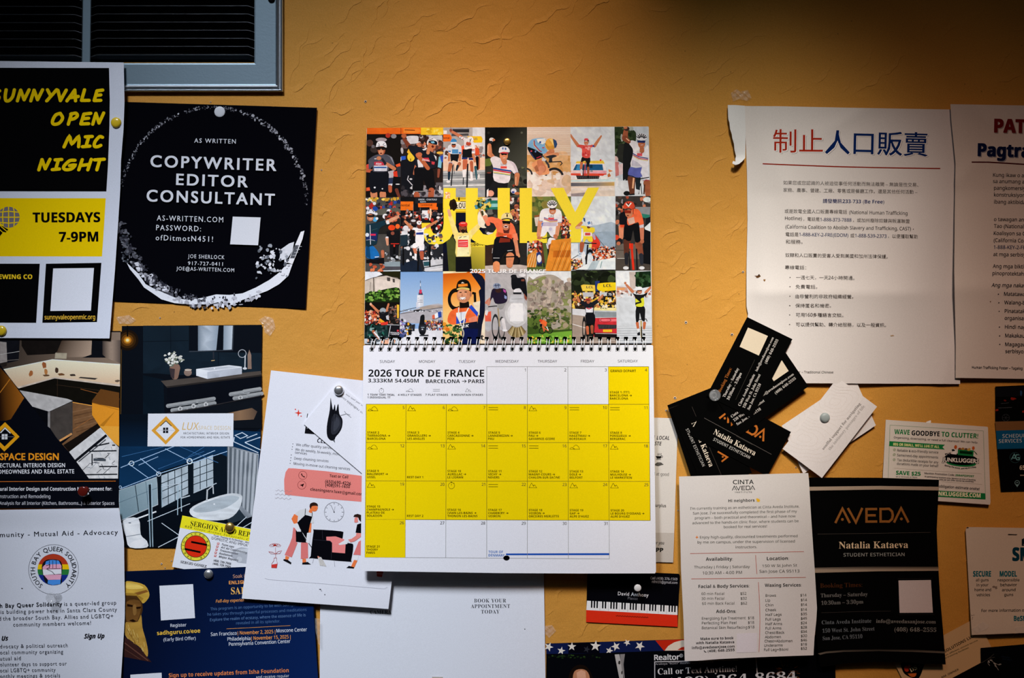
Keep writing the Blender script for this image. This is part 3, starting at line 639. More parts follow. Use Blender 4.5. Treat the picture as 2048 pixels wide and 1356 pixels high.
# ---------------------------------------------------------------- auto repair card
s = Sheet([(230+528/3.919, 1010+82/3.919), (544, 1066), (523, 1168), (230+448/3.919, 1010+485/3.919)], .0030, 'e4e6ec')
s.F(230, 1010, 3.919)
s.p('f0e428', 528, 82, 1240, 226, 1216, 318, 508, 178)
s.T("SERGIO'S AUTO REP", 588, 162, 1055, 252, 40, '2a2a18', 'S', -.008, post='AIR'); s.T('620 Grape Avenue Sunnyvale, C', 548, 174, 1048, 278, 15, '3a3a20', 'I', .006, 1.3, post='A')
s.e('26281c', 633, 325, 117, 115, 0, 48); s.e('e6dc40', 633, 325, 112, 110, 0, 48); s.e('26281c', 633, 325, 88, 87, 0, 48); s.e('e03018', 633, 325, 83, 83, 0, 48)
s.arc("SERGIO'S AUTO REPAIR", 633, 325, 91, -165, 165, 16, '3a3a14', 'S')
s.l(INK, 15, 597, 289, 722, 313); s.l(INK, 15, 546, 344, 670, 370); s.p('b4b8c0', 930, 350, 990, 330, 1100, 350, 1110, 470, 960, 450, 905, 400); s.e('c8ccd2', 975, 425, 22, 22); s.p('d0d4da', 950, 348, 1050, 340, 1060, 375, 945, 375)
s.T('Tools, Training & Technology... Make', 772, 244, 1060, 304, 13, '44444c', 'I', .01, post=' it right'); s.T('DOMESTIC AND IMPOR', 758, 268, 1040, 328, 20, '30303a', 'g', .005, 1.05, shear=-.2, post='T')
for t, x, y, x2, y2 in (('Tune-ups', 835, 315, 932, 336), ('A/C Air Conditioning', 828, 338, 1034, 382), ('Transmission', 822, 362, 962, 391), ('Radiators', 815, 386, 920, 407), ('Major Repairs', 812, 410, 965, 442)):
    s.T(t, x, y, x2, y2, 16, '44444c', 'i', -.006); s.p('c83028', x-32, y-22, x-16, y-19, x-20, y-3, x-36, y-6); s.p('e8d8d8', x-29, y-19, x-20, y-17, x-23, y-8, x-32, y-10)
s.T('(408) 739-7908', 770, 441, 908, 470, 17, '34343c', 'b'); s.T('(408) 739-7909', 765, 466, 905, 494, 17, '34343c', 'b'); s.T('SERGIO GOMEZ', 512, 454, 716, 492, 20, '2a2a30', 'S')
s.build('business_card', 'yellow and white car repair card with round red emblem, held by a gold tack', 'card')
# ---------------------------------------------------------------- navy programme flyer
s = Sheet([(237, 1143), (624, 1129), (637, 1390), (244, 1390)], lambda x, y: .0038+.0015*sstep(600, 637, x), '0c1832', grid=40, edge='2a3040')
s.F(230, 1010, 3.919); s.cg = 12
s.grad([(0, '0b152c'), (1, '12285a')], 400, 700, 1600, 1350, (40, 530, 1530, 475, 1600, 1480, 60, 1480))
random.seed(9); s.tex = .18
s.p('~4a3018', 60, 700, 100, 690, 190, 720, 215, 780, 210, 850, 160, 930, 90, 960, 60, 950); s.p('~6e4a24', 90, 760, 180, 745, 205, 790, 180, 900, 130, 930, 88, 900); s.p('~8a6434', 140, 790, 165, 785, 168, 850, 145, 862); s.p('22140c', 95, 775, 140, 785, 138, 800, 95, 795); s.p('22140c', 165, 800, 205, 795, 200, 812, 168, 815); s.p('22140c', 110, 905, 140, 895, 170, 912, 140, 918)
s.p('~c8a040', 75, 605, 150, 602, 235, 630, 268, 690, 262, 730, 225, 770, 205, 755, 180, 705, 75, 695); s.p('8a5a28', 150, 690, 245, 665, 262, 680, 180, 706); s.p('~e0c060', 90, 612, 170, 620, 225, 650, 140, 660, 85, 650); s.p('a88030', 75, 690, 160, 692, 225, 735, 205, 756, 170, 712, 75, 708)
s.p('~b48a3c', 82, 925, 110, 920, 175, 915, 205, 860, 215, 960, 240, 1050, 258, 1140, 250, 1190, 200, 1120, 120, 1060, 80, 1020)
for _ in range(60): x, y = random.uniform(90, 235), random.uniform(930, 1130); (s.l(random.choice(['d8b868', '8a6428', 'c8a050']), 4, x, y, x+random.uniform(5, 18), y+random.uniform(20, 50)) if x-60 < (y-850)*.75 else None)
s.p('3a2220', 70, 1030, 120, 1062, 200, 1125, 255, 1195, 287, 1232, 70, 1190); s.l('6a4438', 8, 75, 1080, 260, 1220); s.l('5a3a30', 6, 75, 1130, 200, 1210)
s.tex = 0; s.p('dfe2ea', 348, 633, 612, 620, 627, 886, 360, 905)
O = 'f0a054'; B = 'd8deea'
s.T('Register', 435, 957, 560, 951, 25, B, 's', .008); s.T('sadhguru.co/eoe', 330, 1020, 668, 1000, 32, 'f4c448', 'b'); s.T('(Early Bird Offer)', 380, 1068, 633, 1056, 26, B, 's', .006)
s.T('Soak', 925, 573, 1000, 569, 27, 'c09078', 's', .01, post=' in'); s.T('ENLIG', 893, 622, 1000, 618, 27, O, 'b', post='HTENMENT'); s.T('SA', 910, 700, 985, 697, 52, 'f0b860', 'S', post='DHGURU')
s.T('Full-day experiential Program', 790, 766, 1182, 748, 24, 'd89050', 'i', -.008)
D2 = '4a6c9c'
s.T('This program is an opportunity to be with Sadhguru as', 748, 826, 1480, 786, 22, D2, 's', .006); s.T('he takes you through powerful processes and meditations', 725, 868, 1502, 830, 22, D2, 's', .006)
s.T('Explore the realm of ecstasy, where the essence of life is', 745, 911, 1495, 872, 22, '5a7cac', 's', .006); s.T('revealed in all its splendor.', 950, 937, 1295, 920, 22, D2, 's', .006)
s.l(O, 3, 875, 971, 1375, 945)
s.T('San Francisco', 752, 1027, 955, 1017, 27, B, 's', .01); s.T('| November 2, 2025 |', 962, 1016, 1256, 1005, 27, O, 's', .012); s.T('Moscone Center', 1266, 999, 1505, 988, 27, B, 's', .01)
s.T('Philadelphia', 882, 1064, 1062, 1058, 27, B, 's', .01); s.T('| November 15, 2025 |', 1070, 1058, 1376, 1045, 27, O, 's', .012); s.T('Pennsylvania Convention Center', 893, 1104, 1375, 1080, 27, B, 's', .01)
s.T('Sign up to receive updates from Isha Foundation', 422, 1352, 1362, 1311, 32, 'e88850', 'b', -.006); s.T('and receive regular', 1105, 1360, 1365, 1349, 22, B, 's')
s.p('dfe2ea', 120, 1330, 365, 1314, 372, 1480, 126, 1480)
s.build('event_flyer', 'navy blue event flyer with a turbaned bearded man, silver tack on top', 'flyer')
# ---------------------------------------------------------------- mutual aid flyer
def h_aid(x, y): return .0056+.0030*sstep(120, 250, x)*(.5+.5*math.sin((y-1010)*.021))+.0016*math.sin(x*.012)*math.sin(y*.01+1)+.0015*sstep(1060, 1018, y)
s = Sheet([(-330, 1030), (0, 1019.7), (237.7, 1016), (240, 1030), (245, 1060), (248, 1084), (249.2, 1170), (250, 1197), (249.5, 1236), (248, 1262), (245.5, 1302), (242, 1356), (236, 1450), (-340, 1470)], h_aid, 'd6d9e2', grid=14)
s.F(0, 1000, 3.808); K2 = '22242a'
s.T('munity - Mutual Aid - Advocacy', 0, 284, 898, 262, 36, K2, 'g', .012, 1.2, pre='Com')
s.ring('30323a', 408, 530, 190, 3); s.e('1d2f86', 406, 530, 120, 120, 0, 48)
disc = [(-120, -40, 'b43c24'), (-40, -2, 'f2c414'), (-2, 40, '2f7d3c')]
for a, b, c in disc:
    pts = []
    for i in range(9): yy = a+(b-a)*i/8; pts += [406+math.sqrt(max(0, 120**2-yy**2)), 530+yy]
    for i in range(9): yy = b+(a-b)*i/8; pts += [406-math.sqrt(max(0, 120**2-yy**2)), 530+yy]
    s.p(c, *pts)
s.p('~1a1c24', 318, 505, 340, 465, 375, 452, 450, 458, 474, 495, 474, 540, 468, 572, 465, 640, 360, 640, 330, 580)
s.p('4a90e0', 344, 492, 350, 468, 378, 458, 400, 456, 448, 462, 460, 488, 420, 490); s.p('e8a8c0', 325, 510, 344, 492, 460, 488, 468, 500, 468, 528, 325, 530); s.p('e8e8ee', 325, 530, 468, 528, 468, 562, 330, 572); s.p('e8a8c0', 335, 572, 468, 566, 462, 606, 365, 608); s.p('4a90e0', 365, 610, 462, 606, 460, 640, 400, 648, 362, 636)
for xx in (376, 402, 428): s.l('1a1c24', 4, xx, 460, xx, 520)
s.l('1a1c24', 4, 350, 500, 380, 492, 378, 512, 352, 528); s.l('1a1c24', 4, 360, 530, 395, 545, 418, 570); s.l('1a1c24', 4, 355, 526, 462, 522)
s.arc('SOUTH BAY QUEER SOLIDARITY', 408, 530, 142, -146, 144, 33, K2, 'g', bold=.008)
s.T('h Bay Queer Solidarity', 0, 821, 472, 806, 31, K2, 'g', .018, 1.15, pre='Sout'); s.T('is a queer-led group', 488, 806, 885, 795, 30, '44464e', 'g', 0, 1.15)
s.T('is building power here in Santa Clara County', 4, 867, 890, 847, 30, '44464e', 'g', 0, 1.15, pre='that '); s.T('the broader South Bay. Allies and LGBTQ+', 22, 917, 862, 897, 30, '44464e', 'g', 0, 1.15, pre='and '); s.T('community members welcome!', 100, 964, 692, 950, 30, '44464e', 'g', 0, 1.15)
s.T('Us', 12, 1071, 60, 1068, 34, '16161c', 'i', .012, shear=.12, pre='About '); s.T('Sign Up', 640, 1054, 793, 1051, 34, '16161c', 'i', .012, shear=.12)
for t, pre, y, x2, y2 in (('dvocacy & political outreach', 'a', 1129, 515, 1120), ('ocal community organizing', 'l', 1175, 480, 1168), ('utual aid', 'm', 1222, 158, 1218), ('olunteer days to support our', 'v', 1267, 507, 1258), ('ocal LGBTQ+ community', 'l', 1312, 422, 1306), ('onthly meetings & socials', 'm', 1356, 457, 1349)): s.T(t, 0, y, x2, y2, 29, '4a4c54', 'g', 0, 1.15, pre=pre)
s.b('2a2420', 168, 673, 6, 3)
s.build('community_flyer', 'pale community flyer with a rainbow raised-fist emblem, clear pin below it', 'flyer')
# ---------------------------------------------------------------- cleaning flyer
s = Sheet([(542, 740.7), (834, 773), (785.7, 1145), (776.8, 1218), (483.6, 1197)], lambda x, y: .0062+.0022*sstep(1100, 1218, y), 'e2e3ea', grid=30)
s.F(480, 720, 5.215); SAL = 'e8857c'
s.p('d83a28', 610, 512, 617, 545, 650, 553, 617, 562, 606, 592, 600, 560, 568, 550, 602, 544); s.e('d83a28', 578, 515, 7); s.e('d83a28', 637, 586, 7)
s.p('16161a', 702, 558, 710, 560, 700, 604, 695, 600); s.p('16161a', 686, 680, 700, 690, 696, 714, 735, 718, 802, 778, 674, 766)
s.T('CLE', 803, 860, 905, 872, 46, '2a2a30', 'i', -.03, post='ANING')
for t, x, y, x2, y2 in (('We offer quality services', 583, 895, 992, 934), ('We do weekly, bi-weekly, monthly', 575, 945, 1092, 1002), ('services', 572, 976, 697, 990), ('Deep cleaning services', 565, 1038, 922, 1067), ('Moving in-move out cleaning services', 558, 1092, 1147, 1150)): s.T(t, x, y, x2, y2, 27, '3a3a42', 's', .006)
for y in (875, 905, 933, 990, 1020, 1048, 1078): s.e('26262c', 551-(y-875)*.14, y, 4.5)
s.p(SAL, 505, 1128, 560, 1130, 900, 1160, 1400, 1225, 1400, 1480, 1255, 1478, 800, 1440, 470, 1405, 462, 1350, 460, 1250, 475, 1170)
for (x, y) in ((655, 1203), (645, 1304)): s.ring('7a2a28', x, y, 43, 4)
s.l('2a1414', 9, 642, 1190, 650, 1208, 670, 1220); s.e('2a1414', 643, 1190, 7); s.e('2a1414', 670, 1219, 7); s.p('2a1414', 622, 1306, 668, 1288, 655, 1325, 642, 1312)
s.T('Text or Call', 933, 1222, 1127, 1236, 30, '2a1c1c', 'b'); s.T('(650)690-4226', 887, 1282, 1155, 1306, 34, '2a1c1c', 'g', .014); s.T('(408)591-1650', 890, 1320, 1145, 1338, 34, '2a1c1c', 'g', .014)
s.F(480, 970, 5.021); s.T('cleaningserv.luxe@gmail.com', 705, 56, 1240, 108, 30, '2a1c1c', 'b', -.006)
for k in range(3):
    q = []
    for i in range(17): q += [355+i*10.4-k*2, 52+38*k+8*math.sin(i*1.57)+i*.9]
    s.l('9a8a90', 2.5, *q)
s.ring('5a5a62', 945, 272, 98, 3.5)
for i in range(12): t = i*math.pi/6; s.l('5a5a62', 4, 945+78*math.cos(t), 272+78*math.sin(t), 945+92*math.cos(t), 272+92*math.sin(t))
s.l('4a4a52', 4, 945, 272, 912, 200); s.l('9a9aa0', 3, 945, 272, 955, 215); s.e('2a2a30', 945, 272, 6)
P = 'e07a76'; OR = 'f07c44'; WH = 'dadada'
s.p(P, 535, 425, 565, 440, 562, 570, 578, 580, 520, 726, 448, 702, 500, 590, 522, 530); s.p(P, 612, 578, 682, 578, 684, 735, 610, 742); s.p(OR, 458, 710, 496, 722, 480, 757, 452, 745); s.p(OR, 626, 742, 662, 740, 664, 782, 628, 778)
s.p('16161a', 440, 743, 480, 752, 517, 780, 510, 797, 434, 757); s.p('16161a', 626, 780, 680, 772, 713, 798, 625, 798)
s.p(WH, 548, 290, 600, 248, 660, 236, 728, 280, 744, 380, 700, 386, 690, 350, 582, 382); s.p(OR, 545, 290, 582, 312, 575, 382, 542, 393, 516, 340); s.p(OR, 690, 385, 718, 380, 713, 476, 674, 478)
s.p('101014', 655, 300, 726, 318, 702, 400, 668, 580, 562, 570, 560, 440, 578, 375); s.l('101014', 6, 658, 236, 652, 305); s.l('101014', 6, 726, 276, 723, 322)
s.p('~'+OR, 702, 208, 778, 214, 770, 256, 742, 266, 728, 262, 720, 282, 690, 270, 702, 240); s.p('~2e1e1a', 700, 222, 704, 190, 740, 174, 776, 188, 782, 214, 768, 208, 722, 214, 712, 240); s.p('d06030', 752, 226, 762, 236, 752, 238)
s.l('e8e8e8', 5, 575, 400, 690, 580); s.p('e6e6e8', 538, 392, 578, 382, 616, 468, 574, 468, 545, 425); s.l('2a2a2e', 7, 612, 455, 665, 565); s.p('e6e6e8', 674, 480, 712, 478, 702, 560, 694, 590, 662, 572); s.l('2a2a2e', 7, 690, 585, 785, 718)
s.p('~101014', 738, 470, 755, 447, 1010, 464, 1036, 490, 1030, 570, 1112, 586, 1138, 610, 1116, 752, 1088, 769, 725, 735, 710, 715); s.l('30303a', 3, 735, 548, 905, 562, 925, 590, 915, 745); s.l('30303a', 3, 825, 455, 830, 545)
s.p('f08a86', 866, 520, 960, 516, 1045, 545, 1060, 600, 1055, 686, 925, 676, 925, 580, 905, 560, 868, 556); s.l('9a9aa0', 3, 740, 738, 728, 785); s.l('9a9aa0', 3, 945, 756, 952, 820)
s.p('e0907a', 778, 712, 800, 720, 796, 738, 780, 734); s.p('d2cec8', 782, 732, 812, 722, 838, 760, 868, 818, 800, 806)
for i in range(4): s.l('a8a29c', 2.5, 798+i*8, 738, 812+i*17, 812)
s.p('101014', 1176, 396, 1230, 380, 1240, 485, 1160, 478); s.p('e88a80', 1150, 330, 1180, 320, 1186, 372, 1165, 378, 1148, 374); s.p('2e1e1a', 1138, 318, 1150, 298, 1180, 290, 1215, 300, 1215, 370, 1196, 352, 1186, 325); s.p('e88a80', 1085, 548, 1120, 540, 1165, 508, 1168, 482, 1215, 485, 1215, 520, 1150, 566, 1110, 576)
s.p('e6e6e8', 988, 592, 1048, 556, 1092, 562, 1076, 592, 1002, 603); s.p(P, 1138, 700, 1190, 570, 1240, 540, 1240, 705); s.p(OR, 1112, 824, 1146, 752, 1178, 760, 1146, 832); s.p('e6e6e8', 1136, 708, 1190, 704, 1182, 758, 1146, 752); s.p('101014', 1068, 832, 1094, 812, 1146, 826, 1142, 838)
R_ = 'b84a48'
for i in range(5): a = math.pi*(.1+.2*i)+math.pi; s.ring(R_, 352+34*math.cos(a*1.0), 612+14*math.sin(a*1.0), 24, 3, ry=12)
s.l(R_, 3, 355, 625, 358, 730); s.l(R_, 3, 286, 668, 310, 690, 355, 692, 400, 688, 418, 658, 380, 670, 356, 692); s.l(R_, 3, 290, 670, 330, 674, 355, 692); s.l(R_, 3, 342, 732, 340, 760, 318, 790, 316, 830, 368, 832, 376, 785, 366, 758, 368, 732, 342, 732); s.p('d03a34', 316, 800, 374, 790, 366, 832, 318, 830); s.b('b02a20', 352, 604, 18, 8)
s.l('b8b8c0', 2, 248, 935, 285, 948, 800, 988, 1450, 1042, 1480, 1025); s.p('a83028', 1370, 862, 1440, 868, 1425, 925, 1375, 918); s.l('e2e3ea', 3, 1372, 890, 1432, 895)
s.b('26262c', 805, 1047, 11, 5); s.b('26262c', 852, 1100, 5, 5); s.b('55555c', 818, 1062, 7, 2)
s.build('cleaning_flyer', 'tilted white cleaning flyer with salmon panel and cartoon cleaners, left of the calendar', 'flyer')
# ---------------------------------------------------------------- raven card
s = Sheet([(606.6, 847.5), (675.6, 765), (819, 886.6), (750, 969)], .0079, 'e6e7ee')
s.F(480, 720, 5.215)
s.p('~17181d', 945, 395, 955, 450, 970, 520, 985, 470, 992, 470, 1000, 535, 1018, 466, 1028, 470, 1036, 560, 1068, 620, 1064, 700, 1035, 760, 1000, 800, 985, 835, 965, 842, 935, 832, 910, 795, 904, 720, 915, 630, 936, 520)
s.p('~2e3038', 960, 600, 1000, 560, 1050, 620, 1050, 700, 1000, 770, 950, 760); s.p('~3c3f48', 985, 620, 1020, 600, 1040, 660, 1010, 720, 975, 740); s.l('0c0d10', 4, 972, 520, 968, 640); s.l('0c0d10', 4, 1000, 530, 990, 640); s.p('55585e', 966, 838, 986, 828, 992, 866)
s.l('8a8c92', 9, 1050, 580, 1112, 562); s.l('8a8c92', 6, 1110, 562, 1088, 534); s.l('8a8c92', 6, 1110, 562, 1150, 575); s.l('8a8c92', 6, 1110, 562, 1160, 602)
s.T('on redbubble.com', 1290, 552, 1060, 372, 24, '4a4a52', 'g', 0, 1.1); s.T('art, yard, party, nora', 1290, 478, 1108, 352, 16, '5a5a62', 'I', .006, 1.1)
s.build('art_card', 'small white card with an upside-down black raven, pinned on the cleaning flyer', 'card')
# ---------------------------------------------------------------- appointment sheet
s = Sheet([(641, 1030), (1082, 1030), (1087.7, 1149), (1092, 1420), (639, 1420), (640.3, 1205)], lambda x, y: .0014+.0004*math.sin(x*.012), 'e4e7ee', grid=30)
s.F(620, 1120, 4.18)
s.T('CAMERA', 503, 452, 680, 450, 31, '33353c', 'S', -.008, 1.06); s.T('BOOK YOUR', 1372, 355, 1640, 355, 31, '33353c', 'S', -.008, 1.1); s.T('APPOINTMENT', 1345, 402, 1672, 401, 31, '33353c', 'S', -.008, 1.1); s.T('TODAY', 1430, 448, 1585, 447, 31, '33353c', 'S', -.008, 1.1)
s.b('2a2a30', 1797, 578, 5, 4)
s.build('appointment_sheet', 'large plain grey-white sheet under the calendar, small serif lettering', 'sheet')
# ---------------------------------------------------------------- food flyer behind the calendar
s = Sheet([(1180, 832), (1356, 836.5), (1346.4, 1125), (1172, 1120)], .0016, 'd8d2ca')
s.F(1290, 820, 4.111)
s.T('LOCAL', 95, 243, 200, 246, 31, '2a2826', 'i', -.004, pre='THE '); s.T('STE', 78, 290, 137, 292, 31, '2a2826', 'i', -.004, pre='TA'); s.p('1e1c1a', 87, 378, 137, 380, 128, 400, 98, 400); s.l('1e1c1a', 5, 93, 406, 132, 407)
for x in (103, 112, 121, 131): s.l('3a3836', 4, x, 374, x+3, 356)
s.ring('2a2826', 137, 384, 8, 4); s.p('6a6660', 82, 445, 100, 430, 130, 430, 152, 448, 110, 462, 84, 458); s.l('2a2826', 4, 82, 446, 110, 458, 152, 448); s.l('2a2826', 4, 90, 438, 120, 448, 140, 436)
s.T('at good', 92, 538, 195, 543, 26, '4a4642', 's', .006, pre='food '); s.T('urplus', 86, 797, 172, 801, 26, '3a3632', 'b', -.012, pre='S'); s.p('c2bab0', -440, 1000, 238, 1011, 232, 1250, -440, 1240)
s.T('r you', 92, 1105, 158, 1107, 27, '3a3632', 'i', -.01, pre='fo'); s.T('PP', 92, 1166, 148, 1168, 33, '1e1c1a', 'b', .03, pre='A')
s.build('food_flyer', 'cream flyer with a coffee cup icon, sticking out right of the calendar', 'flyer')
# ---------------------------------------------------------------- pianist card
s = Sheet([(1175, 1140), (1357, 1147.5), (1359.5, 1150), (1355.3, 1253.8), (1172, 1244.2)], .0014, '0d0d11', edge='55504a')
s.F(1080, 1130, 3.531)
s.p('ecebea', 332, 252, 970, 290, 971, 353, 327, 318); s.p('e0331c', 327, 318, 971, 353, 972, 437, 325, 403)
x = 365; pat = [1, 1, 1, 0, 1, 1, 0]; i = 0
while x < 962:
    t = (x-330)/640
    if pat[i % 7]: s.p('101014', x-5, 248+38*t, x+6, 249+38*t, x+4, 301+33*t, x-6, 300+33*t)
    else: s.l('8a8a8c', 1.5, x, 252+38*t, x-1, 316+34*t)
    x += 19.6; i += 1
s.T('David Anthony', 550, 213, 766, 225, 25, 'd8d8dc', 'g', .01, 1.08); s.T('Pianist', 620, 243, 690, 247, 19, '77777e', 'g', 0, 1.05); s.T('Cell (408) 376-1569', 780, 101, 970, 109, 18, 'b8b8be', 's'); s.T('nthn33@gmail.com', 790, 126, 970, 134, 18, 'b8b8be', 's')
s.T('Classical', 368, 84, 440, 88, 14, '34343c', 's'); s.T('Pop', 368, 106, 400, 108, 14, '34343c', 's'); s.T('Pop Rock', 368, 128, 440, 132, 14, '34343c', 's')
q = []
for k in range(40): q += [535+k*5.9, 358+k*.33+3.2*math.sin(k*2.1)]
s.l('7a2014', 4, *q)
s.build('business_card', "black and red pianist's card with a strip of piano keys", 'card')
# ---------------------------------------------------------------- realtor flyer
s = Sheet([(1092.7, 1287), (1670, 1269), (1672, 1430), (1092, 1430)], .0012, '0d0e12', edge='33333a')
s.F(1080, 1130, 3.531)
s.p('161f48', 45, 556, 1060, 524, 1060, 600, 300, 625, 44, 628); s.p('0c0d14', 200, 552, 420, 545, 420, 622, 200, 625)
s.p('c42c18', 815, 533, 1060, 524, 1060, 605, 875, 605); s.p('e4d8c4', 880, 605, 905, 572, 950, 545, 1000, 532, 1060, 528, 1060, 603); s.p('c42c18', 970, 600, 1000, 580, 1060, 572, 1060, 603)
def star(sh, col, cx, cy, r, a): sh.p(col, *[v for i in range(10) for v in (cx+(r if i % 2 == 0 else r*.4)*math.sin(a+i*math.pi/5), cy-(r if i % 2 == 0 else r*.4)*math.cos(a+i*math.pi/5))])
for cx, cy, r, a in ((62, 578, 34, .4), (225, 576, 32, 1.3), (150, 606, 30, .2), (392, 572, 40, .1), (535, 575, 34, .9), (490, 605, 28, .3), (705, 572, 36, .5), (615, 548, 26, .8)): star(s, 'e6e0d4', cx, cy, r, a)
star(s, '2e3038', 330, 595, 26, .3); s.p('0d0e12', 44, 628, 300, 625, 1060, 602, 1060, 640, 44, 640)
s.p('~1c1410', 200, 800, 225, 735, 275, 705, 330, 720, 370, 790, 380, 880, 200, 880); s.p('~c08460', 232, 800, 245, 750, 285, 735, 330, 748, 352, 800, 340, 880, 245, 880); s.p('e0a888', 258, 760, 290, 742, 320, 752, 325, 800, 262, 800)
s.p('b8b4b0', 527, 632, 560, 630, 575, 700, 588, 800, 575, 880, 560, 800, 540, 700); s.p('8a8684', 565, 630, 600, 628, 590, 700, 600, 820, 580, 760); s.b('34302e', 560, 690, 8, 14); s.b('34302e', 578, 760, 6, 12)
for _ in range(26): s.b(random.choice(['1e3018', '2c4420', '16200f']), random.uniform(60, 420), random.uniform(635, 660), 8, 5)
s.T('Realtor', 808, 672, 985, 668, 37, 'dcdcde', 's', .03); s.ring('dcdcde', 997, 640, 11, 3); s.T('R', 993, 646, 1001, 646, 11, 'dcdcde', 's', .02)
s.l('c8c8cc', 6, 1400, 670, 810, 684, 812, 1050); s.T('Araksya "ROXY" Keshishyan 01868888', 815, 706, 1225, 690, 13, '9a9aa0', 's', .01)
s.T('Call or Text Anytime!', 832, 774, 1390, 752, 42, 'dadadc', 'S', -.008); s.T('(408) 264-8684', 905, 862, 1815, 812, 62, 'dadadc', 'S', -.008)
s.l('d0d0d2', 7, 1525, 655, 1534, 766)
for i in range(34): a = random.uniform(0, 6.28); r = random.uniform(18, 95); (lambda r: s.l(random.choice(['6a3a18', '8a5424', '4a2a14']), 3, 1742+r*math.cos(a), 748+r*math.sin(a)*.8, 1742+(r+26)*math.cos(a), 748+(r+26)*math.sin(a)*.8))(r)
s.build('realtor_flyer', 'black flyer with a stars-and-stripes border along the bottom edge of the board', 'flyer')
# ---------------------------------------------------------------- Chinese-language poster (creased)
def crease(t, w): return math.exp(-abs(t)/w)
def h_zh(x, y):
    h = .0030+.0020*math.sin((x-1490)*.0075)*sstep(212, 330, y)
    h += (.0050*crease(y-(585+(x-1490)*.005), 60)-.0011*crease(y-390, 30))*(1-.8*sstep(1790, 1890, x))          # the two fold lines
    h += .0012*math.sin((x*.9+y*.5)*.021)*sstep(1640, 1760, x)+.0010*math.sin((x-y)*.024)*sstep(1640, 1500, x)*sstep(560, 680, y)
    h += .0013*math.exp(-((x-1555-(y-330)*.25)/22)**2)*sstep(260, 340, y)*sstep(460, 380, y)+.0012*crease((x-1700)+(y-235)*1.6, 26)*sstep(300, 240, y)
    h += .0014*crease((x-1893)+(y-735)*.28, 18)*sstep(640, 720, y)
    return max(.0012, h*(.35+.65*sstep(1490, 1530, x)))
s = Sheet([(1489.7, 212), (1560, 212.5), (1700, 215.5), (1901, 219), (1914, 219.5), (1917, 500), (1920.4, 768), (1616, 766.5), (1492, 764), (1491, 660), (1496, 628), (1493, 612), (1493, 540), (1495, 440), (1494, 345), (1491, 268)], h_zh, 'dcd5d2', grid=9)
s.F(1430, 160, 3.988)
def zh(t, x, y, x2, y2, em, c='3c3634', b=0.0): s.T(t, x, y, x2, y2, 1, c, 'g', b, em=em)
for dx, dy, c in ((9, 8, 'a8a09e'), (5, 4, 'f0ebe8'), (0, 0, None)):
    zh('制止', 463+dx, 563+dy, 860+dx, 566+dy, 205, c or 'a02c1c', .012 if c else .004); zh('人口販賣', 880+dx, 572+dy, 1695+dx, 592+dy, 205, c or '13285e', .012 if c else .01)
q = []
for i in range(13): t = i/12; q += [380+1417*t, 668+38*t+7*math.sin(t*3.14)]
s.l('8a2418', 9, *q)
zh('如果您或您認識的人被迫從事任何活動而無法離開 – 無論是性交易、', 545, 832, 1622, 850, 36); zh('家務、農事、營建、工廠、零售或是餐廳工作，還是其他任何活動 –', 545, 891, 1614, 907, 36)
zh('請發簡訊', 860, 979, 1013, 981, 37, '16285c', .014); s.T('233-733 (Be Free)', 1017, 981, 1350, 986, 28, '16285c', 'b')
zh('或是致電全國人口販賣專線電話', 555, 1060, 1053, 1066, 36); s.T('(National Human Trafficking', 1070, 1068, 1535, 1077, 28, '2c2a2c', 's', .008)
s.T('Hotline)', 558, 1116, 693, 1118, 27, '2c2a2c', 's', .008); zh('，電話是', 705, 1122, 835, 1124, 35); s.T('1-888-373-7888', 839, 1126, 1088, 1130, 27, '22335e', 's', .008); zh('，或加州廢除奴隸與販運聯盟', 1100, 1131, 1552, 1140, 35)
s.T('(California Coalition to Abolish Slavery and Trafficking, CAST)', 562, 1183, 1563, 1200, 27, '2c2a2c', 's', .008); s.e('3c3634', 1582, 1190, 4)
zh('電話是', 563, 1244, 667, 1246, 36); s.T('1-888-KEY-2-FRE(EDOM)', 671, 1245, 1064, 1252, 27, '22335e', 's', .008); zh('或', 1080, 1254, 1112, 1255, 36); s.T('1-888-539-2373', 1117, 1254, 1368, 1259, 27, '22335e', 's', .008); zh('，以便獲取幫助', 1380, 1258, 1616, 1263, 36); zh('和服務。', 563, 1304, 698, 1305, 36)
s.F(1470, 470, 4.374)
zh('奴隸和人口販賣的受害人受到美國和加州法律保護。', 440, 190, 1336, 204, 39); zh('專線電話：', 437, 298, 622, 300, 39)
zh('一週七天，一天', 535, 386, 815, 388, 39); s.T('24', 818, 388, 860, 388, 30, '3c3634', 's', .008); zh('小時開通。', 862, 389, 1045, 391, 39)
zh('免費電話。', 530, 467, 720, 468, 38); zh('由非營利的非政府組織經營。', 528, 551, 1035, 554, 39); zh('保持匿名和機密。', 528, 632, 840, 633, 38)
zh('可用', 532, 713, 610, 713, 38); s.T('160', 614, 713, 679, 713, 30, '3c3634', 's', .008); zh('多種語言交談。', 682, 714, 948, 716, 38); zh('可以提供幫助、轉介給服務，以及一般資訊。', 533, 797, 1322, 803, 39)
for y in (371, 452, 535, 617, 699, 782): s.e('3c3634', 482-(y-371)*.01, y, 4.5)
s.T('– Traditional Chinese', 582, 1209, 860, 1211, 21, '33302e', 's', .006, pre='Human Trafficking Poster ')
s.b('5a3a20', 198, 362, 22, 12, .5); s.b('3a2616', 210, 352, 9, 8); s.b('8a6238', 258, 398, 9, 14, .5); s.b('b89a7a', 1376, 880, 14, 6, .4)
s.build('notice_poster', 'creased white notice headed in large red and blue Chinese characters', 'poster', group='creased notices on the right')
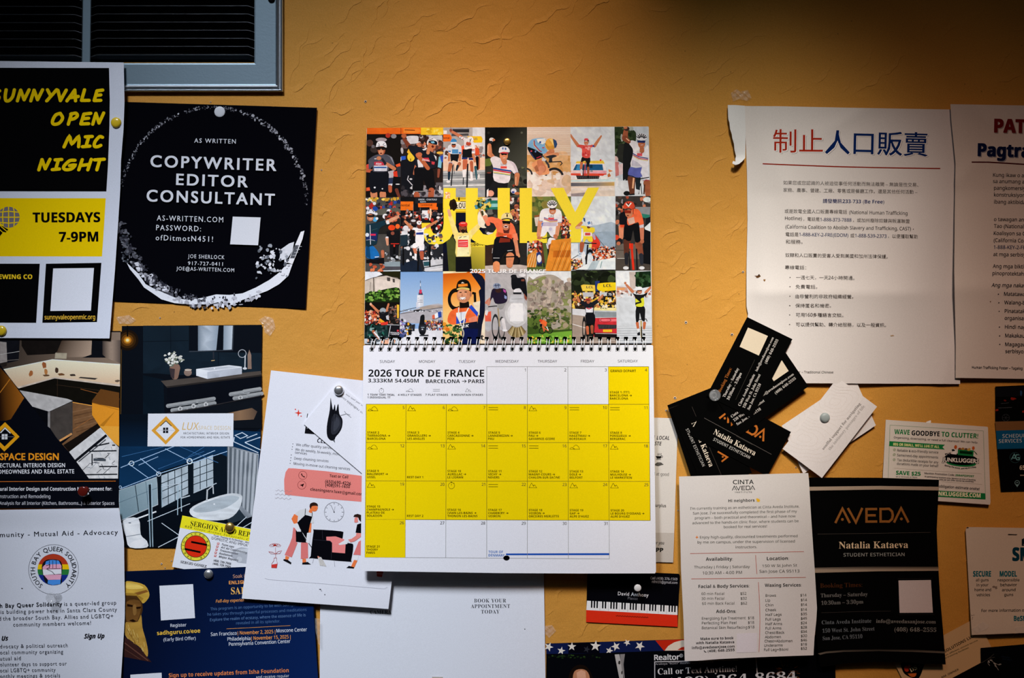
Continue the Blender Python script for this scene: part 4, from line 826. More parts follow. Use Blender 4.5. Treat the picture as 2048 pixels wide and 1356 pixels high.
# torn strip of paper curling off its left edge
def h_torn(x, y): return .0035+.006*sstep(310, 332, y)+.002*math.sin(y*.03)*sstep(1490, 1460, x)
s = Sheet([(1455.5, 210), (1471, 210), (1489.6, 211.5), (1491.3, 262), (1490.4, 316), (1484, 323), (1478, 328), (1471, 330), (1464.5, 327), (1466, 322), (1471, 323), (1470.5, 318), (1472, 312), (1469, 300), (1468, 288), (1464.5, 276), (1463.5, 268), (1460, 258), (1459, 246), (1456.5, 238), (1456, 224)], h_torn, 'dedcdc', grid=7, edge='c8c0b8')
s.build('torn_paper_strip', 'torn white paper strip hanging at the top left corner of the Chinese notice', 'paper')
# ---------------------------------------------------------------- Tagalog poster
def h_tl(x, y):
    h = .0072+.0034*crease(y-(577-(x-1911)*.02), 45)-.0006*crease(y-382, 25)+.0015*math.sin((x-1900)*.012+y*.004)
    h += .0014*crease((x-1922)+(y-355)*.9, 18)*sstep(300, 330, y)*sstep(400, 360, y)+.0013*crease((x-1945)-(y-208)*.9, 18)*sstep(290, 230, y)
    return h-.0016*sstep(1930, 1905, x)
s = Sheet([(1900.8, 208.3), (2048, 211), (2322, 216), (2334, 762), (2048, 757.7), (1911, 755.7), (1911.5, 690), (1909.5, 600), (1908.5, 540), (1909.5, 420), (1911, 325), (1906, 275), (1902.5, 240)], h_tl, 'd8cdc4', grid=11)
s.F(1880, 180, 4.238)
for dx, dy, c, c2 in ((7, 8, '9a8e88', '8e8a90'), (0, 0, '6e1a1c', '141c40')):
    s.TN('PATIGILIN', 462+dx, 358+dy, 112, c, 'b', 1.2, xs=.92, bold=.03); s.TN('Pagtratrapiko', 322+dx, 558+dy, 105, c2, 'b', 1.5, xs=.93, bold=.03)
s.l('4a1416', 11, 268, 611, 420, 612, 712, 630, 1850, 650)
TC = '2a282e'
for t, x, y in (('Kung ikaw o ang kakilala mo', 450, 735), ('sa anumang aktibidad', 450, 788), ('pangkomersiyong', 458, 845), ('konstruksiyon, pabrika', 458, 902), ('ibang aktibidad', 458, 962), ('o tawagan ang Pambansang', 458, 1110), ('Tao (National Human', 458, 1168), ('Koalisyon sa California', 456, 1228), ('(California Coalition', 455, 1288)): s.TN(t, x, y, 31, TC, 's', 1.0, xs=.93, bold=.014)
s.TN('1-888-KEY-2-FREEDOM', 456, 1346, 30, '26345c', 's', .8, xs=.93, bold=.012)
s.F(1880, 490, 4.679)
for t, x, y in (('at mga serbisyo', 500, 103), ('Ang mga biktima', 495, 214), ('pinoprotektahan', 492, 281), ('Matatawagan', 600, 474), ('Walang-bayad', 602, 554), ('Pinatatakbo', 606, 634), ('organisasyon', 606, 700), ('Hindi nagpapakilala', 608, 782), ('Makakausap', 610, 863), ('Magagawa', 610, 945), ('serbisyo, at', 612, 1010)): s.TN(t, x, y, 34, TC, 's', 1.0, xs=.93, bold=.014)
s.TN('Ang mga nakahanda', 482, 391, 34, TC, 's', .8, xs=.93, bold=.014, shear=.18)
for x, y in ((547, 460), (551, 540), (554, 620), (557, 768), (559, 850), (560, 930)): s.e(TC, x, y, 5.5)
s.T('Human Trafficking Poster – Tagalog', 300, 1156, 772, 1166, 24, TC, 's', .014); s.b('8a7058', 475, 530, 7, 8, .5)
s.build('notice_poster', 'creased notice in Tagalog at the right edge, overlapping the Chinese one', 'poster', group='creased notices on the right')
# ---------------------------------------------------------------- the fan of black cards
GOLD = 'b8682a'; TX = 'c8c2bc'
def bcard(corners, h, name_lbl, draw):
    q = [(1320+x/3.568, 620+y/3.568) for x, y in corners]
    s = Sheet(q, h, '08080a', edge='4a4642', thick=.0004); s.F(1320, 620, 3.568); draw(s)
    return s.build('business_card', name_lbl, 'card', group='black cards fanned under the clear pin')
def cE(s): s.l('2c2622', 3, 60, 705, 215, 652)
bcard([(52, 680), (383, 548), (586, 1160), (255, 1295)], .0062, 'plain-faced black card at the far left and bottom of the fan', cE)
def cD(s):
    s.T('Natalia Kataeva', 224, 807, 353, 1122, 37, 'e0d2be', 'S', -.006); s.T('STUDENT ESTHETICIAN', 183, 852, 303, 1118, 21, 'b4b0aa', 's', .01, 1.15)
    s.l('3a3430', 3, 352, 980, 445, 1195); s.l('3a3430', 3, 228, 690, 258, 760)
    s.T('AVED', 330, 760, 425, 995, 62, GOLD, 'g', .01, 1.2); s.l(GOLD, 12, 412, 1010, 480, 1050, 440, 1082); s.e(GOLD, 448, 1048, 7)
bcard([(75, 703), (406, 563), (655, 1163), (320, 1307)], .0069, 'black card with a vertical cream name, lower left in the fan', cD)
def logo(sh, x0, y0, x1, y1, cap, w, col):     # five capitals, the two As without a bar but with a dot
    L = math.hypot(x1-x0, y1-y0); ux, uy = (x1-x0)/L, (y1-y0)/L
    P_ = lambda t, v: (x0+ux*t*L+uy*v*cap, y0+uy*t*L-ux*v*cap)
    def ln(*pts): sh.l(col, w, *[c for p in pts for c in P_(*p)])
    k = w/2/cap
    ln((.01, 0), (.107, .97), (.205, 0)); ln((.18, 1), (.287, .03), (.375, 1)); ln((.575, 1-k), (.43, 1-k), (.43, k), (.575, k)); ln((.43, .5), (.555, .5))
    ln((.62, k), (.62, 1-k), (.68, 1-k), (.735, .93), (.775, .75), (.785, .5), (.775, .25), (.735, .07), (.68, k), (.62, k)); ln((.80, 0), (.897, .97), (.995, 0))
    for t in (.105, .90): sh.e(col, *P_(t, .24), w*.62)
def cC(s):
    s.T('Natalia Kataeva', 378, 884, 673, 1040, 40, 'e6d8c4', 'S', -.004); s.T('STUDENT ESTHETICIAN', 378, 930, 636, 1063, 22, 'b8b4ae', 's', .012, 1.12)
    s.l('5a5450', 3, 315, 770, 795, 1030); logo(s, 420, 772, 738, 938, 78, 14, GOLD); s.l('33302c', 3, 545, 900, 660, 962)
bcard([(380, 574), (935, 870), (765, 1187), (210, 890)], .0076, 'black card with a large cream name and orange letters, front of the fan', cC)
def cB(s):
    s.p('d8c8b0', 765, 432, 870, 360, 918, 435, 812, 508)
    s.T('info@avedasanjose.com', 712, 632, 957, 462, 17, TX, 'S', -.008); s.T('(408) 648-2555', 826, 602, 972, 492, 18, TX, 'S', -.008)
    s.T('Cinta Aveda Institute', 513, 770, 700, 632, 19, TX, 'S', -.008); s.T('150 West St. John Street', 530, 797, 748, 652, 19, TX, 'S', -.008); s.T('San Jose, CA 95110', 552, 824, 722, 712, 19, TX, 'S', -.008)
bcard([(868, 262), (1060, 545), (575, 895), (383, 612)], .0083, 'black card tilted right in the fan, partly behind the topmost card', cB)
def cA(s):
    s.p('d8c8b0', 628, 125, 770, 185, 705, 325, 568, 262)
    s.T('info@avedasanjose.com', 693, 440, 813, 198, 17, TX, 'S', -.008); s.T('(408) 648-2555', 760, 385, 846, 214, 18, TX, 'S', -.008); s.T('Booking Times:', 432, 590, 514, 418, 22, '9a5a28', 'S', -.008)
    s.T('Thursday – Saturday', 463, 625, 564, 418, 19, TX, 'S', -.008); s.T('10:30am – 3:30pm', 492, 645, 585, 452, 19, TX, 'S', -.008); s.l('33302c', 3, 540, 640, 676, 355)
    s.T('Cinta Aveda Institute', 573, 687, 679, 462, 19, TX, 'S', -.008); s.T('150 West St. John Street', 605, 702, 719, 462, 19, TX, 'S', -.008); s.T('San Jose, CA 95110', 638, 714, 722, 530, 19, TX, 'S', -.008)
bcard([(622, 50), (945, 208), (656, 768), (333, 610)], .0090, 'topmost black card of the fan, standing steeply, held by the clear pin', cA)
# ---------------------------------------------------------------- white cards under the grey tack
def contour(s, seed, x0, y0, n, R, lim=1.0):
    rr = random.Random(seed)
    ph = [rr.uniform(0, 6.28) for _ in range(4)]
    for k in range(1, n+1):
        r = R*k/n; q = []
        for i in range(41): t = 2*math.pi*i/40; q += [x0+r*1.25*math.cos(t)*(1+.2*math.sin(2*t+ph[0])+.1*math.sin(3*t+ph[1]+k*.2)), y0+r*math.sin(t)*(1+.2*math.sin(2*t+ph[2])+.08*math.sin(5*t+ph[3]))]
        s.l('d3c8c0', 2.0, *q)
def wcard(corners, h, lbl, seed, main=False, grid=10):
    q = [(1540+x/6.165, 750+y/6.165) for x, y in corners]; s = Sheet(q, h, 'e2dcda', grid=grid, edge='b8aea6', thick=.0004); s.F(1540, 750, 6.165)
    s.clip([(x*.992+sum(p[0] for p in q)/4*.008, y*.992+sum(p[1] for p in q)/4*.008) for x, y in q])
    if main: contour(s, seed, 420, 780, 6, 330); contour(s, seed+1, 800, 330, 5, 250)
    else: contour(s, seed, 300, 560, 5, 300)
    s.clip()
    if main: s.T('soulful support for navigating', 662, 925, 1122, 358, 36, '7c7674', 'S', -.02); s.T('the initiatory passages of life', 742, 930, 1172, 388, 36, 'aaa4a2', 'S', -.02)
    return s.build('business_card', lbl, 'card', group='white cards under the grey tack')
wcard([(145, 625), (410, 1220), (1305, 620), (1040, 25)], .0038, 'white card mostly hidden beneath the card with the grey tack', 5)
def h_w(x, y):
    t = ((x-1540)*6.165*.791+(y-750)*6.165*.612)   # across the card, from its upper left long edge
    return .0052+.0036*sstep(640, 1200, t)-.0006*sstep(700, 550, t)
wcard([(155, 910), (640, 1270), (1320, 390), (835, 30)], h_w, 'white card with grey slanted lettering under the grey tack', 8, True)
# ---------------------------------------------------------------- green clutter coupon
def h_jk(x, y): return .0010+.0040*sstep(900, 1010, y)
s = Sheet([(1771.6, 839.4), (1974.5, 853.5), (1976, 855.5), (1981, 1004), (1980, 1009.5), (1763.5, 994)], h_jk, 'd9d1c6', grid=20)
s.F(1760, 820, 6.458); GR = '1f7a40'
for q in ((130, 195, 1335, 270, 1362, 1150), (130, 195, 100, 1000)): s.l(GR, 3.5, *q)
s.T('WAVE', 185, 310, 382, 320, 62, GR, 'b', .014); s.T('GOODBYE', 408, 326, 770, 340, 62, '14161a', 'b', .014); s.T('TO CLUTTER!', 793, 343, 1265, 368, 62, GR, 'b', .014)
s.T('Organizing, downsizing, or need a full cleanout? We can help.', 178, 366, 1264, 432, 25, '24242a', 's', .016)
s.p(GR, 122, 402, 840, 448, 806, 480, 836, 511, 116, 466); s.T("BIG OR SMALL, WE'LL LUG IT ALL", 172, 457, 766, 492, 33, 'e8e8a0', 'b', .01)
for t, x, y, x2, y2 in (('Reliable & eco-friendly service', 222, 536, 752, 563), ('Same/next-day appointments', 220, 598, 750, 628), ('Tax deductible receipts for any', 222, 660, 753, 692), ('donations made on your behalf', 217, 708, 753, 740)): s.T(t, x, y, x2, y2, 32, '2a2a2e', 's', .012)
for (x, y) in ((187, 515), (184, 577), (182, 642)): s.ring('6a8a4a', x, y, 15, 4); s.l('4a7a3a', 4, x-8, y-2, x-2, y+6, x+9, y-9)
s.T('SAVE $25', 207, 834, 523, 850, 50, GR, 'b', .02); s.T('on a 1/2 truck or more', 205, 868, 480, 880, 18, '26262a', 's', .016); s.T('Mention Promotion Code:', 575, 828, 960, 852, 24, '2a2a2e', 's', .02); s.T('25RAPIDPOST', 972, 854, 1214, 868, 24, GR, 'b', .02)
s.T('At participating locations only. Mention at time of booking', 575, 866, 1232, 912, 17, '2a2a2e', 's', .026); s.T('time per job. Offer cannot be combined.', 765, 906, 1212, 934, 17, '2a2a2e', 's', .026)
s.l('b0a898', 2, 180, 750, 740, 790, 1310, 822); s.l('b0a898', 2, 790, 925, 1320, 960)
s.T('obligation estimate onsite!', 765, 1000, 1283, 1036, 33, '1e1e22', 's', .02, pre='Free no-'); s.p(GR, 98, 1000, 750, 1040, 1358, 1076, 1362, 1155, 750, 1120, 95, 1080); s.T('NKLUGGERS.COM', 757, 1105, 1297, 1131, 52, 'e8e4c0', 'b', .02, pre='JU')
s.e(INK, 1045, 645, 228, 76, 4, 40); s.e(GR, 1050, 690, 190, 40, 4, 30); s.e(INK, 1045, 638, 222, 74, 4, 40)
s.p(GR, 1008, 505, 1212, 522, 1205, 600, 1003, 580); s.p('0c2c16', 1030, 525, 1195, 540, 1192, 575, 1028, 560); s.e('c05a28', 977, 478, 19, 26); s.e('c05a28', 1206, 492, 18, 24); s.p('e8e4de', 940, 520, 985, 515, 990, 575, 930, 570); s.p(INK, 925, 510, 950, 505, 975, 525, 935, 535); s.l('2a5a30', 8, 1215, 530, 1255, 575)
for x, c in ((1030, '8a3a28'), (1070, 'a87a3a'), (1110, '6a4a3a'), (1150, 'c09a4a')): s.b(c, x, 500+(x-1030)*.08, 22, 16)
s.T('THE', 845, 600, 920, 585, 36, '16181c', 'b', .03)
for off, c, bd in ((0, '101014', .11), (0, 'e8e2d8', .03)): s.T('JUNKLUGGERS', 808, 664, 1272, 688, 52, c, 'g', bd, 1.02)
s.T('Saving the world,', 835, 722, 1035, 765, 19, '1e1e22', 'b', .01); s.T('one lug at a time.', 1048, 766, 1245, 744, 19, '1e1e22', 'b', .01)
s.build('coupon_card', 'white and green coupon about clutter, half behind a black flyer', 'coupon')
s = Sheet([(1852, 845.5), (1853, 843.5), (1861, 840.5), (1862, 842), (1861.5, 846)], .00055, 'ecebe8'); s.build('paper_scrap', 'tiny white paper scrap poking out above the green coupon', 'scrap')
# ---------------------------------------------------------------- black flyer beneath the letter
def h_av(x, y): return .0062+.0016*sstep(1000, 955, y)+.0026*crease(y-1140, 30)+.0034*sstep(1230, 1329, y)*(.4+.6*sstep(1650, 1890, x))+.0015*math.sin((x-1600)*.011)
s = Sheet([(1606, 954.5), (1617, 955), (1760, 955.5), (1878, 959.5), (1875.8, 1010), (1873.5, 1060), (1876.7, 1135), (1880, 1190), (1884.5, 1242), (1891.5, 1329), (1850, 1328), (1809, 1324.5), (1750, 1324), (1687, 1327), (1652, 1333), (1640, 1334), (1630, 1250), (1618, 1120)], h_av, '09090b', grid=12, edge='6a5e50')
s.F(1600, 940, 6.4); BE = 'b09c88'
s.p(BE, 40, 216, 118, 215, 1000, 204, 1780, 215, 1776, 262, 1000, 250, 124, 264, 60, 268)
s.grad([(0, '0c0b0b'), (.5, '6a5e52'), (1, 'a8947e')], 900, 1232, 900, 1285, (120, 1255, 194, 1250, 1000, 1232, 1772, 1236, 1775, 1290, 1000, 1296, 200, 1316, 130, 1325))
logo(s, 443, 679, 1393, 671, 190, 30, '8a5628'); s.l('4a423c', 4, 225, 821, 1670, 799)
s.T('Natalia Kataeva', 498, 1005, 1384, 998, 86, 'd6bc98', 'S', -.008); s.T('STUDENT ESTHETICIAN', 557, 1108, 1338, 1101, 43, '9a9a94', 's', 0, 1.06)
s.F(1600, 1120, 5.747)
s.T('Booking Times:', 232, 320, 716, 308, 50, '4a2a18', 'S', -.02); s.T('Thursday – Saturday', 238, 430, 778, 412, 44, '74726e', 'S', -.008); s.T('10:30am – 3:30pm', 245, 516, 728, 500, 44, '74726e', 'S', -.008); s.l('3c3632', 4, 245, 606, 700, 592, 1045, 587)
s.T('Cinta Aveda Institute', 250, 740, 820, 720, 44, '6e7478', 'S', -.008); s.T('info@aveedasanjose.com', 875, 722, 1560, 731, 42, '84827c', 'S', -.008); s.T('150 West St. John Street', 258, 836, 858, 810, 44, '6e7478', 'S', -.008); s.T('(408) 648–2555', 1085, 820, 1566, 826, 46, '84827c', 'S', -.02); s.T('San Jose, CA 95110', 262, 922, 718, 898, 44, '6e7478', 'S', -.008)
s.l('2c2826', 4, 1122, 215, 1520, 213); s.l('2c2826', 4, 1138, 628, 1545, 626); s.p('d6c8c4', 1132, 235, 1505, 230, 1527, 605, 1145, 608)
s.grad([(0, '0c0b0b'), (1, '6a6054')], 900, 1025, 900, 1065, (205, 1075, 300, 1052, 500, 1035, 900, 1022, 1300, 1030, 1660, 1050, 1668, 1072, 1300, 1056, 900, 1046, 500, 1056, 300, 1072, 232, 1090))
s.build('salon_flyer', 'tall black flyer with orange capitals and pale bands, right of the letter', 'flyer')
# ---------------------------------------------------------------- salon letter
def h_ct(x, y): return .0100+.0105*max(0, (y-1150)/172)**2*(.55+.45*sstep(1370, 1630, x))+.0022*math.sin((y-950)*.0125+(x-1358)*.004)*sstep(1500, 1635, x)-.0006*sstep(1010, 950, y)
s = Sheet([(1358, 953), (1480, 949.5), (1616.4, 946), (1618, 961), (1622, 1030), (1629.5, 1140), (1634, 1216), (1632.6, 1241), (1629, 1275), (1627, 1310.5), (1540, 1313.5), (1440, 1318), (1395, 1321.5), (1369.4, 1322), (1367, 1240), (1362, 1140), (1360, 1040)], h_ct, 'd8d3cf', grid=11)
s.F(1350, 930, 6.457); IK = '2c2e2c'; I2 = '4a4c46'
s.T('CINTA', 748, 249, 1015, 246, 56, IK, 'g', .014, 1.08); logo(s, 735, 329, 1033, 322, 57, 9, IK); s.T('INSTITUTE', 778, 362, 993, 360, 20, '3a3c3a', 'g', .01, 1.3)
s.T('Hi neighbors', 690, 481, 1028, 473, 37, IK, 'b', -.014); s.p('e8b430', 1048, 440, 1066, 428, 1096, 448, 1096, 468, 1080, 480, 1060, 474); s.l('e8b430', 8, 1050, 432, 1075, 455); s.l('9a9a94', 3, 1085, 428, 1098, 432); s.l('9a9a94', 3, 1048, 468, 1058, 476)
for t, x, y, x2, y2 in (("I'm currently training as an esthetician at Cinta Aveda Institute,", 198, 579, 1605, 550), ("San Jose. I've successfully completed the first phase of my", 232, 640, 1575, 613), ('program – both practical and theoretical – and have now', 257, 701, 1557, 675), ('advanced to the hands-on clinic floor, where students can be', 225, 765, 1596, 738), ('booked for real services!', 630, 817, 1187, 806), ('Enjoy high-quality, discounted treatments performed', 322, 950, 1583, 932), ('by me on campus, under the supervision of licensed', 292, 1014, 1548, 1000), ('instructors.', 783, 1076, 1058, 1073), ('Thursday | Friday | Saturday', 245, 1335, 968, 1328), ('150 W St John St', 1128, 1320, 1577, 1310)): s.T(t, x, y, x2, y2, 33, I2, 's', .006)
s.p('e07a28', 283, 908, 289, 928, 306, 933, 289, 939, 283, 958, 277, 939, 262, 933, 277, 928)
RD = 'b4503c'; s.l(RD, 6, 195, 1144, 900, 1132, 1665, 1119); s.l(RD, 6, 1040, 1162, 1050, 1300, 1058, 1410)
s.T('Availability:', 398, 1236, 747, 1233, 42, IK, 'b', -.022); s.T('Location:', 1187, 1229, 1473, 1225, 42, IK, 'b', -.022)
s.F(1350, 1120, 6.457)
s.T('10:30 AM - 4:00 PM', 357, 186, 865, 178, 38, I2, 's', .004); s.T('San Jose CA 95113', 1090, 166, 1607, 161, 38, I2, 's', .004); s.l(RD, 6, 210, 244, 1690, 225); s.l(RD, 6, 1077, 286, 1090, 520, 1098, 760, 1092, 1000, 1084, 1190)
s.T('Facial & Body Services:', 303, 362, 960, 353, 41, IK, 'b', -.022); s.T('Waxing Services:', 1160, 346, 1635, 342, 41, IK, 'b', -.022); s.T('Add-Ons:', 530, 683, 790, 682, 41, IK, 'b', -.022)
for t, x, y, x2, y2 in (('60 min Facial', 342, 452, 635, 451), ('$52', 845, 450, 922, 449), ('30 min Facial', 343, 514, 637, 512), ('$32', 848, 512, 928, 511), ('60 min Back Facial', 350, 578, 767, 575), ('$62', 850, 575, 931, 574), ('Energizing Eye Treatment', 347, 772, 912, 764), ('$18', 943, 764, 1021, 763), ('Perfecting Plan Peel', 347, 831, 793, 826), ('$18', 943, 823, 1023, 822), ('Botanical Skin Resurfacing', 347, 893, 932, 885), ('$18', 945, 882, 1026, 881)): s.T(t, x, y, x2, y2, 34, '5c5c54' if y < 600 and x < 800 else I2, 's', .003)
for t, x, y, x2, y2 in (('Make sure to book', 330, 1034, 757, 1021), ('with Natalia Kataeva', 272, 1088, 765, 1074), ('info@avedasanjose.com', 220, 1150, 770, 1130), ('(408) 648-2555', 422, 1192, 770, 1175)): s.T(t, x, y, x2, y2, 33, '26282a', 'b')
s.l('26282a', 9, 374, 1168, 384, 1184, 405, 1190); s.p('dcd6da', 800, 950, 1062, 940, 1056, 1190, 794, 1197)
for i, (t, w, pr) in enumerate((('Brows', 134, '$14'), ('Lip', 60, '$14'), ('Chin', 100, '$14'), ('Cheek', 138, '$14'), ('Half Legs', 206, '$35'), ('Full Legs', 195, '$45'), ('Half Arms', 213, '$24'), ('Full Arms', 203, '$28'), ('Chest/Back', 247, '$34'), ('Abdomen', 205, '$20'), ('Chest+Abdomen', 358, '$46'), ('Underarms', 236, '$18'), ('Full Leg+Bikini', 310, '$52'))):
    y = (475, 538, 600, 662, 722, 782, 841, 898, 954, 1010, 1063, 1119, 1174)[i]; yp = (470, 531, 592, 655, 712, 770, 828, 885, 940, 995, 1050, 1104, 1158)[i]; x = 1170-(i > 7)*(i-7)*4
    s.T(t, x, y, x+w, y-3, 33, '45463f', 's', .004); s.T(pr, 1620+(i > 0)*6, yp, 1698+(i > 0)*6, yp-1, 33, '45463f', 's', .004)
s.build('salon_letter', 'white printed letter with price lists and red rules, below the black card fan', 'letter')
# ---------------------------------------------------------------- far right: service card, gun safety card, tan card, dark card
s = Sheet([(1990.6, 773), (2048, 770.5), (2170, 766), (2182, 978), (2048, 981.5), (2002.3, 982.7), (1996, 915), (1992, 860)], .0016, '0b0c0f', edge='3a3632')
s.F(1960, 740, 4.841)
s.p('15161a', 150, 170, 1000, 130, 1000, 480, 150, 495); s.p('0a0a0c', 150, 260, 426, 255, 1000, 250, 1000, 490, 150, 495); s.b('8a2418', 320, 280, 26, 14, .4); s.b('6a1c14', 243, 296, 14, 8); s.b('8a2418', 165, 388, 16, 9); s.b('8a2418', 420, 405, 10, 12); s.b('26466a', 396, 225, 12, 24)
s.l('4a4e54', 3, 200, 325, 280, 318); s.l('4a4e54', 4, 175, 368, 310, 362); s.ring('3c4046', 250, 462, 36, 5); s.e('08080a', 250, 465, 52, 48, 0, 30); s.ring('33373c', 250, 462, 34, 4)
for i in range(6): a = i*math.pi/3; s.l('33373c', 3, 250, 462, 250+34*math.cos(a), 462+34*math.sin(a))
s.p('7a5634', 146, 500, 1050, 480, 1050, 560, 155, 588); s.p('15557e', 155, 588, 1055, 562, 1060, 745, 168, 766)
s.TN('SCHEDULE YOUR', 218, 657, 34, 'c2c8c8', 's', -1.5, sp=1.1, bold=.01); s.TN('SERVICES TODAY', 183, 706, 34, 'c2c8c8', 's', -1.5, sp=1.1, bold=.01)
s.ring('30555a', 340, 848, 50, 3); s.l('6aa6aa', 9, 304, 866, 332, 815, 356, 870); s.l('6aa6aa', 9, 318, 852, 344, 852); s.l('6aa6aa', 8, 378, 822, 352, 820, 344, 846, 358, 870, 380, 868, 380, 848, 360, 848)
s.TN('650', 384, 966, 42, 'd8c8b0', 'b', xs=.8); s.TN('www', 388, 1026, 16, 'b8a890', 'b'); s.ring('7aa0a4', 360, 1092, 22, 5); s.p('7aa0a4', 342, 1108, 378, 1108, 360, 1134); s.l('7aa0a4', 5, 350, 1096, 360, 1086, 370, 1096)
s.build('service_card', 'black and blue service card at the right edge, under the Tagalog notice', 'card')
def h_sm(x, y): return .0044+.0028*sstep(1180, 1270, y)-.0014*sstep(1980, 1935, x)
s = Sheet([(1933.5, 1053.9), (2048, 1056), (2226, 1060), (2236, 1258), (2048, 1266), (1943.4, 1270), (1938, 1180), (1931.3, 1060)], h_sm, 'd2c2ae', grid=18)
s.F(1900, 1020, 5.02); TE = '1c6670'
s.e('16222c', 757, 314, 34, 36); s.TN('SMART', 630, 508, 128, '123c4c', 'b', xs=.75, bold=.035); s.TN('Be', 720, 360, 70, '16222c', 'b')
s.T('SECURE', 233, 668, 411, 668, 54, TE, 'b', .03); s.T('MODEL', 500, 668, 671, 668, 54, TE, 'b', .03)
for t, x, y, x2 in (('all guns', 260, 717, 388), ('in your', 268, 766, 386), ('home and', 248, 815, 413), ('vehicles', 266, 866, 402), ('responsible', 480, 717, 697), ('behavior', 506, 765, 672), ('around', 523, 815, 658), ('guns', 546, 864, 635)): s.T(t, x, y, x2, y-1, 28, '33302e', 's', .016)
s.TN('For more information on', 316, 1024, 28, '33302e', 's', -.6, xs=1.0, bold=.016); s.TN('BeSMART.org', 642, 1113, 50, TE, 'b', xs=.72, bold=.02); s.b('3a2c20', 175, 178, 12, 7, .4)
for _ in range(5): s.b('5a4c40', random.uniform(220, 250), random.uniform(1050, 1100), 4, 4)
s.b('8a7a6c', 455, 775, 22, 14, .6)
o = s.build('safety_card', 'kraft-toned card in teal lettering at the lower right edge, taped corner', 'card')
s = Sheet([(1780+60/7.642, 1220+795/7.642), (1780+1330/7.642, 1220+110/7.642), (1780+1640/7.642, 1220+760/7.642), (1780+380/7.642, 1220+1440/7.642)], .0018, 'd0ac7c', edge='8a7458')
s.F(1780, 1220, 7.642)
s.T('SOLUTIONS LLC', 842, 655, 1282, 415, 45, '241c14', 'b', -.004); s.T('clean, efficient, sincere service', 800, 726, 1342, 470, 20, '2c3418', 'b'); s.T('and training facilities', 800, 768, 1205, 583, 20, '34421c', 'b'); s.T('DM, OWNER', 796, 1046, 1056, 918, 30, '241c14', 'b')
s.p('~'+INK, 185, 790, 510, 790, 500, 900, 470, 990, 420, 1060, 340, 1040, 240, 990, 190, 920); s.p('~b03420', 218, 880, 240, 850, 270, 855, 290, 835, 315, 850, 310, 880, 285, 900, 285, 930, 255, 945, 225, 925); s.T('DS', 318, 952, 422, 900, 60, 'e0d0a0', 'S', -.02); s.p('d0662a', 270, 972, 405, 966, 398, 1000, 372, 1022, 335, 1026, 298, 1006)
for t in (-.5, 0, .5): s.l('5a3a18', 6, 450, 905, 450+40*math.sin(t), 905-34*math.cos(t))
s.build('business_card', 'tan card with a dark shield emblem, tucked between the lower right flyers', 'card')
s = Sheet([(1780+1385/7.642, 1220+580/7.642), (2150, 1280), (2150, 1420), (1780+1405/7.642, 1420)], .0030, '0d0e11', edge='4a4640')
s.F(1780, 1220, 7.642); s.TN('cleaning', 1700, 720, 26, '1c2a3c', 'I', 8); s.TN('and more', 1720, 755, 26, '1c2a3c', 'I', 8)
s.build('business_card', 'blank-looking black card in the bottom right corner, below the kraft card', 'card')
s = Sheet([(1780+940/7.642, 1220+1045/7.642), (1780+1610/7.642, 1220+688/7.642), (2075, 1382), (1935, 1420), (1918, 1390)], .0036, '0c0c0e', edge='8a847c')
s.F(1780, 1220, 7.642); FL = 'a8a49c'
s.l('5a5650', 4, 1390, 812, 1505, 745, 1590, 672); s.l('6a665e', 3, 1520, 740, 1602, 720)
for q in ((1495, 790, 1500, 820, 1525, 850), (1540, 770, 1600, 810, 1660, 840, 1690, 830), (1590, 810, 1620, 860, 1660, 920)): s.l(FL, 5, *q)
for (x, y, a) in ((1512, 790, 60), (1600, 820, 30), (1680, 832, -10), (1545, 768, 10), (1615, 855, 50)): s.e(FL, x, y, 22, 10, a); s.e('5a5852', x+4, y+3, 10, 5, a)
s.build('business_card', 'black card with a pale sprig drawing, lowest at the right', 'card')
# ---------------------------------------------------------------- pins and tacks
MT = lambda n, c, r=.3, **k: mat(n, c, r, **k)
def dome(R, Hh): return [(R, 0), (R*1.0, Hh*.25), (R*.93, Hh*.55), (R*.78, Hh*.8), (R*.5, Hh*.95), (R*.2, Hh*1.0), (.00002, Hh*1.005)]
def tack(name, px, py, h, R, Hh, m, lbl, cat='tack', prof=None):
    k = S*(D-h)/D; o = lathe(name, px, py, h, prof or dome(R*k, Hh), m); t = PW(px, py, h+Hh*.6); o.location.x = t[0]; o.location.z = t[2]; return tag(o, lbl, cat, 'thumbtacks on the board')
ym = MT('yellow_enamel', (.72, .50, .02), .25, coat=.5)
tack('thumbtack', 231.5, 244.8, .0075, 10.5, .0026, ym, 'yellow tack at the right edge of the open mic poster')
tack('thumbtack', 1.5, 661.5, .0046, 10.5, .0026, ym, 'yellow tack at the bottom of the open mic poster')
tack('thumbtack', 439.3, 223.5, .00125, 10.8, .0007, MT('matte_pale_steel', (.60, .62, .66), .5), 'flat pale disc tack on top of the black copywriter card')
tack('thumbtack', 677, 781, .0083, 10.2, .0034, MT('chrome', (.82, .84, .87), .26, metal=.9, bump=(60, .01)), 'silver dome tack holding the raven card')
tack('thumbtack', 416.5, 1149, .0042, 9.6, .0034, mat('chrome'), 'silver dome tack on the navy event flyer')
tack('thumbtack', 458.8, 1055.3, .0034, 10, .0034, MT('brass', (.80, .50, .12), .28, metal=.9, bump=(60, .01)), 'gold dome tack on the car repair card')
tack('thumbtack', 1014.2, 282.6, .0102, 7.2, .0022, mat('brass'), 'brass tack hanging the calendar, at its top')
tack('thumbtack', 1650.5, 835.5, .0066, 9.8, .0026, MT('grey_enamel', (.33, .38, .38), .45), 'grey tack pinning the white cards')
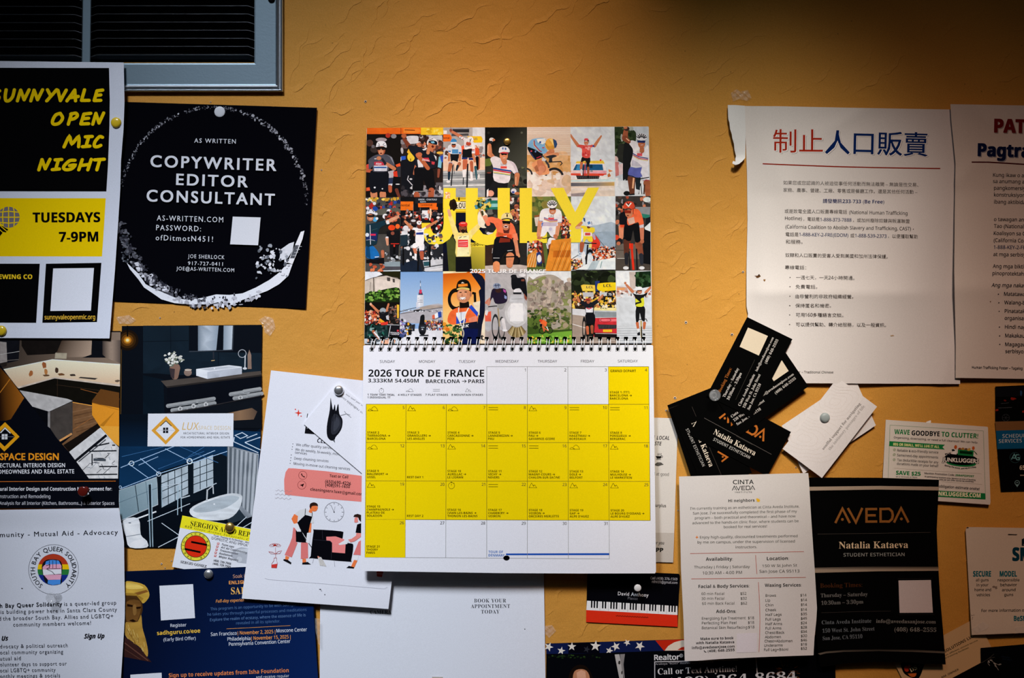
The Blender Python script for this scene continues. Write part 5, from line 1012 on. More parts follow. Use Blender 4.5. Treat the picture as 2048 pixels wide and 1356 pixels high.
def pushpin(px, py, h, m, lbl, tilt, sc=1.0, r0=11):
    k = S*sc
    prof = [(6.5*k, .0004), (7.2*k, .0008), (6.8*k, .0014), (4.2*k, .002), (3.4*k, .0032), (3.2*k, .007), (3.8*k, .0082), (r0*.86*k, .0088), (r0*k, .0094), (r0*.98*k, .0101), (r0*.8*k, .0105), (.00002, .0106)]
    o = lathe('pushpin', px, py, h, prof, m, tilt=tilt); t = PW(px, py, h+.0100); o.location.x = t[0]-tilt[0]*.01; o.location.z = t[2]-tilt[1]*.01
    return tag(o, lbl, 'pushpin', 'pushpins on the board')
clear = mat('clear_plastic', (.45, .46, .48), .1, spec=.8, alpha=.22, bump=(80, .02))
pushpin(1275.5, 1176, .0017, MT('white_plastic', (.75, .74, .72), .35), "white pushpin on the red and black pianist's card", (-.02, .1), .8, 9)
pushpin(165, 983, .0021, MT('dark_red_plastic', (.10, .008, .005), .2, coat=.4), 'dark red pushpin on the kitchen flyer', (.0, -.05), .95, 10.5)
pushpin(102, 1196, .0072, clear, 'clear pushpin below the rainbow emblem', (-.35, .05), 1.0, 10.5)
pushpin(1430, 790.5, .0094, clear, 'clear pushpin holding the fan of black cards', (0, 0), 1.0, 11.5)
s = Sheet([(163, 989), (171, 990.5), (177, 984), (178, 988), (172, 993), (166, 993)], .0030, 'e6e6ea'); s.build('paper_scrap', 'white torn paper bit stuck under the dark red pushpin', 'scrap')
# staple in the safety card
v, f = tube([PW(2016, 1068.5, .0044), PW(2017, 1068.5, .0052), PW(2033, 1068.8, .0052), PW(2034, 1068.8, .0044)], .00035, 6)
tag(mesh_obj('staple', v, f, mat('staple_steel', (.35, .33, .3), .35, metal=1)), 'thin steel staple near the top of the kraft-toned card', 'staple')
# ---------------------------------------------------------------- remnants of clear tape
tape = mat('clear_tape', (.9, .88, .84), .12, spec=.6, alpha=.10, bump=(160, .5))
def tape_bit(out, h, lbl, seed, amp=.0011):
    rr = random.Random(seed); a = [rr.uniform(0, 6) for _ in range(4)]
    hf = h if callable(h) else (lambda x, y: h)
    hh = lambda x, y: hf(x, y)+amp*(math.sin(x*.42+a[0])*math.sin(y*.5+a[1])+.6*math.sin((x+y)*.9+a[2]))*.5+amp*.55
    s = Sheet(out, hh, 'ffffff', grid=3, thick=.00006); o = s.build('clear_tape', lbl, 'tape', group='remnants of clear tape'); o.data.materials.clear(); o.data.materials.append(tape)
tape_bit([(1462, 186), (1473, 178), (1480, 183), (1496, 180), (1503, 196), (1494, 202), (1478, 198), (1466, 203)], .0004, 'crinkled clear tape scrap on the wall above the Chinese notice', 1, .0020)
tape_bit([(518, 640), (530, 632), (546, 636), (551, 656), (540, 672), (529, 664), (527, 650)], .0004, 'crinkled clear tape scrap at the top right of the bathroom flyer', 2, .0018)
tape_bit([(232, 634), (258, 630), (272, 640), (262, 648), (238, 647)], .0004, 'clear tape scrap on the wall above the bathroom flyer', 3, .0014)
tape_bit([(1090, 1252), (1104, 1250), (1112, 1262), (1098, 1276), (1091, 1268)], .0004, 'clear tape scrap on the wall beside the grey-white sheet', 4, .0012)
tape_bit([(630, 1236), (640.6, 1238), (641, 1292), (637, 1288), (631, 1262)], lambda x, y: .0068, 'clear tape bit at the left edge of the grey-white sheet', 5, .0006)
tape_bit([(1944, 1258), (1966, 1243), (1979, 1252), (1974, 1258), (1953, 1267)], lambda x, y: h_sm(x, y)+.0002, 'clear tape on the lower left corner of the kraft-toned card', 6, .0008)
tape_bit([(2030, 1254), (2072, 1251), (2072, 1264), (2031, 1267)], lambda x, y: h_sm(x, y)+.0002, 'clear tape on the bottom edge of the kraft-toned card', 7, .0005)
s = Sheet([(864, 1353.5), (886, 1354), (886, 1372), (865, 1372)], .0023, 'b4aca2'); s.F(0, 0, 1); s.r('dcd8d2', 867, 1356, 883, 1370); s.build('paper_label', 'small beige-framed label at the bottom of the grey-white sheet', 'label')
# ---------------------------------------------------------------- the calendar
cal = bpy.data.objects.new('wall_calendar', None); COL.objects.link(cal); tag(cal, 'spiral-bound cycling calendar with yellow month grid, centre of the board', 'calendar')
HX = [(747.0+(1286.8-747.0)*i/31, 743.5+(1287.8-743.5)*i/31) for i in range(32)]
uh = [(x-4, 674+(-.3)*i/31, x+4, 681.4-.3*i/31) for i, (x, _) in enumerate(HX)]
lh = [(x-3.9, 695.2-.3*i/31, x+3.9, 702.9-.3*i/31) for i, (_, x) in enumerate(HX)]
rect = lambda q: [(q[0], q[1]), (q[2], q[1]), (q[2], q[3]), (q[0], q[3])]
def h_ph(x, y): return .0098+.0003*sstep(690, 256, y)
s = Sheet([(734.5, 256), (1296, 253), (1297.4, 254.4), (1301, 420), (1304.5, 686.5), (728.5, 688), (731, 470), (733.5, 257)], lambda x, y: .0098, 'e8e8ec', cuts=uh, holes=[[(1014.2+5*math.cos(t), 282.6+5*math.sin(t)) for t in [k*math.pi/6 for k in range(12)]]], glossy=True)
s.subs = list(uh); s.dz = 2e-6; s.tex = .12; s.cg = 4; s.sm = True
X0 = [[733.8, 801.5, 886.5, 970, 1054, 1141, 1229, 1297], [731.2, 801, 886, 970, 1054, 1142, 1231, 1301], [730.5, 801, 886, 970, 1054, 1142, 1231, 1301.5], [728.7, 799, 885.5, 970, 1055, 1144, 1234, 1304.3]]
YR = [[255.9, 253.2], [394.7, 392], [543.2, 541], [687.9, 686.6]]
def cell(r, c, bg):
    t = lambda k, i: YR[k][0]+(YR[k][1]-YR[k][0])*i/7
    XT, XB = (X0[0], X0[1]) if r == 0 else (X0[1], X0[2]) if r == 1 else (X0[2], X0[3])
    q = [(XT[c], t(r, c)), (XT[c+1], t(r, c+1)), (XB[c+1], t(r+1, c+1)), (XB[c], t(r+1, c))]
    f = (s.fx, s.fy, s.fs); s.fx, s.fy, s.fs = 0, 0, 1
    s.clip(q); s.p(bg, *[v for p in q for v in p]); s.fx, s.fy, s.fs = f
K = '0f1013'; SK = 'c8805a'; S2 = 'a8583a'; WH = 'e6e6ec'; RC = ['c8402c', 'e07a4a', 'd8a88a', '3a2a28', 'e8e0dc', '8a2a20', '24262c']
DK = ['1c1a1a', '2e2624', '4a3a36', '6a5450', '8a8488', '3a1e1a', 'b8b4b8']
# r1c1 two rows of riders, grey jersey
s.F(720, 245, 8.75); random.seed(21)
cell(0, 0, '14110f'); s.r('ea6a1c', 100, 80, 730, 200); s.l('c85414', 8, 100, 200, 730, 200)
s.e('a89ca0', 372, 302, 98, 36); s.e('b03428', 490, 228, 45, 42); s.e('8c888c', 590, 240, 50, 40); s.e('54382e', 170, 360, 60, 60); s.e('3a302c', 250, 470, 70, 60); s.e('6a6468', 230, 420, 30, 30)
s.k('b85a3c', 100, 830, 38, 200, 850, 30); s.p('d8483a', 110, 740, 160, 720, 170, 800, 110, 800); s.p('b8b4ba', 480, 860, 600, 830, 580, 970, 480, 970); s.p('d83a24', 580, 860, 680, 840, 660, 950, 590, 945); s.p('e8582c', 620, 740, 700, 710, 710, 770, 650, 800); s.p('34363e', 640, 780, 720, 760, 720, 960, 660, 950)
s.p('2a3450', 480, 970, 580, 965, 570, 1080, 490, 1090); s.p('e4e4ea', 480, 1075, 570, 1070, 560, 1110, 480, 1115); s.k('b0583a', 520, 1130, 40, 530, 1200, 30); s.p(K, 580, 980, 715, 950, 715, 1300, 600, 1300); s.k('6a3428', 640, 1180, 30, 680, 1290, 24); s.e('d8d8dc', 660, 1080, 40, 10)
s.p('e05a34', 110, 1140, 190, 1130, 180, 1190, 110, 1200)
s.k(SK, 240, 1240, 62, 250, 1320, 55); s.k(SK, 400, 1250, 58, 400, 1320, 52); s.p('11131a', 185, 850, 480, 830, 495, 1120, 480, 1210, 335, 1200, 320, 1120, 300, 1215, 180, 1205); s.e('e0e0e4', 258, 1138, 18, 16); s.e('e0e0e4', 392, 1160, 14, 12)
s.p('4e4f5a', 150, 650, 280, 566, 450, 556, 560, 610, 610, 760, 560, 800, 500, 740, 490, 850, 235, 860, 225, 770, 160, 820, 150, 720); s.p('8a8c98', 450, 556, 560, 610, 600, 740, 570, 690, 520, 600); s.p('c0384a', 245, 690, 340, 680, 430, 700, 430, 750, 250, 752); s.T('Alpe', 275, 738, 375, 738, 34, WH, 'b'); s.p('dcdce2', 240, 756, 480, 752, 470, 850, 250, 848); s.r('2a5aa0', 245, 775, 465, 800); s.l('9aa0b0', 5, 270, 825, 450, 822)
s.k(SK, 600, 810, 32, 470, 725, 28); s.p('23252c', 370, 640, 400, 620, 470, 720, 430, 750); s.e(SK, 330, 625, 42, 36); s.e('dcdce0', 270, 635, 22, 8)
s.e(S2, 375, 490, 66, 82); s.e('d08a64', 368, 510, 44, 60); s.p('17120f', 290, 425, 455, 430, 440, 475, 385, 480, 370, 455, 350, 480, 300, 470); s.e('6a2a20', 368, 540, 22, 12); s.p('e6e6ea', 282, 405, 300, 350, 345, 326, 400, 325, 450, 355, 466, 410, 458, 440, 400, 415, 330, 420, 284, 430)
for q in ((320, 365, 345, 395), (425, 365, 400, 395), (310, 405, 350, 408), (410, 405, 450, 410)): s.l('1c1c20', 9, *q)
# r1c2 rider with a raised fist
cell(0, 1, '241c1a'); s.crowd(DK, 90, 720, 210, 1460, 700, 20, 60); s.r('ec6c1c', 720, 85, 1065, 200); s.p('f08a30', 760, 100, 1040, 105, 1060, 160, 1000, 190, 760, 185); s.l('6a2a10', 14, 780, 130, 960, 135); s.r('f2c42c', 1065, 85, 1460, 215); s.crowd(['d8a820', 'f8dc60'], 10, 1090, 110, 1420, 200, 15, 40)
s.p('d4d4da', 820, 240, 1000, 235, 1025, 280, 1000, 360, 850, 370, 830, 300); s.p('c0c4cc', 1200, 230, 1440, 225, 1440, 320, 1380, 300, 1210, 300); s.crowd(['c47858', '8a4a38', 'd8d4d8', '5a3a34'], 40, 1010, 350, 1440, 500, 18, 36); s.p('f0b030', 820, 520, 860, 440, 905, 500, 880, 580); s.e('d03a28', 935, 520, 40, 20); s.e('e8b84a', 1400, 530, 60, 24)
s.e('e8e8ec', 700, 640, 40, 40); s.p('2a5ac8', 720, 590, 800, 585, 800, 650, 720, 660); s.p('14161c', 720, 660, 980, 620, 980, 880, 900, 1250, 720, 1250); s.e('f0cc3a', 893, 605, 66, 78); s.l(K, 12, 885, 630, 885, 670); s.k('b86a4a', 975, 760, 20, 945, 900, 18); s.l('c8c8d0', 14, 850, 930, 830, 1000, 920, 1100); s.e('d8d8dc', 890, 990, 26, 14)
s.p('78b8d0', 1380, 600, 1440, 580, 1420, 800, 1360, 780); s.p('2a4ab0', 1400, 590, 1455, 570, 1450, 700, 1420, 680); s.k('8a4a38', 1380, 830, 24, 1370, 950, 18); s.r('8c8890', 1020, 1100, 1460, 1320); s.r('5a565c', 1330, 1050, 1460, 1180)
s.crowd(['4a464c', 'c8c8cc', '2a282c'], 40, 730, 1130, 1450, 1310, 14, 50)
s.p(K, 970, 780, 1250, 790, 1300, 1000, 1310, 1180, 1190, 1190, 1110, 1000, 1100, 1190, 920, 1200, 950, 960); s.k(S2, 990, 1260, 50, 1000, 1320, 50); s.k(S2, 1250, 1190, 52, 1240, 1320, 48); s.l('0a0a0c', 12, 880, 1200, 1240, 1205); s.l('d8d8dc', 6, 930, 1205, 1180, 1203)
s.k('7a3c28', 770, 290, 30, 850, 400, 38); s.e('b0603c', 770, 235, 46, 38); s.p('181c26', 850, 400, 1000, 420, 1180, 470, 1330, 580, 1345, 700, 1310, 800, 1000, 790, 960, 620, 870, 500); s.p('e4e4e8', 1090, 470, 1150, 455, 1160, 480, 1110, 490); s.p('d8d8de', 1290, 560, 1340, 600, 1335, 670); s.p('c83848', 1095, 620, 1200, 615, 1230, 690, 1110, 670); s.T('Deceu', 1090, 665, 1210, 680, 34, WH, 'b'); s.p('d8d8dc', 1000, 650, 1070, 640, 1110, 780, 1020, 785)
s.k('b8643e', 1010, 570, 38, 1190, 800, 34); s.p('1c1e28', 1180, 700, 1260, 690, 1270, 790, 1230, 810); s.e('c46e48', 1040, 560, 50, 40); s.p('c8404a', 1250, 680, 1310, 690, 1300, 740, 1255, 730)
s.k(SK, 1200, 470, 30, 1190, 530, 30); s.e('c87850', 1250, 410, 72, 72, 20); s.p('5a1a14', 1245, 420, 1270, 395, 1300, 420, 1275, 450); s.p('e2e2e6', 1170, 360, 1190, 300, 1250, 270, 1320, 290, 1360, 340, 1350, 390, 1210, 330, 1190, 400); s.p('0c1a2a', 1200, 330, 1260, 310, 1340, 330, 1350, 385, 1280, 380, 1215, 355); s.p('7ac0e0', 1230, 335, 1290, 325, 1310, 360, 1260, 365); s.l('2a2a30', 10, 1200, 310, 1280, 280)
# r1c3 sprint of two
s.F(880, 245, 8.75)
cell(0, 2, 'c8ccd4'); s.r('a8a4a4', 50, 90, 570, 450); s.r('d8dce4', 570, 80, 790, 420); s.r('2c2c30', 220, 115, 510, 175); s.r('e8e8ec', 60, 140, 120, 200); s.p('4a4a4e', 200, 200, 500, 190, 500, 230, 200, 240); s.p('ee6c20', 40, 205, 180, 208, 205, 260, 190, 330, 50, 335); s.T('nental', 48, 285, 165, 285, 30, K, 'b'); s.p('f2c420', 470, 240, 720, 240, 748, 290, 735, 350, 600, 355); s.T('LCL', 590, 305, 660, 302, 36, '2a3a6a', 'b')
s.crowd(['a06050', 'd8c0b0', '4a3430', 'c87a5a', '8a8488'], 70, 50, 430, 790, 640, 14, 34); s.p('e8c8b0', 50, 640, 790, 610, 790, 830, 50, 860); s.r('9aa0a4', 50, 850, 790, 1320)
for y, c in ((870, 'c4c8cc'), (930, '7a8086'), (1000, 'd0d4d8'), (1060, '868c92'), (1110, 'dcdfe2'), (1180, 'a8a0a4')): s.l(c, 22, 50, y, 790, y-18)
s.p('e85a38', 370, 420, 430, 390, 440, 560, 380, 560); s.p('d8502e', 610, 440, 680, 450, 690, 570, 620, 570); s.k('c07050', 680, 600, 18, 680, 800, 20); s.k(K, 650, 620, 30, 660, 820, 14); s.e('e8e8ea', 680, 940, 14, 40); s.k('2a5a68', 620, 780, 22, 640, 990, 10)
s.l('1c1c22', 20, 225, 740, 195, 1110); s.l('4a5058', 10, 240, 720, 250, 900); s.p('2a6ab8', 155, 700, 215, 700, 215, 745, 150, 745); s.k('a86040', 185, 740, 36, 160, 860, 26); s.k('1e3040', 160, 880, 24, 155, 990, 18); s.k('b06848', 340, 720, 30, 300, 800, 20); s.k('1e2c38', 310, 760, 22, 290, 830, 16); s.e('e0e0e4', 145, 1035, 36, 22)
s.p('14161c', 180, 540, 335, 545, 310, 690, 230, 660, 190, 690); s.k(SK, 165, 500, 22, 155, 660, 18); s.k(SK, 355, 530, 20, 345, 660, 20); s.p('d4dae4', 140, 420, 200, 375, 300, 370, 370, 420, 375, 545, 330, 550, 200, 550, 145, 510); s.p('2a6ab8', 145, 490, 190, 495, 190, 515, 145, 515); s.p('2a6ab8', 325, 515, 372, 520, 372, 545, 330, 548); s.r('4a8ac0', 210, 470, 320, 545); s.e(S2, 240, 400, 40, 44); s.e('3a8ac8', 240, 330, 54, 48); s.p('e4e6ea', 185, 345, 290, 340, 292, 372, 190, 372); s.p('17181c', 205, 375, 275, 375, 270, 395, 210, 395)
s.l('17181d', 26, 485, 720, 472, 1140); s.l('24262c', 16, 410, 940, 405, 1090); s.k('c06848', 440, 680, 44, 430, 820, 32); s.p('e4e4e8', 390, 830, 460, 815, 450, 960, 400, 960); s.k('b05e40', 550, 700, 30, 560, 850, 24); s.k('e6e6ea', 545, 880, 24, 555, 990, 20); s.e('e8e8ec', 545, 1000, 40, 20); s.p('1c2c6a', 385, 610, 480, 600, 480, 640, 380, 645); s.p('1c2c6a', 500, 620, 590, 615, 580, 655, 510, 655); s.p('14161a', 395, 470, 570, 460, 580, 600, 520, 610, 390, 610)
s.k('c87a58', 190, 150, 22, 370, 250, 28); s.e('8a4a3a', 190, 135, 26, 28); s.p('e4e4ea', 340, 240, 440, 270, 560, 330, 610, 430, 605, 540, 555, 540, 555, 450, 430, 470, 420, 320, 350, 275); s.l('2a3a8a', 8, 375, 245, 350, 280); s.l('b82a38', 10, 410, 270, 395, 300); s.l('b02848', 10, 440, 400, 545, 385); s.l('2a2a6a', 8, 440, 425, 550, 410); s.k(SK, 580, 560, 22, 610, 680, 20); s.l('2a3a9a', 8, 560, 500, 605, 500); s.p('c83a28', 560, 470, 605, 468, 605, 485, 560, 488)
s.e('a84a34', 500, 370, 48, 40); s.e('e6e6ea', 530, 305, 56, 58, 15); s.l('2a2a30', 9, 520, 290, 535, 330); s.l('2a2a30', 9, 550, 280, 520, 340); s.p('c04a34', 470, 345, 540, 345, 530, 390, 480, 385)
# r1c4 white jersey with rainbow bands, fist up
cell(0, 3, '151512'); s.grad([(0, '10100e'), (1, '4c5048')], 900, 400, 1500, 900, (790, 90, 1520, 90, 1520, 1300, 790, 1300)); s.p('5a6a30', 790, 640, 900, 620, 930, 700, 880, 760, 790, 770); s.crowd(['1c1c1a', '2c2e28', '3c4038'], 40, 800, 760, 1500, 1250, 20, 60); s.p('16171a', 790, 900, 930, 860, 940, 1300, 790, 1300); s.e('7a3a30', 860, 880, 40, 12); s.e('24241f', 850, 180, 24, 24); s.e('5a6055', 1430, 178, 20, 20); s.b('6a7050', 1450, 790, 30, 16); s.b('8a3a28', 1290, 1105, 20, 20)
s.p('1c1c20', 940, 1010, 1190, 1040, 1170, 1300, 840, 1310, 830, 1200); s.e('d89a84', 885, 1240, 60, 55); s.p('e8e4e4', 820, 1180, 850, 1160, 845, 1300, 815, 1300)
s.k(SK, 865, 400, 34, 870, 540, 44); s.k(SK, 870, 550, 44, 930, 600, 30); s.l('e8b08a', 18, 840, 400, 835, 540); s.e('d8d8dc', 905, 300, 44, 36); s.e('24262c', 890, 345, 36, 26); s.e('c87850', 940, 305, 26, 22)
s.p('e0dce4', 880, 640, 960, 590, 1070, 630, 1200, 660, 1310, 720, 1370, 880, 1300, 900, 1240, 850, 1200, 1050, 950, 1020, 930, 780); s.p('c8c0cc', 1200, 660, 1310, 720, 1370, 880, 1340, 890, 1280, 760); s.l('1e3a8a', 26, 930, 800, 1100, 830, 1245, 850); s.l('c0283a', 24, 930, 828, 1100, 858, 1240, 880); s.l('d8c040', 14, 935, 868, 1100, 890, 1230, 912); s.l('2a7a4a', 9, 940, 885, 1228, 925); s.T('UAE', 1065, 750, 1170, 752, 48, '3a4048', 'g'); s.r('e05048', 1060, 765, 1170, 805); s.l('2a3a8a', 8, 1300, 890, 1360, 870)
s.k(SK, 1350, 920, 46, 1340, 1080, 30); s.e('dcdce8', 1290, 1200, 50, 46); s.e('3a4a9a', 1280, 1220, 26, 20); s.e('c87850', 1350, 1240, 46, 26); s.l('1c1c20', 24, 1310, 1110, 1360, 1140); s.l('e8c0a0', 12, 1330, 950, 1325, 1090)
s.k(SK, 1110, 640, 46, 1130, 690, 44); s.e('d08a66', 1115, 580, 72, 88); s.l('e8e8ea', 6, 1100, 622, 1145, 618); s.p('1a1412', 1055, 535, 1180, 540, 1165, 572, 1120, 565, 1085, 575); s.p('c8384a', 1045, 515, 1195, 525, 1195, 545, 1045, 535); s.p('dce0e8', 1030, 490, 1045, 440, 1100, 418, 1170, 425, 1210, 465, 1215, 520, 1120, 510, 1035, 530); s.p('4a6aa8', 1085, 440, 1110, 432, 1115, 470, 1090, 475); s.p('4a6aa8', 1130, 440, 1160, 440, 1165, 480, 1135, 480)
# r1c5 time trial
s.F(1040, 245, 7.585)
cell(0, 4, 'e4d2c4'); s.grad([(0, 'e8d8cc'), (1, 'dcc0a4')], 400, 80, 400, 500, (100, 70, 770, 70, 770, 520, 100, 520)); s.p('d8a468', 100, 490, 500, 520, 760, 500, 760, 830, 100, 740); s.crowd(['e0b484', 'cc9658', 'd8a870'], 30, 120, 540, 740, 780, 40, 110)
for i in range(16): s.l(random.choice(['d8c0b0', 'f0e4da', 'dcc8ba']), 6, 110, 90+i*26, 760, 86+i*27)
s.p('ecdcd4', 100, 760, 400, 790, 620, 800, 770, 760, 770, 1130, 100, 1130); s.crowd(['e0cabc', 'f2e8e2', 'd8b898'], 26, 110, 800, 760, 1100, 40, 110)
s.ring('23252c', 520, 830, 130, 34, 190, 345); s.ring('d8d0cc', 520, 830, 100, 8, 190, 345); s.ring('2c2e34', 90, 790, 90, 26, 270, 360); s.p('e8a070', 180, 620, 300, 580, 420, 680, 440, 780, 280, 790, 220, 720); s.k('c87a58', 300, 600, 44, 340, 700, 60); s.k('d89070', 330, 700, 50, 300, 770, 34); s.p('a8684a', 215, 680, 260, 640, 290, 740, 240, 745)
s.p('11141c', 115, 370, 230, 410, 340, 470, 330, 530, 250, 560, 225, 560, 140, 450); s.l('b82a48', 12, 250, 540, 320, 510); s.l('3a4a8a', 8, 150, 440, 230, 560); s.e('c84858', 172, 434, 14, 12); s.e('6a8ac8', 235, 440, 12, 16); s.p('7ab0dc', 115, 340, 160, 270, 240, 240, 380, 240, 400, 320, 410, 460, 330, 470, 230, 410, 130, 370); s.p('e4ecf4', 250, 250, 380, 240, 400, 300, 340, 330, 270, 300); s.l('a8283c', 14, 215, 270, 220, 340, 300, 430, 330, 445); s.l('e8d06a', 7, 205, 290, 210, 350, 290, 440); s.p('2a4a9a', 290, 290, 320, 280, 320, 310, 295, 320); s.r('c83a4a', 335, 375, 370, 390)
s.k('d8946c', 390, 490, 26, 570, 480, 24); s.k('c87c58', 420, 460, 22, 500, 440, 24); s.p('2a2c32', 385, 520, 500, 490, 560, 510, 490, 540, 490, 600, 440, 600, 440, 540); s.l('1c1e24', 13, 430, 600, 620, 592, 640, 620, 610, 650); s.l('3a3c44', 30, 330, 500, 430, 640, 440, 690); s.p('c8ccd4', 340, 520, 400, 560, 380, 590, 330, 580)
s.e('e0a84a', 455, 330, 75, 92, 10); s.p('c8923a', 400, 380, 460, 440, 520, 400, 540, 340, 430, 360); s.p('2a4a7a', 500, 245, 550, 275, 566, 330, 545, 385, 520, 380); s.p('f0d080', 440, 250, 490, 245, 520, 370, 480, 300); s.e('c8805a', 480, 425, 40, 26); s.l('11131a', 5, 385, 320, 415, 370)
# r1c6 winner with arms spread, car behind
cell(0, 5, 'd8e0ea'); s.r('e2d2c4', 770, 860, 1440, 1130); s.r('6a6a74', 770, 915, 1250, 960); s.grad([(0, '5a5c68'), (.6, '8a8480'), (1, 'd0a860')], 770, 930, 1430, 930, (770, 920, 1430, 905, 1430, 960, 770, 968)); s.l('e8dcd4', 40, 770, 1010, 1440, 1010); s.p('9a8e90', 770, 1080, 1000, 1060, 960, 1130, 770, 1130); s.p('cde0e4', 770, 870, 1440, 850, 1440, 895, 770, 905)
s.p('f0cc40', 860, 590, 1260, 575, 1285, 625, 840, 625); s.e('e03c30', 1222, 572, 14, 16); s.p('e8e4ea', 840, 620, 1285, 625, 1310, 730, 790, 730); s.p('1f5a8a', 850, 635, 1250, 635, 1265, 725, 805, 725); s.p('3a8ac0', 870, 640, 940, 640, 930, 720, 850, 720); s.p('11354f', 1060, 640, 1100, 640, 1100, 690, 1060, 690); s.p('e8a8b8', 770, 730, 1310, 730, 1330, 790, 770, 790); s.p('e0503a', 770, 770, 1330, 775, 1250, 830, 770, 800); s.p('f0d0d0', 780, 730, 960, 730, 940, 770, 770, 770); s.p('26282c', 850, 805, 1200, 810, 1195, 855, 870, 860); s.p('e8e4e8', 770, 800, 850, 810, 870, 860, 770, 860); s.p('ecebee', 1200, 800, 1330, 790, 1340, 855, 1230, 860); s.p('d83828', 1180, 780, 1290, 785, 1260, 810, 1190, 805)
for i in range(11): s.l('8a8c90', 3, 880+i*30, 815, 885+i*29, 850)
s.e('8a8a90', 1085, 738, 24, 12); s.p('e08a50', 1340, 710, 1410, 735, 1350, 755); s.p('e4e6ea', 1310, 760, 1410, 750, 1430, 860, 1320, 860); s.b('c0703c', 1350, 800, 22, 30)
s.l('2a2a30', 16, 965, 660, 955, 850); s.l('c83a34', 14, 990, 600, 985, 800); s.l('18181c', 14, 1030, 620, 1035, 840); s.k('c07050', 935, 610, 22, 925, 700, 18); s.k('e8e4ea', 930, 720, 14, 935, 790, 12); s.k('1c1c20', 1030, 600, 26, 1030, 680, 20); s.k('a85a3c', 1035, 690, 20, 1035, 790, 14); s.p('1c1c1e', 950, 515, 1055, 520, 1062, 605, 1010, 610, 985, 580, 925, 600)
s.k(SK, 880, 350, 26, 800, 240, 18); s.k(SK, 795, 235, 18, 770, 190, 14); s.k(SK, 1130, 355, 24, 1200, 250, 18); s.k(SK, 1205, 245, 16, 1232, 205, 12); s.p('e0564e', 870, 365, 900, 335, 980, 345, 1060, 345, 1100, 335, 1110, 370, 1070, 390, 1060, 530, 945, 520, 940, 400); s.crowd(['f0a8a8', 'c83a40', 'f0807a'], 14, 950, 370, 1060, 510, 8, 20); s.p('3a4a9a', 1100, 345, 1130, 345, 1130, 370, 1100, 370)
s.e('c87a58', 1005, 305, 34, 42); s.p('1c1c1e', 972, 270, 1045, 265, 1050, 320, 1035, 280, 980, 290); s.e('d8505a', 1005, 258, 34, 20); s.e('f0f0f2', 1000, 282, 18, 6); s.l('f4f0ee', 5, 995, 330, 1015, 330)
# r1c7 rainbow jersey rider, arm raised
cell(0, 6, 'c0c8d2'); s.p('2c3a24', 1430, 60, 1560, 60, 1640, 150, 1700, 110, 1760, 160, 1740, 320, 1600, 420, 1500, 500, 1430, 480); s.crowd(['3c4c30', '1c2818', '56684a', 'a8b0a8'], 40, 1440, 80, 1700, 500, 14, 40); s.p('2a2c28', 1500, 330, 1710, 300, 1720, 560, 1560, 620, 1440, 560); s.p('191b1d', 1580, 330, 1700, 320, 1710, 500, 1670, 700, 1640, 860, 1660, 1060, 1580, 1080, 1600, 860, 1560, 860)
s.p('d8dce2', 1430, 880, 1960, 880, 1960, 1110, 1430, 1110); s.e('d8b8b4', 1450, 560, 40, 50); s.p('c87a78', 1440, 600, 1500, 600, 1500, 800, 1450, 820); s.p('e0c8cc', 1490, 640, 1560, 620, 1560, 780, 1510, 800); s.p('e8e8ec', 1450, 840, 1490, 840, 1490, 960, 1450, 970); s.e('15181a', 1620, 1075, 50, 36)
s.p('202a30', 1740, 820, 1830, 820, 1830, 1030, 1760, 1010); s.k('6a3c2a', 1690, 850, 60, 1700, 1060, 40); s.l('e8b088', 24, 1725, 840, 1710, 1000); s.k('a05a3c', 1930, 920, 60, 1940, 1090, 40); s.l('4a2a20', 20, 1890, 940, 1880, 1090); s.l('dcdce0', 30, 1840, 880, 1830, 1090); s.l('22252a', 12, 1800, 1090, 1830, 920, 1850, 1090); s.p('15181c', 1660, 1085, 1740, 1075, 1740, 1100, 1660, 1105)
s.p('5c64b0', 1670, 680, 1760, 690, 1880, 680, 1900, 760, 1830, 830, 1740, 830, 1640, 800); s.p('e2e0ea', 1860, 640, 1950, 620, 1955, 870, 1880, 860, 1830, 760); s.l('1a1c20', 14, 1630, 800, 1700, 815, 1800, 860, 1960, 830); s.l('a8284a', 8, 1860, 885, 1955, 880)
s.p('e6e2ea', 1650, 310, 1700, 270, 1780, 310, 1830, 420, 1880, 410, 1945, 350, 1950, 650, 1860, 670, 1680, 660, 1710, 500, 1710, 400); s.p('c4c0d0', 1700, 560, 1780, 600, 1860, 670, 1690, 660); s.l('27387a', 14, 1712, 470, 1800, 520, 1945, 545); s.l('a82c44', 14, 1715, 492, 1800, 542, 1945, 565); s.l('d8c850', 9, 1718, 512, 1800, 560, 1940, 580); s.T('UAE', 1775, 460, 1860, 468, 34, '3a3c48', 'g'); s.r('d8505a', 1775, 465, 1855, 510)
s.k('a85e40', 1605, 130, 34, 1590, 230, 44); s.k('8a4a34', 1590, 240, 44, 1650, 290, 30); s.e('3a2a28', 1620, 95, 42, 34); s.e('c87850', 1600, 80, 30, 20); s.l('e8b896', 14, 1610, 240, 1660, 280); s.k('b06846', 1850, 400, 34, 1850, 430, 36); s.e('b86c48', 1845, 325, 54, 66); s.l('ece8e8', 5, 1830, 342, 1870, 338); s.p('1e2a5a', 1775, 270, 1905, 275, 1895, 310, 1845, 308, 1785, 305); s.e('dcdce4', 1845, 220, 82, 55)
for i in range(7): a = -2.8+i*.42; s.l('1d1f26', 15, 1845+30*math.cos(a), 245+20*math.sin(a), 1845+82*math.cos(a), 238+70*math.sin(a))
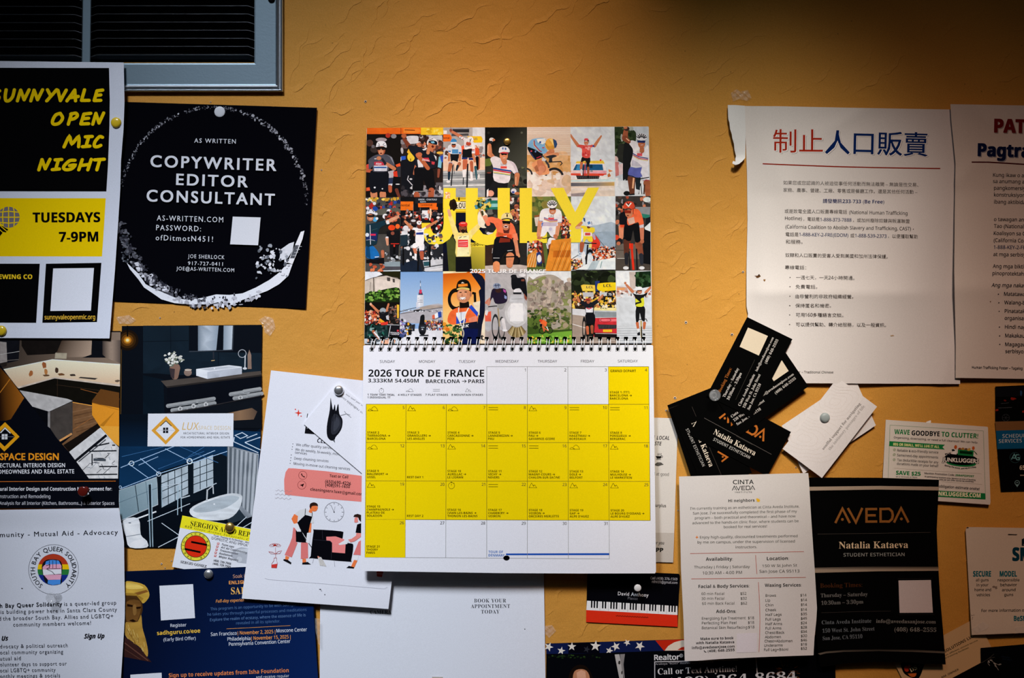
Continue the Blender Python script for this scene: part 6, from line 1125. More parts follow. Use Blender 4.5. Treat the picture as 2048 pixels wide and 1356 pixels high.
# r2c1 blue rider, arm out
s.F(720, 380, 7.975)
cell(1, 0, '4a4844'); s.crowd(['e8c040', 'f0d468', 'c89a30', 'e8e0d0'], 24, 100, 130, 640, 190, 14, 30); s.crowd(['1a2a5a', 'b02a24', '3a2a28', '20202c', 'c84a3a', '2a4a9a', '54504c'], 60, 100, 190, 640, 330, 16, 34); s.p('5a5a50', 240, 330, 440, 290, 640, 300, 640, 420, 450, 470, 260, 430); s.p('23221f', 260, 400, 640, 400, 640, 700, 260, 700)
for x, y, r, c in ((122, 290, 26, 'dcdce0'), (230, 215, 26, 'd8d8dc'), (240, 300, 40, '2048a0'), (460, 340, 36, 'e4e4e8'), (400, 420, 42, 'e2e2e6'), (260, 380, 22, 'dcdce0'), (240, 470, 38, '50a8d8'), (270, 455, 22, 'e0e4e8'), (490, 340, 18, 'c83028'), (570, 440, 40, 'a84a34'), (410, 495, 20, 'e4e4e8')): s.e(c, x, y, r, r)
s.crowd(['a83a2c', '5a2a20', 'd06a4a', '1c1a1c'], 30, 420, 360, 640, 520, 14, 30)
s.e('e2441c', 505, 600, 56, 44); s.e('f0682c', 600, 580, 36, 40); s.p('151518', 420, 660, 640, 640, 640, 860, 600, 900, 440, 860); s.e('8a4a3a', 520, 690, 30, 30); s.k('d89878', 430, 770, 26, 440, 870, 18); s.e('e0e0e4', 432, 755, 24, 14); s.l('d83020', 12, 490, 857, 625, 857); s.p('17171a', 470, 880, 620, 860, 610, 1120, 480, 1100); s.l('0c0c0e', 36, 548, 900, 545, 1270); s.e('d83828', 546, 890, 14, 20); s.crowd(['c8ccd0', '8a9094', '3a3c40'], 26, 400, 1000, 640, 1220, 10, 30)
s.p('8a9aa0', 360, 1150, 640, 1140, 640, 1220, 370, 1220); s.r('4a4a50', 360, 1220, 650, 1270); s.l('c8d4d8', 18, 360, 1290, 650, 1285); s.k('b86a4a', 360, 980, 26, 365, 1070, 22); s.crowd(['c0583a', '7a3a28', 'd87a50'], 16, 110, 1130, 380, 1300, 14, 34); s.p('121215', 100, 1110, 380, 1080, 390, 1180, 100, 1160)
s.p('1c6ab0', 95, 900, 190, 880, 290, 990, 300, 1080, 190, 1100, 95, 1060); s.p('12446e', 95, 900, 150, 880, 170, 1100, 95, 1060); s.p('0f1e30', 200, 1100, 300, 1075, 300, 1110, 200, 1120); s.l('e8e8ec', 12, 235, 1070, 300, 1065)
s.p('16303c', 95, 580, 150, 540, 260, 520, 420, 480, 425, 540, 310, 620, 275, 820, 240, 870, 95, 890); s.p('1c2a5e', 95, 690, 270, 680, 270, 810, 95, 800); s.l('dcdce2', 10, 160, 560, 168, 870); s.l('a8b0b8', 7, 100, 800, 160, 790, 240, 810); s.e('d8e0e8', 115, 715, 30, 32); s.r('d83050', 165, 700, 250, 728); s.l('3a5a5c', 6, 190, 640, 280, 615); s.k('d49a7a', 440, 505, 32, 640, 410, 22); s.p('d8dce0', 415, 490, 460, 480, 470, 540, 425, 548); s.p('1c2a3a', 620, 400, 680, 395, 670, 440, 630, 440)
s.e('c07a58', 165, 440, 52, 58); s.l('f0ece8', 7, 150, 462, 195, 458); s.p('1a1512', 120, 400, 225, 400, 220, 432, 125, 432); s.p('e0e0e4', 100, 385, 120, 325, 180, 308, 235, 340, 240, 400, 170, 375); s.l('1c1c20', 12, 130, 340, 150, 320); s.l('1c1c20', 12, 195, 318, 225, 350); s.l('17181c', 10, 105, 395, 170, 375, 235, 395)
# r2c2 white champion among the bunch
cell(1, 1, '141416'); s.r('e8701c', 645, 183, 850, 325); s.r('141416', 850, 120, 900, 340); s.e('e8701c', 815, 254, 40, 70); s.T('nental', 650, 262, 790, 262, 38, '2a1408', 'b'); s.r('1c2026', 880, 125, 1330, 215); s.T('OREN - CHATEAU', 930, 165, 1225, 165, 26, 'b8c4d0', 'b'); s.T('KONTI', 960, 200, 1050, 200, 22, 'b8c4d0', 'b'); s.p('ea6a1c', 925, 212, 1225, 208, 1220, 275, 930, 275); s.T('Continental', 970, 255, 1150, 252, 32, '2a1408', 'b'); s.r('e4681e', 1110, 270, 1240, 315)
for q in ((850, 230, 850, 500), (960, 280, 965, 480), (850, 350, 980, 345)): s.l('6a6c70', 8, *q)
s.r('17181c', 985, 305, 1110, 520); s.r('dcdfe4', 990, 325, 1095, 452); s.b('3a6ab0', 1042, 408, 18, 10); s.crowd(['b86a50', '8a8488', '3a2a28', 'e0dcdc', '6a3a30', 'd88a6a', '20242c', 'a83028'], 110, 660, 330, 1330, 720, 12, 30); s.p('e8c8a8', 1110, 300, 1140, 300, 1135, 440, 1110, 440)
s.p('24272c', 640, 900, 1330, 800, 1330, 1310, 640, 1310); s.crowd(['2c3036', 'c8ccd0', '1a1c20', 'e0e2e6', '8a5a48', '4a5058'], 90, 650, 700, 1320, 1140, 12, 36)
s.p('1a2434', 640, 1180, 900, 1110, 1000, 1300, 640, 1310); s.p('c8ccd2', 1000, 1130, 1320, 1100, 1320, 1310, 1040, 1310); s.p('27505a', 1010, 1145, 1100, 1140, 1110, 1210, 1020, 1215); s.l('23272c', 14, 1010, 1240, 1320, 1190); s.l('e0e4e8', 10, 1020, 1280, 1320, 1255)
s.e('dcdce0', 730, 610, 44, 46); s.p('d8dade', 660, 660, 760, 640, 760, 720, 660, 740); s.p('20303a', 640, 720, 760, 710, 760, 880, 640, 900); s.e('3a2a28', 850, 500, 60, 50); s.e('c8c8cc', 850, 490, 40, 20); s.l('0c0c0e', 24, 690, 900, 690, 1200); s.l('0c0c0e', 24, 1110, 880, 1115, 1230); s.e('26282e', 1190, 380, 46, 40)
s.p('f6d432', 983, 525, 1120, 525, 1120, 600, 1100, 620, 983, 620)
s.l('101114', 28, 930, 930, 925, 1290); s.k('c8785a', 870, 930, 30, 885, 1000, 24); s.p('e8e8ec', 870, 1010, 905, 1020, 900, 1120, 865, 1110); s.k('b0583c', 985, 1000, 34, 990, 1090, 26); s.p('eaeaee', 860, 850, 1010, 840, 1020, 960, 950, 960, 940, 900, 880, 930, 835, 910); s.l('2a3a9a', 9, 950, 970, 1015, 965); s.p('eeeef2', 820, 600, 890, 600, 970, 620, 1070, 580, 1075, 610, 1020, 640, 1015, 850, 890, 860, 885, 660, 830, 630); s.p('2a3a8a', 895, 680, 1010, 672, 1010, 712, 895, 712); s.l('7a3a3a', 6, 920, 650, 985, 646); s.k(SK, 820, 600, 28, 720, 500, 18); s.k(SK, 1070, 590, 24, 1220, 500, 18); s.e('7a3c2c', 945, 570, 36, 42); s.e('e8e8ec', 942, 522, 40, 34); s.l('2a2a30', 8, 930, 505, 945, 530, 960, 505)
# r2c3 man in yellow with flowers
cell(1, 2, '12131c'); s.p('f0d028', 880, 0, 1600, 0, 1600, 300, 880, 300); s.F(900, 380, 7.978)
s.r('b8b4bc', -120, 80, 560, 120); s.r('f2d030', -120, 115, 560, 180); s.r('c8a820', -120, 120, 560, 150); s.r('f2ecd0', -100, 190, 250, 300); s.T('LOU', 100, 290, 245, 286, 82, '17181c', 'b'); s.l(K, 24, 143, 118, 143, 170); s.r('f0cc28', -120, 305, 560, 335); s.r('d4b020', -120, 335, 560, 360); s.r('0e1224', -120, 365, 560, 1000); s.grad([(0, '6a6a20'), (1, 'd8c440')], 200, 1250, 480, 800, (330, 840, 560, 870, 560, 1300, 300, 1300)); s.p('4a5024', -60, 780, 30, 720, 120, 900, 110, 1300, -20, 1300); s.p('f2d838', 330, 840, 560, 830, 560, 900, 330, 910); s.T('cibanel', 330, 900, 560, 880, 56, K, 'i')
# r2c4..c7 follow; then the month's name, then the figures in front of it
s.clip()
cell(1, 3, '2a2a28'); s.crowd(['4a4a48', '1a1c1c', '6a6a66', '3a3a3a'], 40, 560, 110, 1110, 700, 20, 60); s.p('2a7a68', 600, 160, 760, 160, 760, 310, 600, 310); s.p('8ac8c8', 620, 220, 760, 215, 760, 270, 620, 275); s.r('c4c0c4', 560, 120, 760, 165); s.b('c06a4a', 1050, 370, 36, 40); s.e('d8b048', 1005, 345, 40, 40); s.crowd(['d8d4d4', 'c87a58', '8a4a3a', '202226'], 40, 955, 130, 1110, 480, 12, 34); s.r('1e1c1a', 560, 700, 1110, 1200); s.p('c4b8b0', 560, 1200, 1110, 1190, 1240, 1210, 1240, 1300, 560, 1300); s.p('3a2820', 560, 900, 700, 860, 690, 1200, 560, 1210); s.e('d8d8dc', 660, 690, 80, 30); s.e('26262a', 660, 600, 90, 80)
s.F(1050, 370, 7.535)
cell(1, 4, '5c6a34'); s.crowd(['6c7a3c', '4a5a2c', '7c8a48', '8a8040'], 50, 110, 170, 640, 500, 20, 60); s.p('3c4a26', 100, 500, 660, 460, 660, 740, 100, 740); s.p('9a5a34', 140, 460, 230, 450, 230, 480, 140, 480); s.p('d8ccc0', 140, 490, 210, 480, 200, 620, 160, 620); s.crowd(RC, 110, 540, 480, 690, 820, 10, 26); s.p('e08c30', 400, 830, 700, 800, 700, 1300, 300, 1300); s.p('c46a20', 430, 990, 700, 980, 700, 1090, 420, 1090); s.crowd(RC, 80, 20, 850, 250, 1010, 10, 26); s.p('c8ccd4', 0, 870, 60, 870, 10, 1240, -20, 1240); s.p('dc8a34', 40, 1060, 180, 960, 160, 1240, 20, 1240)
for i in range(8): s.l('f0b860' if i % 2 else '9a5a1c', 7, 400+i*38, 1300, 560+i*40, 860)
for i in range(4): s.l('f4dca0', 7, 40+i*40, 1240, 110+i*30, 1030)
s.p('2a3a7a', 170, 1030, 230, 1000, 260, 1180, 180, 1200); s.e('e8e8ec', 215, 1110, 34, 60)
cell(1, 5, 'dce4ec'); s.p('a8b8c8', 690, 600, 900, 620, 1100, 600, 1370, 580, 1370, 1000, 690, 1000); s.p('98aabc', 1000, 720, 1200, 700, 1370, 700, 1370, 940, 1000, 960); s.e('d8e4ee', 850, 1040, 66, 38); s.ring('2a6ab0', 850, 1040, 62, 7, ry=36); s.T('ELF', 815, 1052, 880, 1050, 26, '2a5a9a', 'b'); s.crowd(['c8401c', 'e87a4a', 'f0c8a8', '5a2a1c', 'e8e0dc', 'd86a2c', '26262c'], 260, 1020, 930, 1370, 1140, 8, 20); s.crowd(['c8401c', 'e87a4a', 'f0c8a8', '5a2a1c', 'e8e0dc', '26262c', 'e0c048'], 110, 700, 1110, 860, 1270, 7, 18); s.p('e4ecf0', 1010, 1150, 1370, 1090, 1375, 1280, 950, 1285, 760, 1280); s.p('b4c4cc', 1010, 1150, 1130, 1130, 1060, 1280, 940, 1280); s.l('4a8a8a', 9, 1160, 1150, 1135, 1250); s.l('23262c', 7, 700, 1280, 1380, 1278); s.p('dce4ec', 690, 880, 800, 880, 800, 1050, 690, 1120)
cell(1, 6, '3a3634'); s.crowd(['2a2422', 'a84a34', '54433e', '8a8488', '1c1a1a', 'c87a5a'], 70, 1370, 180, 1880, 620, 16, 40); s.e('dce4e4', 1840, 220, 60, 40); s.p('8a8c90', 1660, 330, 1890, 330, 1880, 480, 1700, 480); s.p('2a7a68', 1760, 430, 1880, 450, 1870, 510, 1770, 490); s.p('1a1c20', 1820, 500, 1890, 480, 1890, 1200, 1800, 1200); s.p('e0e4e8', 1800, 640, 1890, 560, 1890, 700, 1830, 720); s.l('b8bcc0', 12, 1790, 850, 1880, 720); s.p('6a6058', 1370, 880, 1890, 900, 1890, 1290, 1370, 1290); s.p('4a423c', 1370, 1110, 1890, 1120, 1890, 1290, 1370, 1290); s.p('121316', 1780, 660, 1890, 700, 1890, 1200, 1770, 1180); s.l('d8d4d0', 7, 1390, 1105, 1520, 1105); s.e('d84830', 1380, 790, 40, 40); s.l('3a332e', 8, 1370, 980, 1500, 985)
s.k('5a3226', 1540, 860, 56, 1530, 1040, 40); s.k('26262c', 1530, 1050, 34, 1530, 1180, 26); s.k('8a4a34', 1710, 890, 56, 1750, 1040, 36); s.k('2a2c34', 1750, 1060, 34, 1760, 1180, 26); s.e('dcdce0', 1520, 1250, 44, 26); s.e('dcdce0', 1760, 1250, 44, 26); s.l('e0341c', 60, 1600, 880, 1600, 960); s.l('d8301c', 34, 1610, 960, 1635, 1280); s.l('17181c', 18, 1570, 1000, 1580, 1280); s.l('17181c', 22, 1680, 960, 1690, 1280); s.p('101114', 1510, 610, 1750, 600, 1770, 780, 1720, 860, 1660, 850, 1630, 680, 1590, 840, 1500, 800); s.l('0e0f12', 22, 1420, 800, 1470, 800, 1560, 805, 1600, 820)
s.k('d88a68', 1450, 630, 40, 1450, 790, 32); s.k('c8785a', 1760, 650, 34, 1765, 810, 26); s.p('15161c', 1430, 440, 1510, 400, 1560, 480, 1590, 600, 1500, 620, 1430, 600); s.p('f06a40', 1600, 380, 1690, 360, 1750, 430, 1790, 590, 1730, 620, 1700, 560, 1560, 610, 1540, 510); s.p('c8c0c8', 1720, 610, 1790, 590, 1790, 640, 1730, 650); s.p('e4502c', 1430, 600, 1500, 600, 1490, 640, 1435, 640); s.p('d8b0a0', 1540, 510, 1640, 480, 1660, 570, 1570, 600); s.e('1e1f24', 1430, 850, 40, 50); s.e('b86c4c', 1410, 880, 30, 30); s.e('b86c4c', 1765, 850, 30, 34)
s.e('c47a58', 1565, 430, 56, 62, -10); s.p('8a2a1c', 1500, 375, 1600, 385, 1595, 430, 1560, 425, 1505, 425); s.e('6a2a20', 1550, 462, 18, 9); s.p('d84a30', 1485, 320, 1510, 265, 1570, 245, 1630, 265, 1655, 330, 1620, 370, 1570, 350, 1500, 355); s.l('f0ece8', 18, 1520, 280, 1560, 320, 1600, 270); s.l('1a1c20', 12, 1535, 260, 1560, 300, 1580, 262); s.l('1a1c20', 8, 1630, 350, 1630, 440)
# the month's name across the pictures
s.clip(); s.z = 3.2e-4; s.F(0, 0, 1); Y = 'f8dd3c'; s.tex = 0; s.sm = False
s.p(Y, 887.3, 376, 911.6, 376, 911.5, 448, 908, 463, 899, 478, 886, 487, 872, 489.6, 858, 487.5, 849, 479, 845, 464, 843.5, 446, 860.8, 446, 861.5, 457, 866, 466, 873, 469, 881, 466, 886, 458, 887.3, 446)
s.p(Y, 931.5, 376, 955.6, 376, 955.6, 444, 958, 458, 966, 468, 975, 470, 985, 467, 992, 458, 995.4, 444, 995.4, 376, 1019.6, 376, 1019.6, 446, 1016, 464, 1006, 480, 992, 488, 974, 490.5, 958, 488, 944, 479, 935, 464, 931.5, 446)
s.p(Y, 1039.4, 376, 1064, 376, 1064, 464.5, 1094, 464.5, 1094, 486, 1039.5, 486)
s.p(Y, 1101, 376, 1127, 375.5, 1150.4, 424, 1175.5, 375.5, 1198.3, 375, 1162.3, 444, 1162, 484.6, 1139, 485, 1138.5, 446)
# figures that stand before the letters
s.tex = .11; s.sm = True; s.F(900, 380, 7.978)
YJ = 'f0dc84'
s.p('e8b88a', -78, 55, -18, 30, 10, 60, -15, 130, -60, 120); s.crowd(['f0d8a8', 'e8a86a', 'f4e8d8', 'd88a48'], 24, -80, 40, -5, 130, 10, 18); s.b('2a1c12', 45, 240, 62, 90, .2, 14); s.b('1e140e', 70, 245, 46, 70, .25, 12)
s.k(YJ, 5, 430, 34, 90, 690, 44); s.k('d8a888', -20, 330, 24, 0, 400, 26); s.k(YJ, 470, 560, 36, 340, 690, 44); s.p('e8e4d0', 450, 370, 510, 305, 575, 370, 600, 420, 550, 560, 580, 600, 500, 600, 445, 520); s.k('d0a080', 480, 320, 18, 520, 420, 14); s.p('3a3a20', 488, 340, 525, 330, 540, 390, 512, 420)
for _ in range(40): s.b(random.choice(['1e4a34', '2c6a48', 'e0c860', '8aa070', '14301f', '4a8aa0']), random.uniform(400, 640), 150+random.uniform(0, 140), random.uniform(14, 30), None, .4)
s.b('e8e0b0', 540, 140, 26, 16); s.b('e0d050', 640, 250, 20, 26)
s.p(YJ, 60, 745, 130, 680, 300, 690, 360, 740, 330, 800, 320, 1060, 100, 1065, 95, 830); s.p('f6ecb4', 130, 740, 300, 720, 310, 1050, 110, 1060); s.r('e03a3c', 128, 793, 288, 912); s.l('f4dcdc', 10, 140, 830, 280, 822); s.l('f0c0c0', 6, 140, 865, 278, 860); s.l('f0c0c0', 6, 140, 890, 270, 885); s.l('3a3420', 10, 145, 770, 185, 745); s.l('3a3420', 8, 215, 750, 262, 742); s.ring('8a8a30', 290, 1010, 12, 4)
s.p('101116', 90, 1065, 335, 1062, 350, 1300, 90, 1300); s.e('8a5034', 207, 610, 66, 74); s.p('241812', 150, 610, 170, 650, 207, 690, 250, 660, 272, 610, 240, 640, 207, 625, 175, 640); s.p('1e120e', 165, 575, 195, 572, 195, 585, 165, 588); s.p('1e120e', 220, 575, 255, 578, 255, 590, 220, 588); s.e('e03a30', 210, 545, 70, 40); s.p('c82a24', 150, 555, 272, 560, 275, 580, 150, 575); s.l('f4e8e8', 7, 170, 530, 245, 530)
# orange rider
s.k('e8795a', 560, 440, 34, 610, 540, 34); s.k('ee7654', 630, 470, 40, 760, 500, 50); s.e('d88a68', 570, 450, 36, 50); s.p('f0744c', 640, 430, 800, 470, 850, 480, 1000, 540, 1060, 700, 1075, 780, 980, 760, 960, 770, 740, 760, 745, 620); s.p('d8502c', 745, 690, 980, 710, 990, 790, 760, 770); s.p('c05a2c', 760, 670, 850, 690, 840, 730, 770, 720); s.l('f4e0dc', 8, 855, 735, 905, 745); s.l('f4e0dc', 8, 905, 730, 858, 752); s.p('5a2a26', 830, 560, 960, 560, 940, 690, 860, 690)
s.k('d88c6a', 1040, 790, 34, 1080, 1030, 26); s.p('f28a66', 1000, 700, 1070, 690, 1090, 800, 1020, 800); s.p('14151a', 740, 750, 980, 780, 1040, 960, 1010, 1010, 890, 980, 830, 1060, 790, 1140, 680, 1130, 690, 940); s.p('7a2a1c', 800, 760, 960, 780, 960, 830, 780, 840); s.l('e8e8ec', 7, 690, 1085, 790, 1085); s.l('e8e8ec', 7, 915, 970, 1000, 960); s.l('d8d8da', 6, 680, 930, 672, 1010)
s.k('e09060', 740, 1190, 56, 740, 1260, 52); s.k('d88a60', 960, 1060, 66, 950, 1190, 52); s.l('121317', 20, 860, 1070, 1060, 1060, 1110, 1120, 1090, 1180); s.e('c87a58', 890, 570, 62, 74); s.p('15110f', 830, 490, 970, 495, 955, 545, 900, 535, 845, 540); s.p('e8dcd8', 855, 580, 890, 555, 930, 580, 920, 605, 870, 605); s.e('5a1e18', 892, 585, 26, 14); s.p('ecdc9a', 820, 470, 830, 400, 880, 365, 940, 365, 985, 400, 995, 465, 920, 445); s.l('1c1a14', 20, 912, 385, 912, 430); s.l('1c1a14', 12, 825, 470, 910, 452, 990, 470); s.l('1c1a14', 8, 880, 370, 940, 370); s.b('d89a70', 1100, 1045, 20, 30)
# white rainbow rider
s.F(1050, 370, 7.535); 
s.clip([(X0[1][4], 300), (X0[1][5]-3, 300), (X0[2][5], 541.5), (X0[2][4]-14, 541.8)]); s.z = 3.6e-4
s.l('15171b', 26, 350, 960, 372, 1290); s.l('c8ccd4', 30, 330, 880, 350, 960); s.l('1a1c22', 18, 260, 900, 290, 1240); s.k('5a3428', 225, 900, 44, 270, 1150, 26); s.e('ececf0', 405, 850, 62, 66); s.p('e8e6ee', 330, 860, 450, 870, 460, 910, 370, 930); s.k('8a4a34', 400, 930, 50, 410, 1100, 30); s.p('2c3038', 180, 1200, 250, 1180, 260, 1220, 190, 1225); s.l('e8e8ec', 16, 355, 1180, 370, 1280); s.e('d86a3a', 360, 1100, 16, 50)
s.p('eceaf2', 250, 620, 480, 610, 500, 700, 440, 790, 380, 760, 340, 700, 290, 770, 215, 760); s.e('c4c0dc', 385, 665, 26, 24); s.k('d8946e', 230, 560, 36, 205, 760, 30); s.k('d8946e', 510, 560, 34, 480, 750, 28); s.l('17191e', 12, 190, 790, 290, 805, 380, 785, 470, 800); s.b('c87a54', 220, 800, 40, 26); s.b('c87a54', 460, 780, 34, 30)
s.p('ecebf3', 240, 390, 330, 350, 460, 355, 545, 400, 555, 560, 490, 570, 480, 620, 250, 625, 270, 550, 215, 540); s.p('5a78c8', 250, 570, 285, 560, 250, 650); s.p('c8bcd0', 280, 560, 480, 560, 480, 620, 260, 620); s.l('2a3a8a', 11, 285, 490, 380, 525, 490, 520); s.l('a82a4a', 13, 283, 508, 380, 543, 490, 536); s.l('d8c450', 8, 282, 524, 380, 558, 488, 550); s.T('UAE', 355, 490, 440, 486, 38, '3c3e48', 'g'); s.r('d84a52', 350, 492, 438, 522); s.l('3a4a9a', 8, 215, 540, 270, 548); s.l('3a4a9a', 8, 495, 565, 550, 560)
s.e('c87e5a', 415, 385, 52, 60); s.l('f0ecea', 7, 395, 408, 440, 404); s.p('2a1a1a', 370, 345, 468, 348, 460, 375, 420, 370, 378, 375); s.e('e2e2ea', 408, 290, 76, 62)
for i in range(6): a = -2.75+i*.47; s.l('22242c', 13, 408+24*math.cos(a), 320+20*math.sin(a), 408+76*math.cos(a), 302+68*math.sin(a))
# yellow rider on the summit
s.clip([(X0[1][5], 300), (X0[1][6], 300), (X0[2][6], 541.3), (X0[2][5], 541.5)]); s.z = 3.6e-4
s.p('d83a2c', 1040, 740, 1135, 870, 1100, 960, 1070, 1010, 1000, 960, 1010, 800); s.l('5a5c62', 6, 1050, 740, 1195, 920); s.l('17191e', 22, 945, 900, 915, 1280); s.ring('17191e', 980, 1130, 60, 20, ry=140); s.ring('24262c', 885, 1170, 34, 14, ry=110); s.k('a8583a', 860, 890, 36, 850, 990, 24); s.k('eaeaf0', 870, 1050, 24, 880, 1130, 20); s.e('e8e8ee', 885, 1060, 26, 60); s.p('f2e27a', 970, 880, 1010, 890, 1000, 950, 960, 940); s.p('e8e8f0', 850, 660, 900, 650, 890, 780, 840, 860)
s.p('f4d434', 810, 640, 880, 610, 960, 640, 1040, 640, 1050, 700, 1010, 740, 1020, 850, 960, 850, 930, 810, 880, 870, 880, 720, 870, 650); s.p('e8e0ea', 890, 710, 1005, 715, 1010, 770, 890, 770); s.r('d84a4a', 905, 720, 985, 760); s.k(SK, 850, 570, 20, 780, 640, 24); s.k('e8b89a', 780, 645, 20, 830, 640, 18); s.p('3a5a8a', 875, 490, 905, 500, 910, 560, 885, 540); s.k('b8a0c0', 1035, 760, 24, 1050, 810, 16); s.l('17191e', 13, 890, 870, 980, 880, 1080, 880); s.e('6a3a2c', 960, 635, 26, 20); s.e('e0e6ee', 975, 585, 46, 42); s.p('5a86c8', 940, 560, 975, 545, 990, 580, 950, 600); s.l('2a4a7a', 8, 1000, 550, 1010, 600)
# bottom row
s.clip(); s.F(720, 530, 7.535)
cell(2, 0, '1c1c18'); s.p('e2e6ec', 60, 95, 280, 95, 340, 140, 60, 250); s.p('c8bcae', 70, 245, 200, 190, 380, 160, 600, 215, 600, 420, 70, 430); s.l('3a3430', 8, 70, 240, 200, 190, 400, 155, 600, 215); s.p('dccfc2', 230, 210, 590, 240, 590, 400, 230, 400); s.l('4a4038', 14, 205, 190, 210, 400); s.l('5a4c40', 6, 160, 260, 150, 380); s.p('4a4440', 405, 185, 455, 190, 455, 245, 410, 240); s.p('4a4440', 490, 205, 525, 210, 525, 265, 495, 260); s.p('22220e', 280, 95, 600, 95, 600, 205, 380, 150); s.p('1a2a10', 70, 440, 250, 400, 400, 360, 590, 350, 590, 560, 300, 620, 70, 600)
for _ in range(70): x = random.uniform(80, 590); s.b(random.choice(['4a7a2a', '6a9a3a', '2c4a1a', '8ab050']), x, 400+random.uniform(-20, 120)-(x-300)*.12+random.uniform(0, 30), random.uniform(12, 30), random.uniform(10, 20), .4)
s.r('14120f', 70, 560, 600, 760); s.crowd(RC, 140, 65, 700, 330, 880, 8, 26); s.crowd(['2a2624', '6a5a54', 'a86a50', '3a3432'], 50, 390, 640, 590, 900, 12, 26); s.p('e8b83a', 555, 595, 590, 600, 585, 800, 560, 800); s.p('eca42c', 290, 810, 390, 800, 400, 870, 320, 900); s.p('d83a2c', 300, 870, 420, 850, 420, 920, 330, 920)
s.p('18302e', 60, 930, 420, 900, 420, 1190, 60, 1190); s.crowd(['2a6a5a', '0f1a1a', '3a4a4c', '8aa8a4'], 34, 80, 920, 420, 1120, 8, 40); s.p('17181c', 430, 905, 600, 900, 600, 1090, 440, 1060); s.l('d0d4d8', 9, 460, 915, 430, 1080); s.l('c8ccd0', 8, 410, 900, 590, 905); s.T('TISSO', 455, 1050, 590, 1055, 40, 'dcdce0', 'b'); s.e('d83a48', 570, 990, 16, 16); s.p('c4ccd2', 60, 1110, 600, 1100, 600, 1195, 60, 1195); s.crowd(['26282c', '5a6064', 'e8b090', '17181a'], 36, 90, 1090, 560, 1180, 10, 34)
s.k('b0623f', 200, 1000, 22, 270, 1090, 16); s.l('e4e4e8', 22, 210, 1010, 290, 1100); s.k('c87a54', 170, 600, 16, 280, 710, 20); s.k('c87a54', 430, 590, 14, 400, 690, 16); s.e('e0b090', 162, 590, 18, 22); s.p('17181c', 280, 700, 420, 710, 440, 830, 380, 860, 300, 800); s.e('9aa4a8', 345, 685, 46, 40); s.e('26282c', 345, 720, 34, 18); s.p('c8c8cc', 390, 770, 430, 750, 440, 830, 400, 820)
cell(2, 1, '88acd8'); s.grad([(0, '7aa2d4'), (1, 'a8c4e0')], 900, 100, 900, 640, (590, 90, 1260, 90, 1260, 720, 590, 720)); s.p('b0aeb4', 590, 740, 800, 680, 1000, 610, 1245, 600, 1245, 860, 590, 860); s.p('a89c92', 900, 640, 1060, 606, 1245, 610, 1245, 650, 900, 670); s.l('3a3c42', 9, 600, 705, 740, 665, 860, 640); s.l('4a4c52', 9, 610, 735, 900, 690, 1240, 640); s.p('26262a', 805, 680, 930, 665, 930, 700, 810, 705); s.crowd(['e0e4ea', '4a4c50', '8a8c92'], 24, 600, 680, 1240, 700, 6, 14)
s.p('dfe3ea', 862, 450, 958, 450, 950, 620, 860, 640); s.r('cdd3dc', 905, 450, 958, 620); s.l('4a4e58', 5, 870, 500, 890, 500); s.l('4a4e58', 6, 870, 560, 945, 560); s.l('5a5e68', 5, 870, 530, 945, 530); s.p('c8ccd6', 848, 560, 880, 560, 880, 640, 848, 650); s.p('26324a', 890, 400, 930, 400, 950, 450, 880, 450); s.p('d03a5a', 893, 372, 930, 372, 930, 430, 893, 430); s.l('3a3c48', 8, 910, 235, 912, 372); s.l('d8dce4', 9, 911, 275, 911, 320)
s.r('dfe1e6', 590, 960, 1245, 1190); s.crowd(['3a3c44', 'd8c8bc', 'b04a3c', '5a6a8a', 'e8e8ec', '8a5a48', '24262e', 'e0a03a'], 130, 960, 840, 1245, 970, 9, 22); s.crowd(['26282e', 'd8dce4', '4a5a8a', 'b88a74', '8a7ab0'], 60, 590, 830, 700, 1060, 10, 26); s.crowd(['e8a82a', '3a3a2c', '26282e'], 16, 710, 880, 780, 1040, 10, 26); s.p('1a1c20', 720, 970, 775, 970, 770, 1050, 730, 1050); s.p('26282e', 780, 900, 830, 890, 820, 990, 790, 990); s.p('3a4a7a', 590, 1020, 680, 1060, 640, 1100, 590, 1080)
s.p('17181c', 915, 765, 970, 755, 970, 880, 1000, 900, 995, 990, 960, 1050, 905, 1040, 880, 960, 900, 860); s.p('26282e', 890, 900, 1000, 900, 990, 1000, 890, 1000); s.l('b8ccd8', 8, 920, 940, 970, 940); s.e('c8ccd4', 940, 970, 14, 10); s.p('2a2c30', 895, 1055, 1030, 1050, 1030, 1066, 900, 1066)
s.p('2a4aa0', 1170, 710, 1222, 700, 1228, 780, 1180, 790); s.p('e4e8f0', 1120, 740, 1172, 715, 1180, 790, 1130, 810); s.p('e06a4a', 1085, 760, 1125, 745, 1130, 810, 1090, 812)
cell(2, 2, 'f0a03a'); s.grad([(0, 'c85a14'), (.4, 'ee8c28'), (1, 'f4c878')], 1400, 130, 1500, 700, (1240, 90, 1900, 90, 1900, 1190, 1240, 1190)); s.p('f6e0b0', 1240, 92, 1640, 95, 1600, 115, 1240, 130); s.ring('15120f', 1450, 520, 105, 45, 60, 300, ry=140); s.l('15120f', 36, 1690, 420, 1730, 430, 1735, 560)
s.p('14182c', 1680, 130, 1760, 120, 1880, 230, 1890, 600, 1850, 900, 1800, 1190, 1740, 1190, 1780, 800, 1810, 560, 1790, 400, 1820, 350, 1760, 250); s.p('f0dcc0', 1890, 700, 1840, 900, 1810, 1190, 1890, 1190); s.T('t', 1815, 1130, 1870, 1130, 80, K, 'b'); s.p('e8dcc0', 1700, 570, 1810, 540, 1800, 760, 1740, 700)
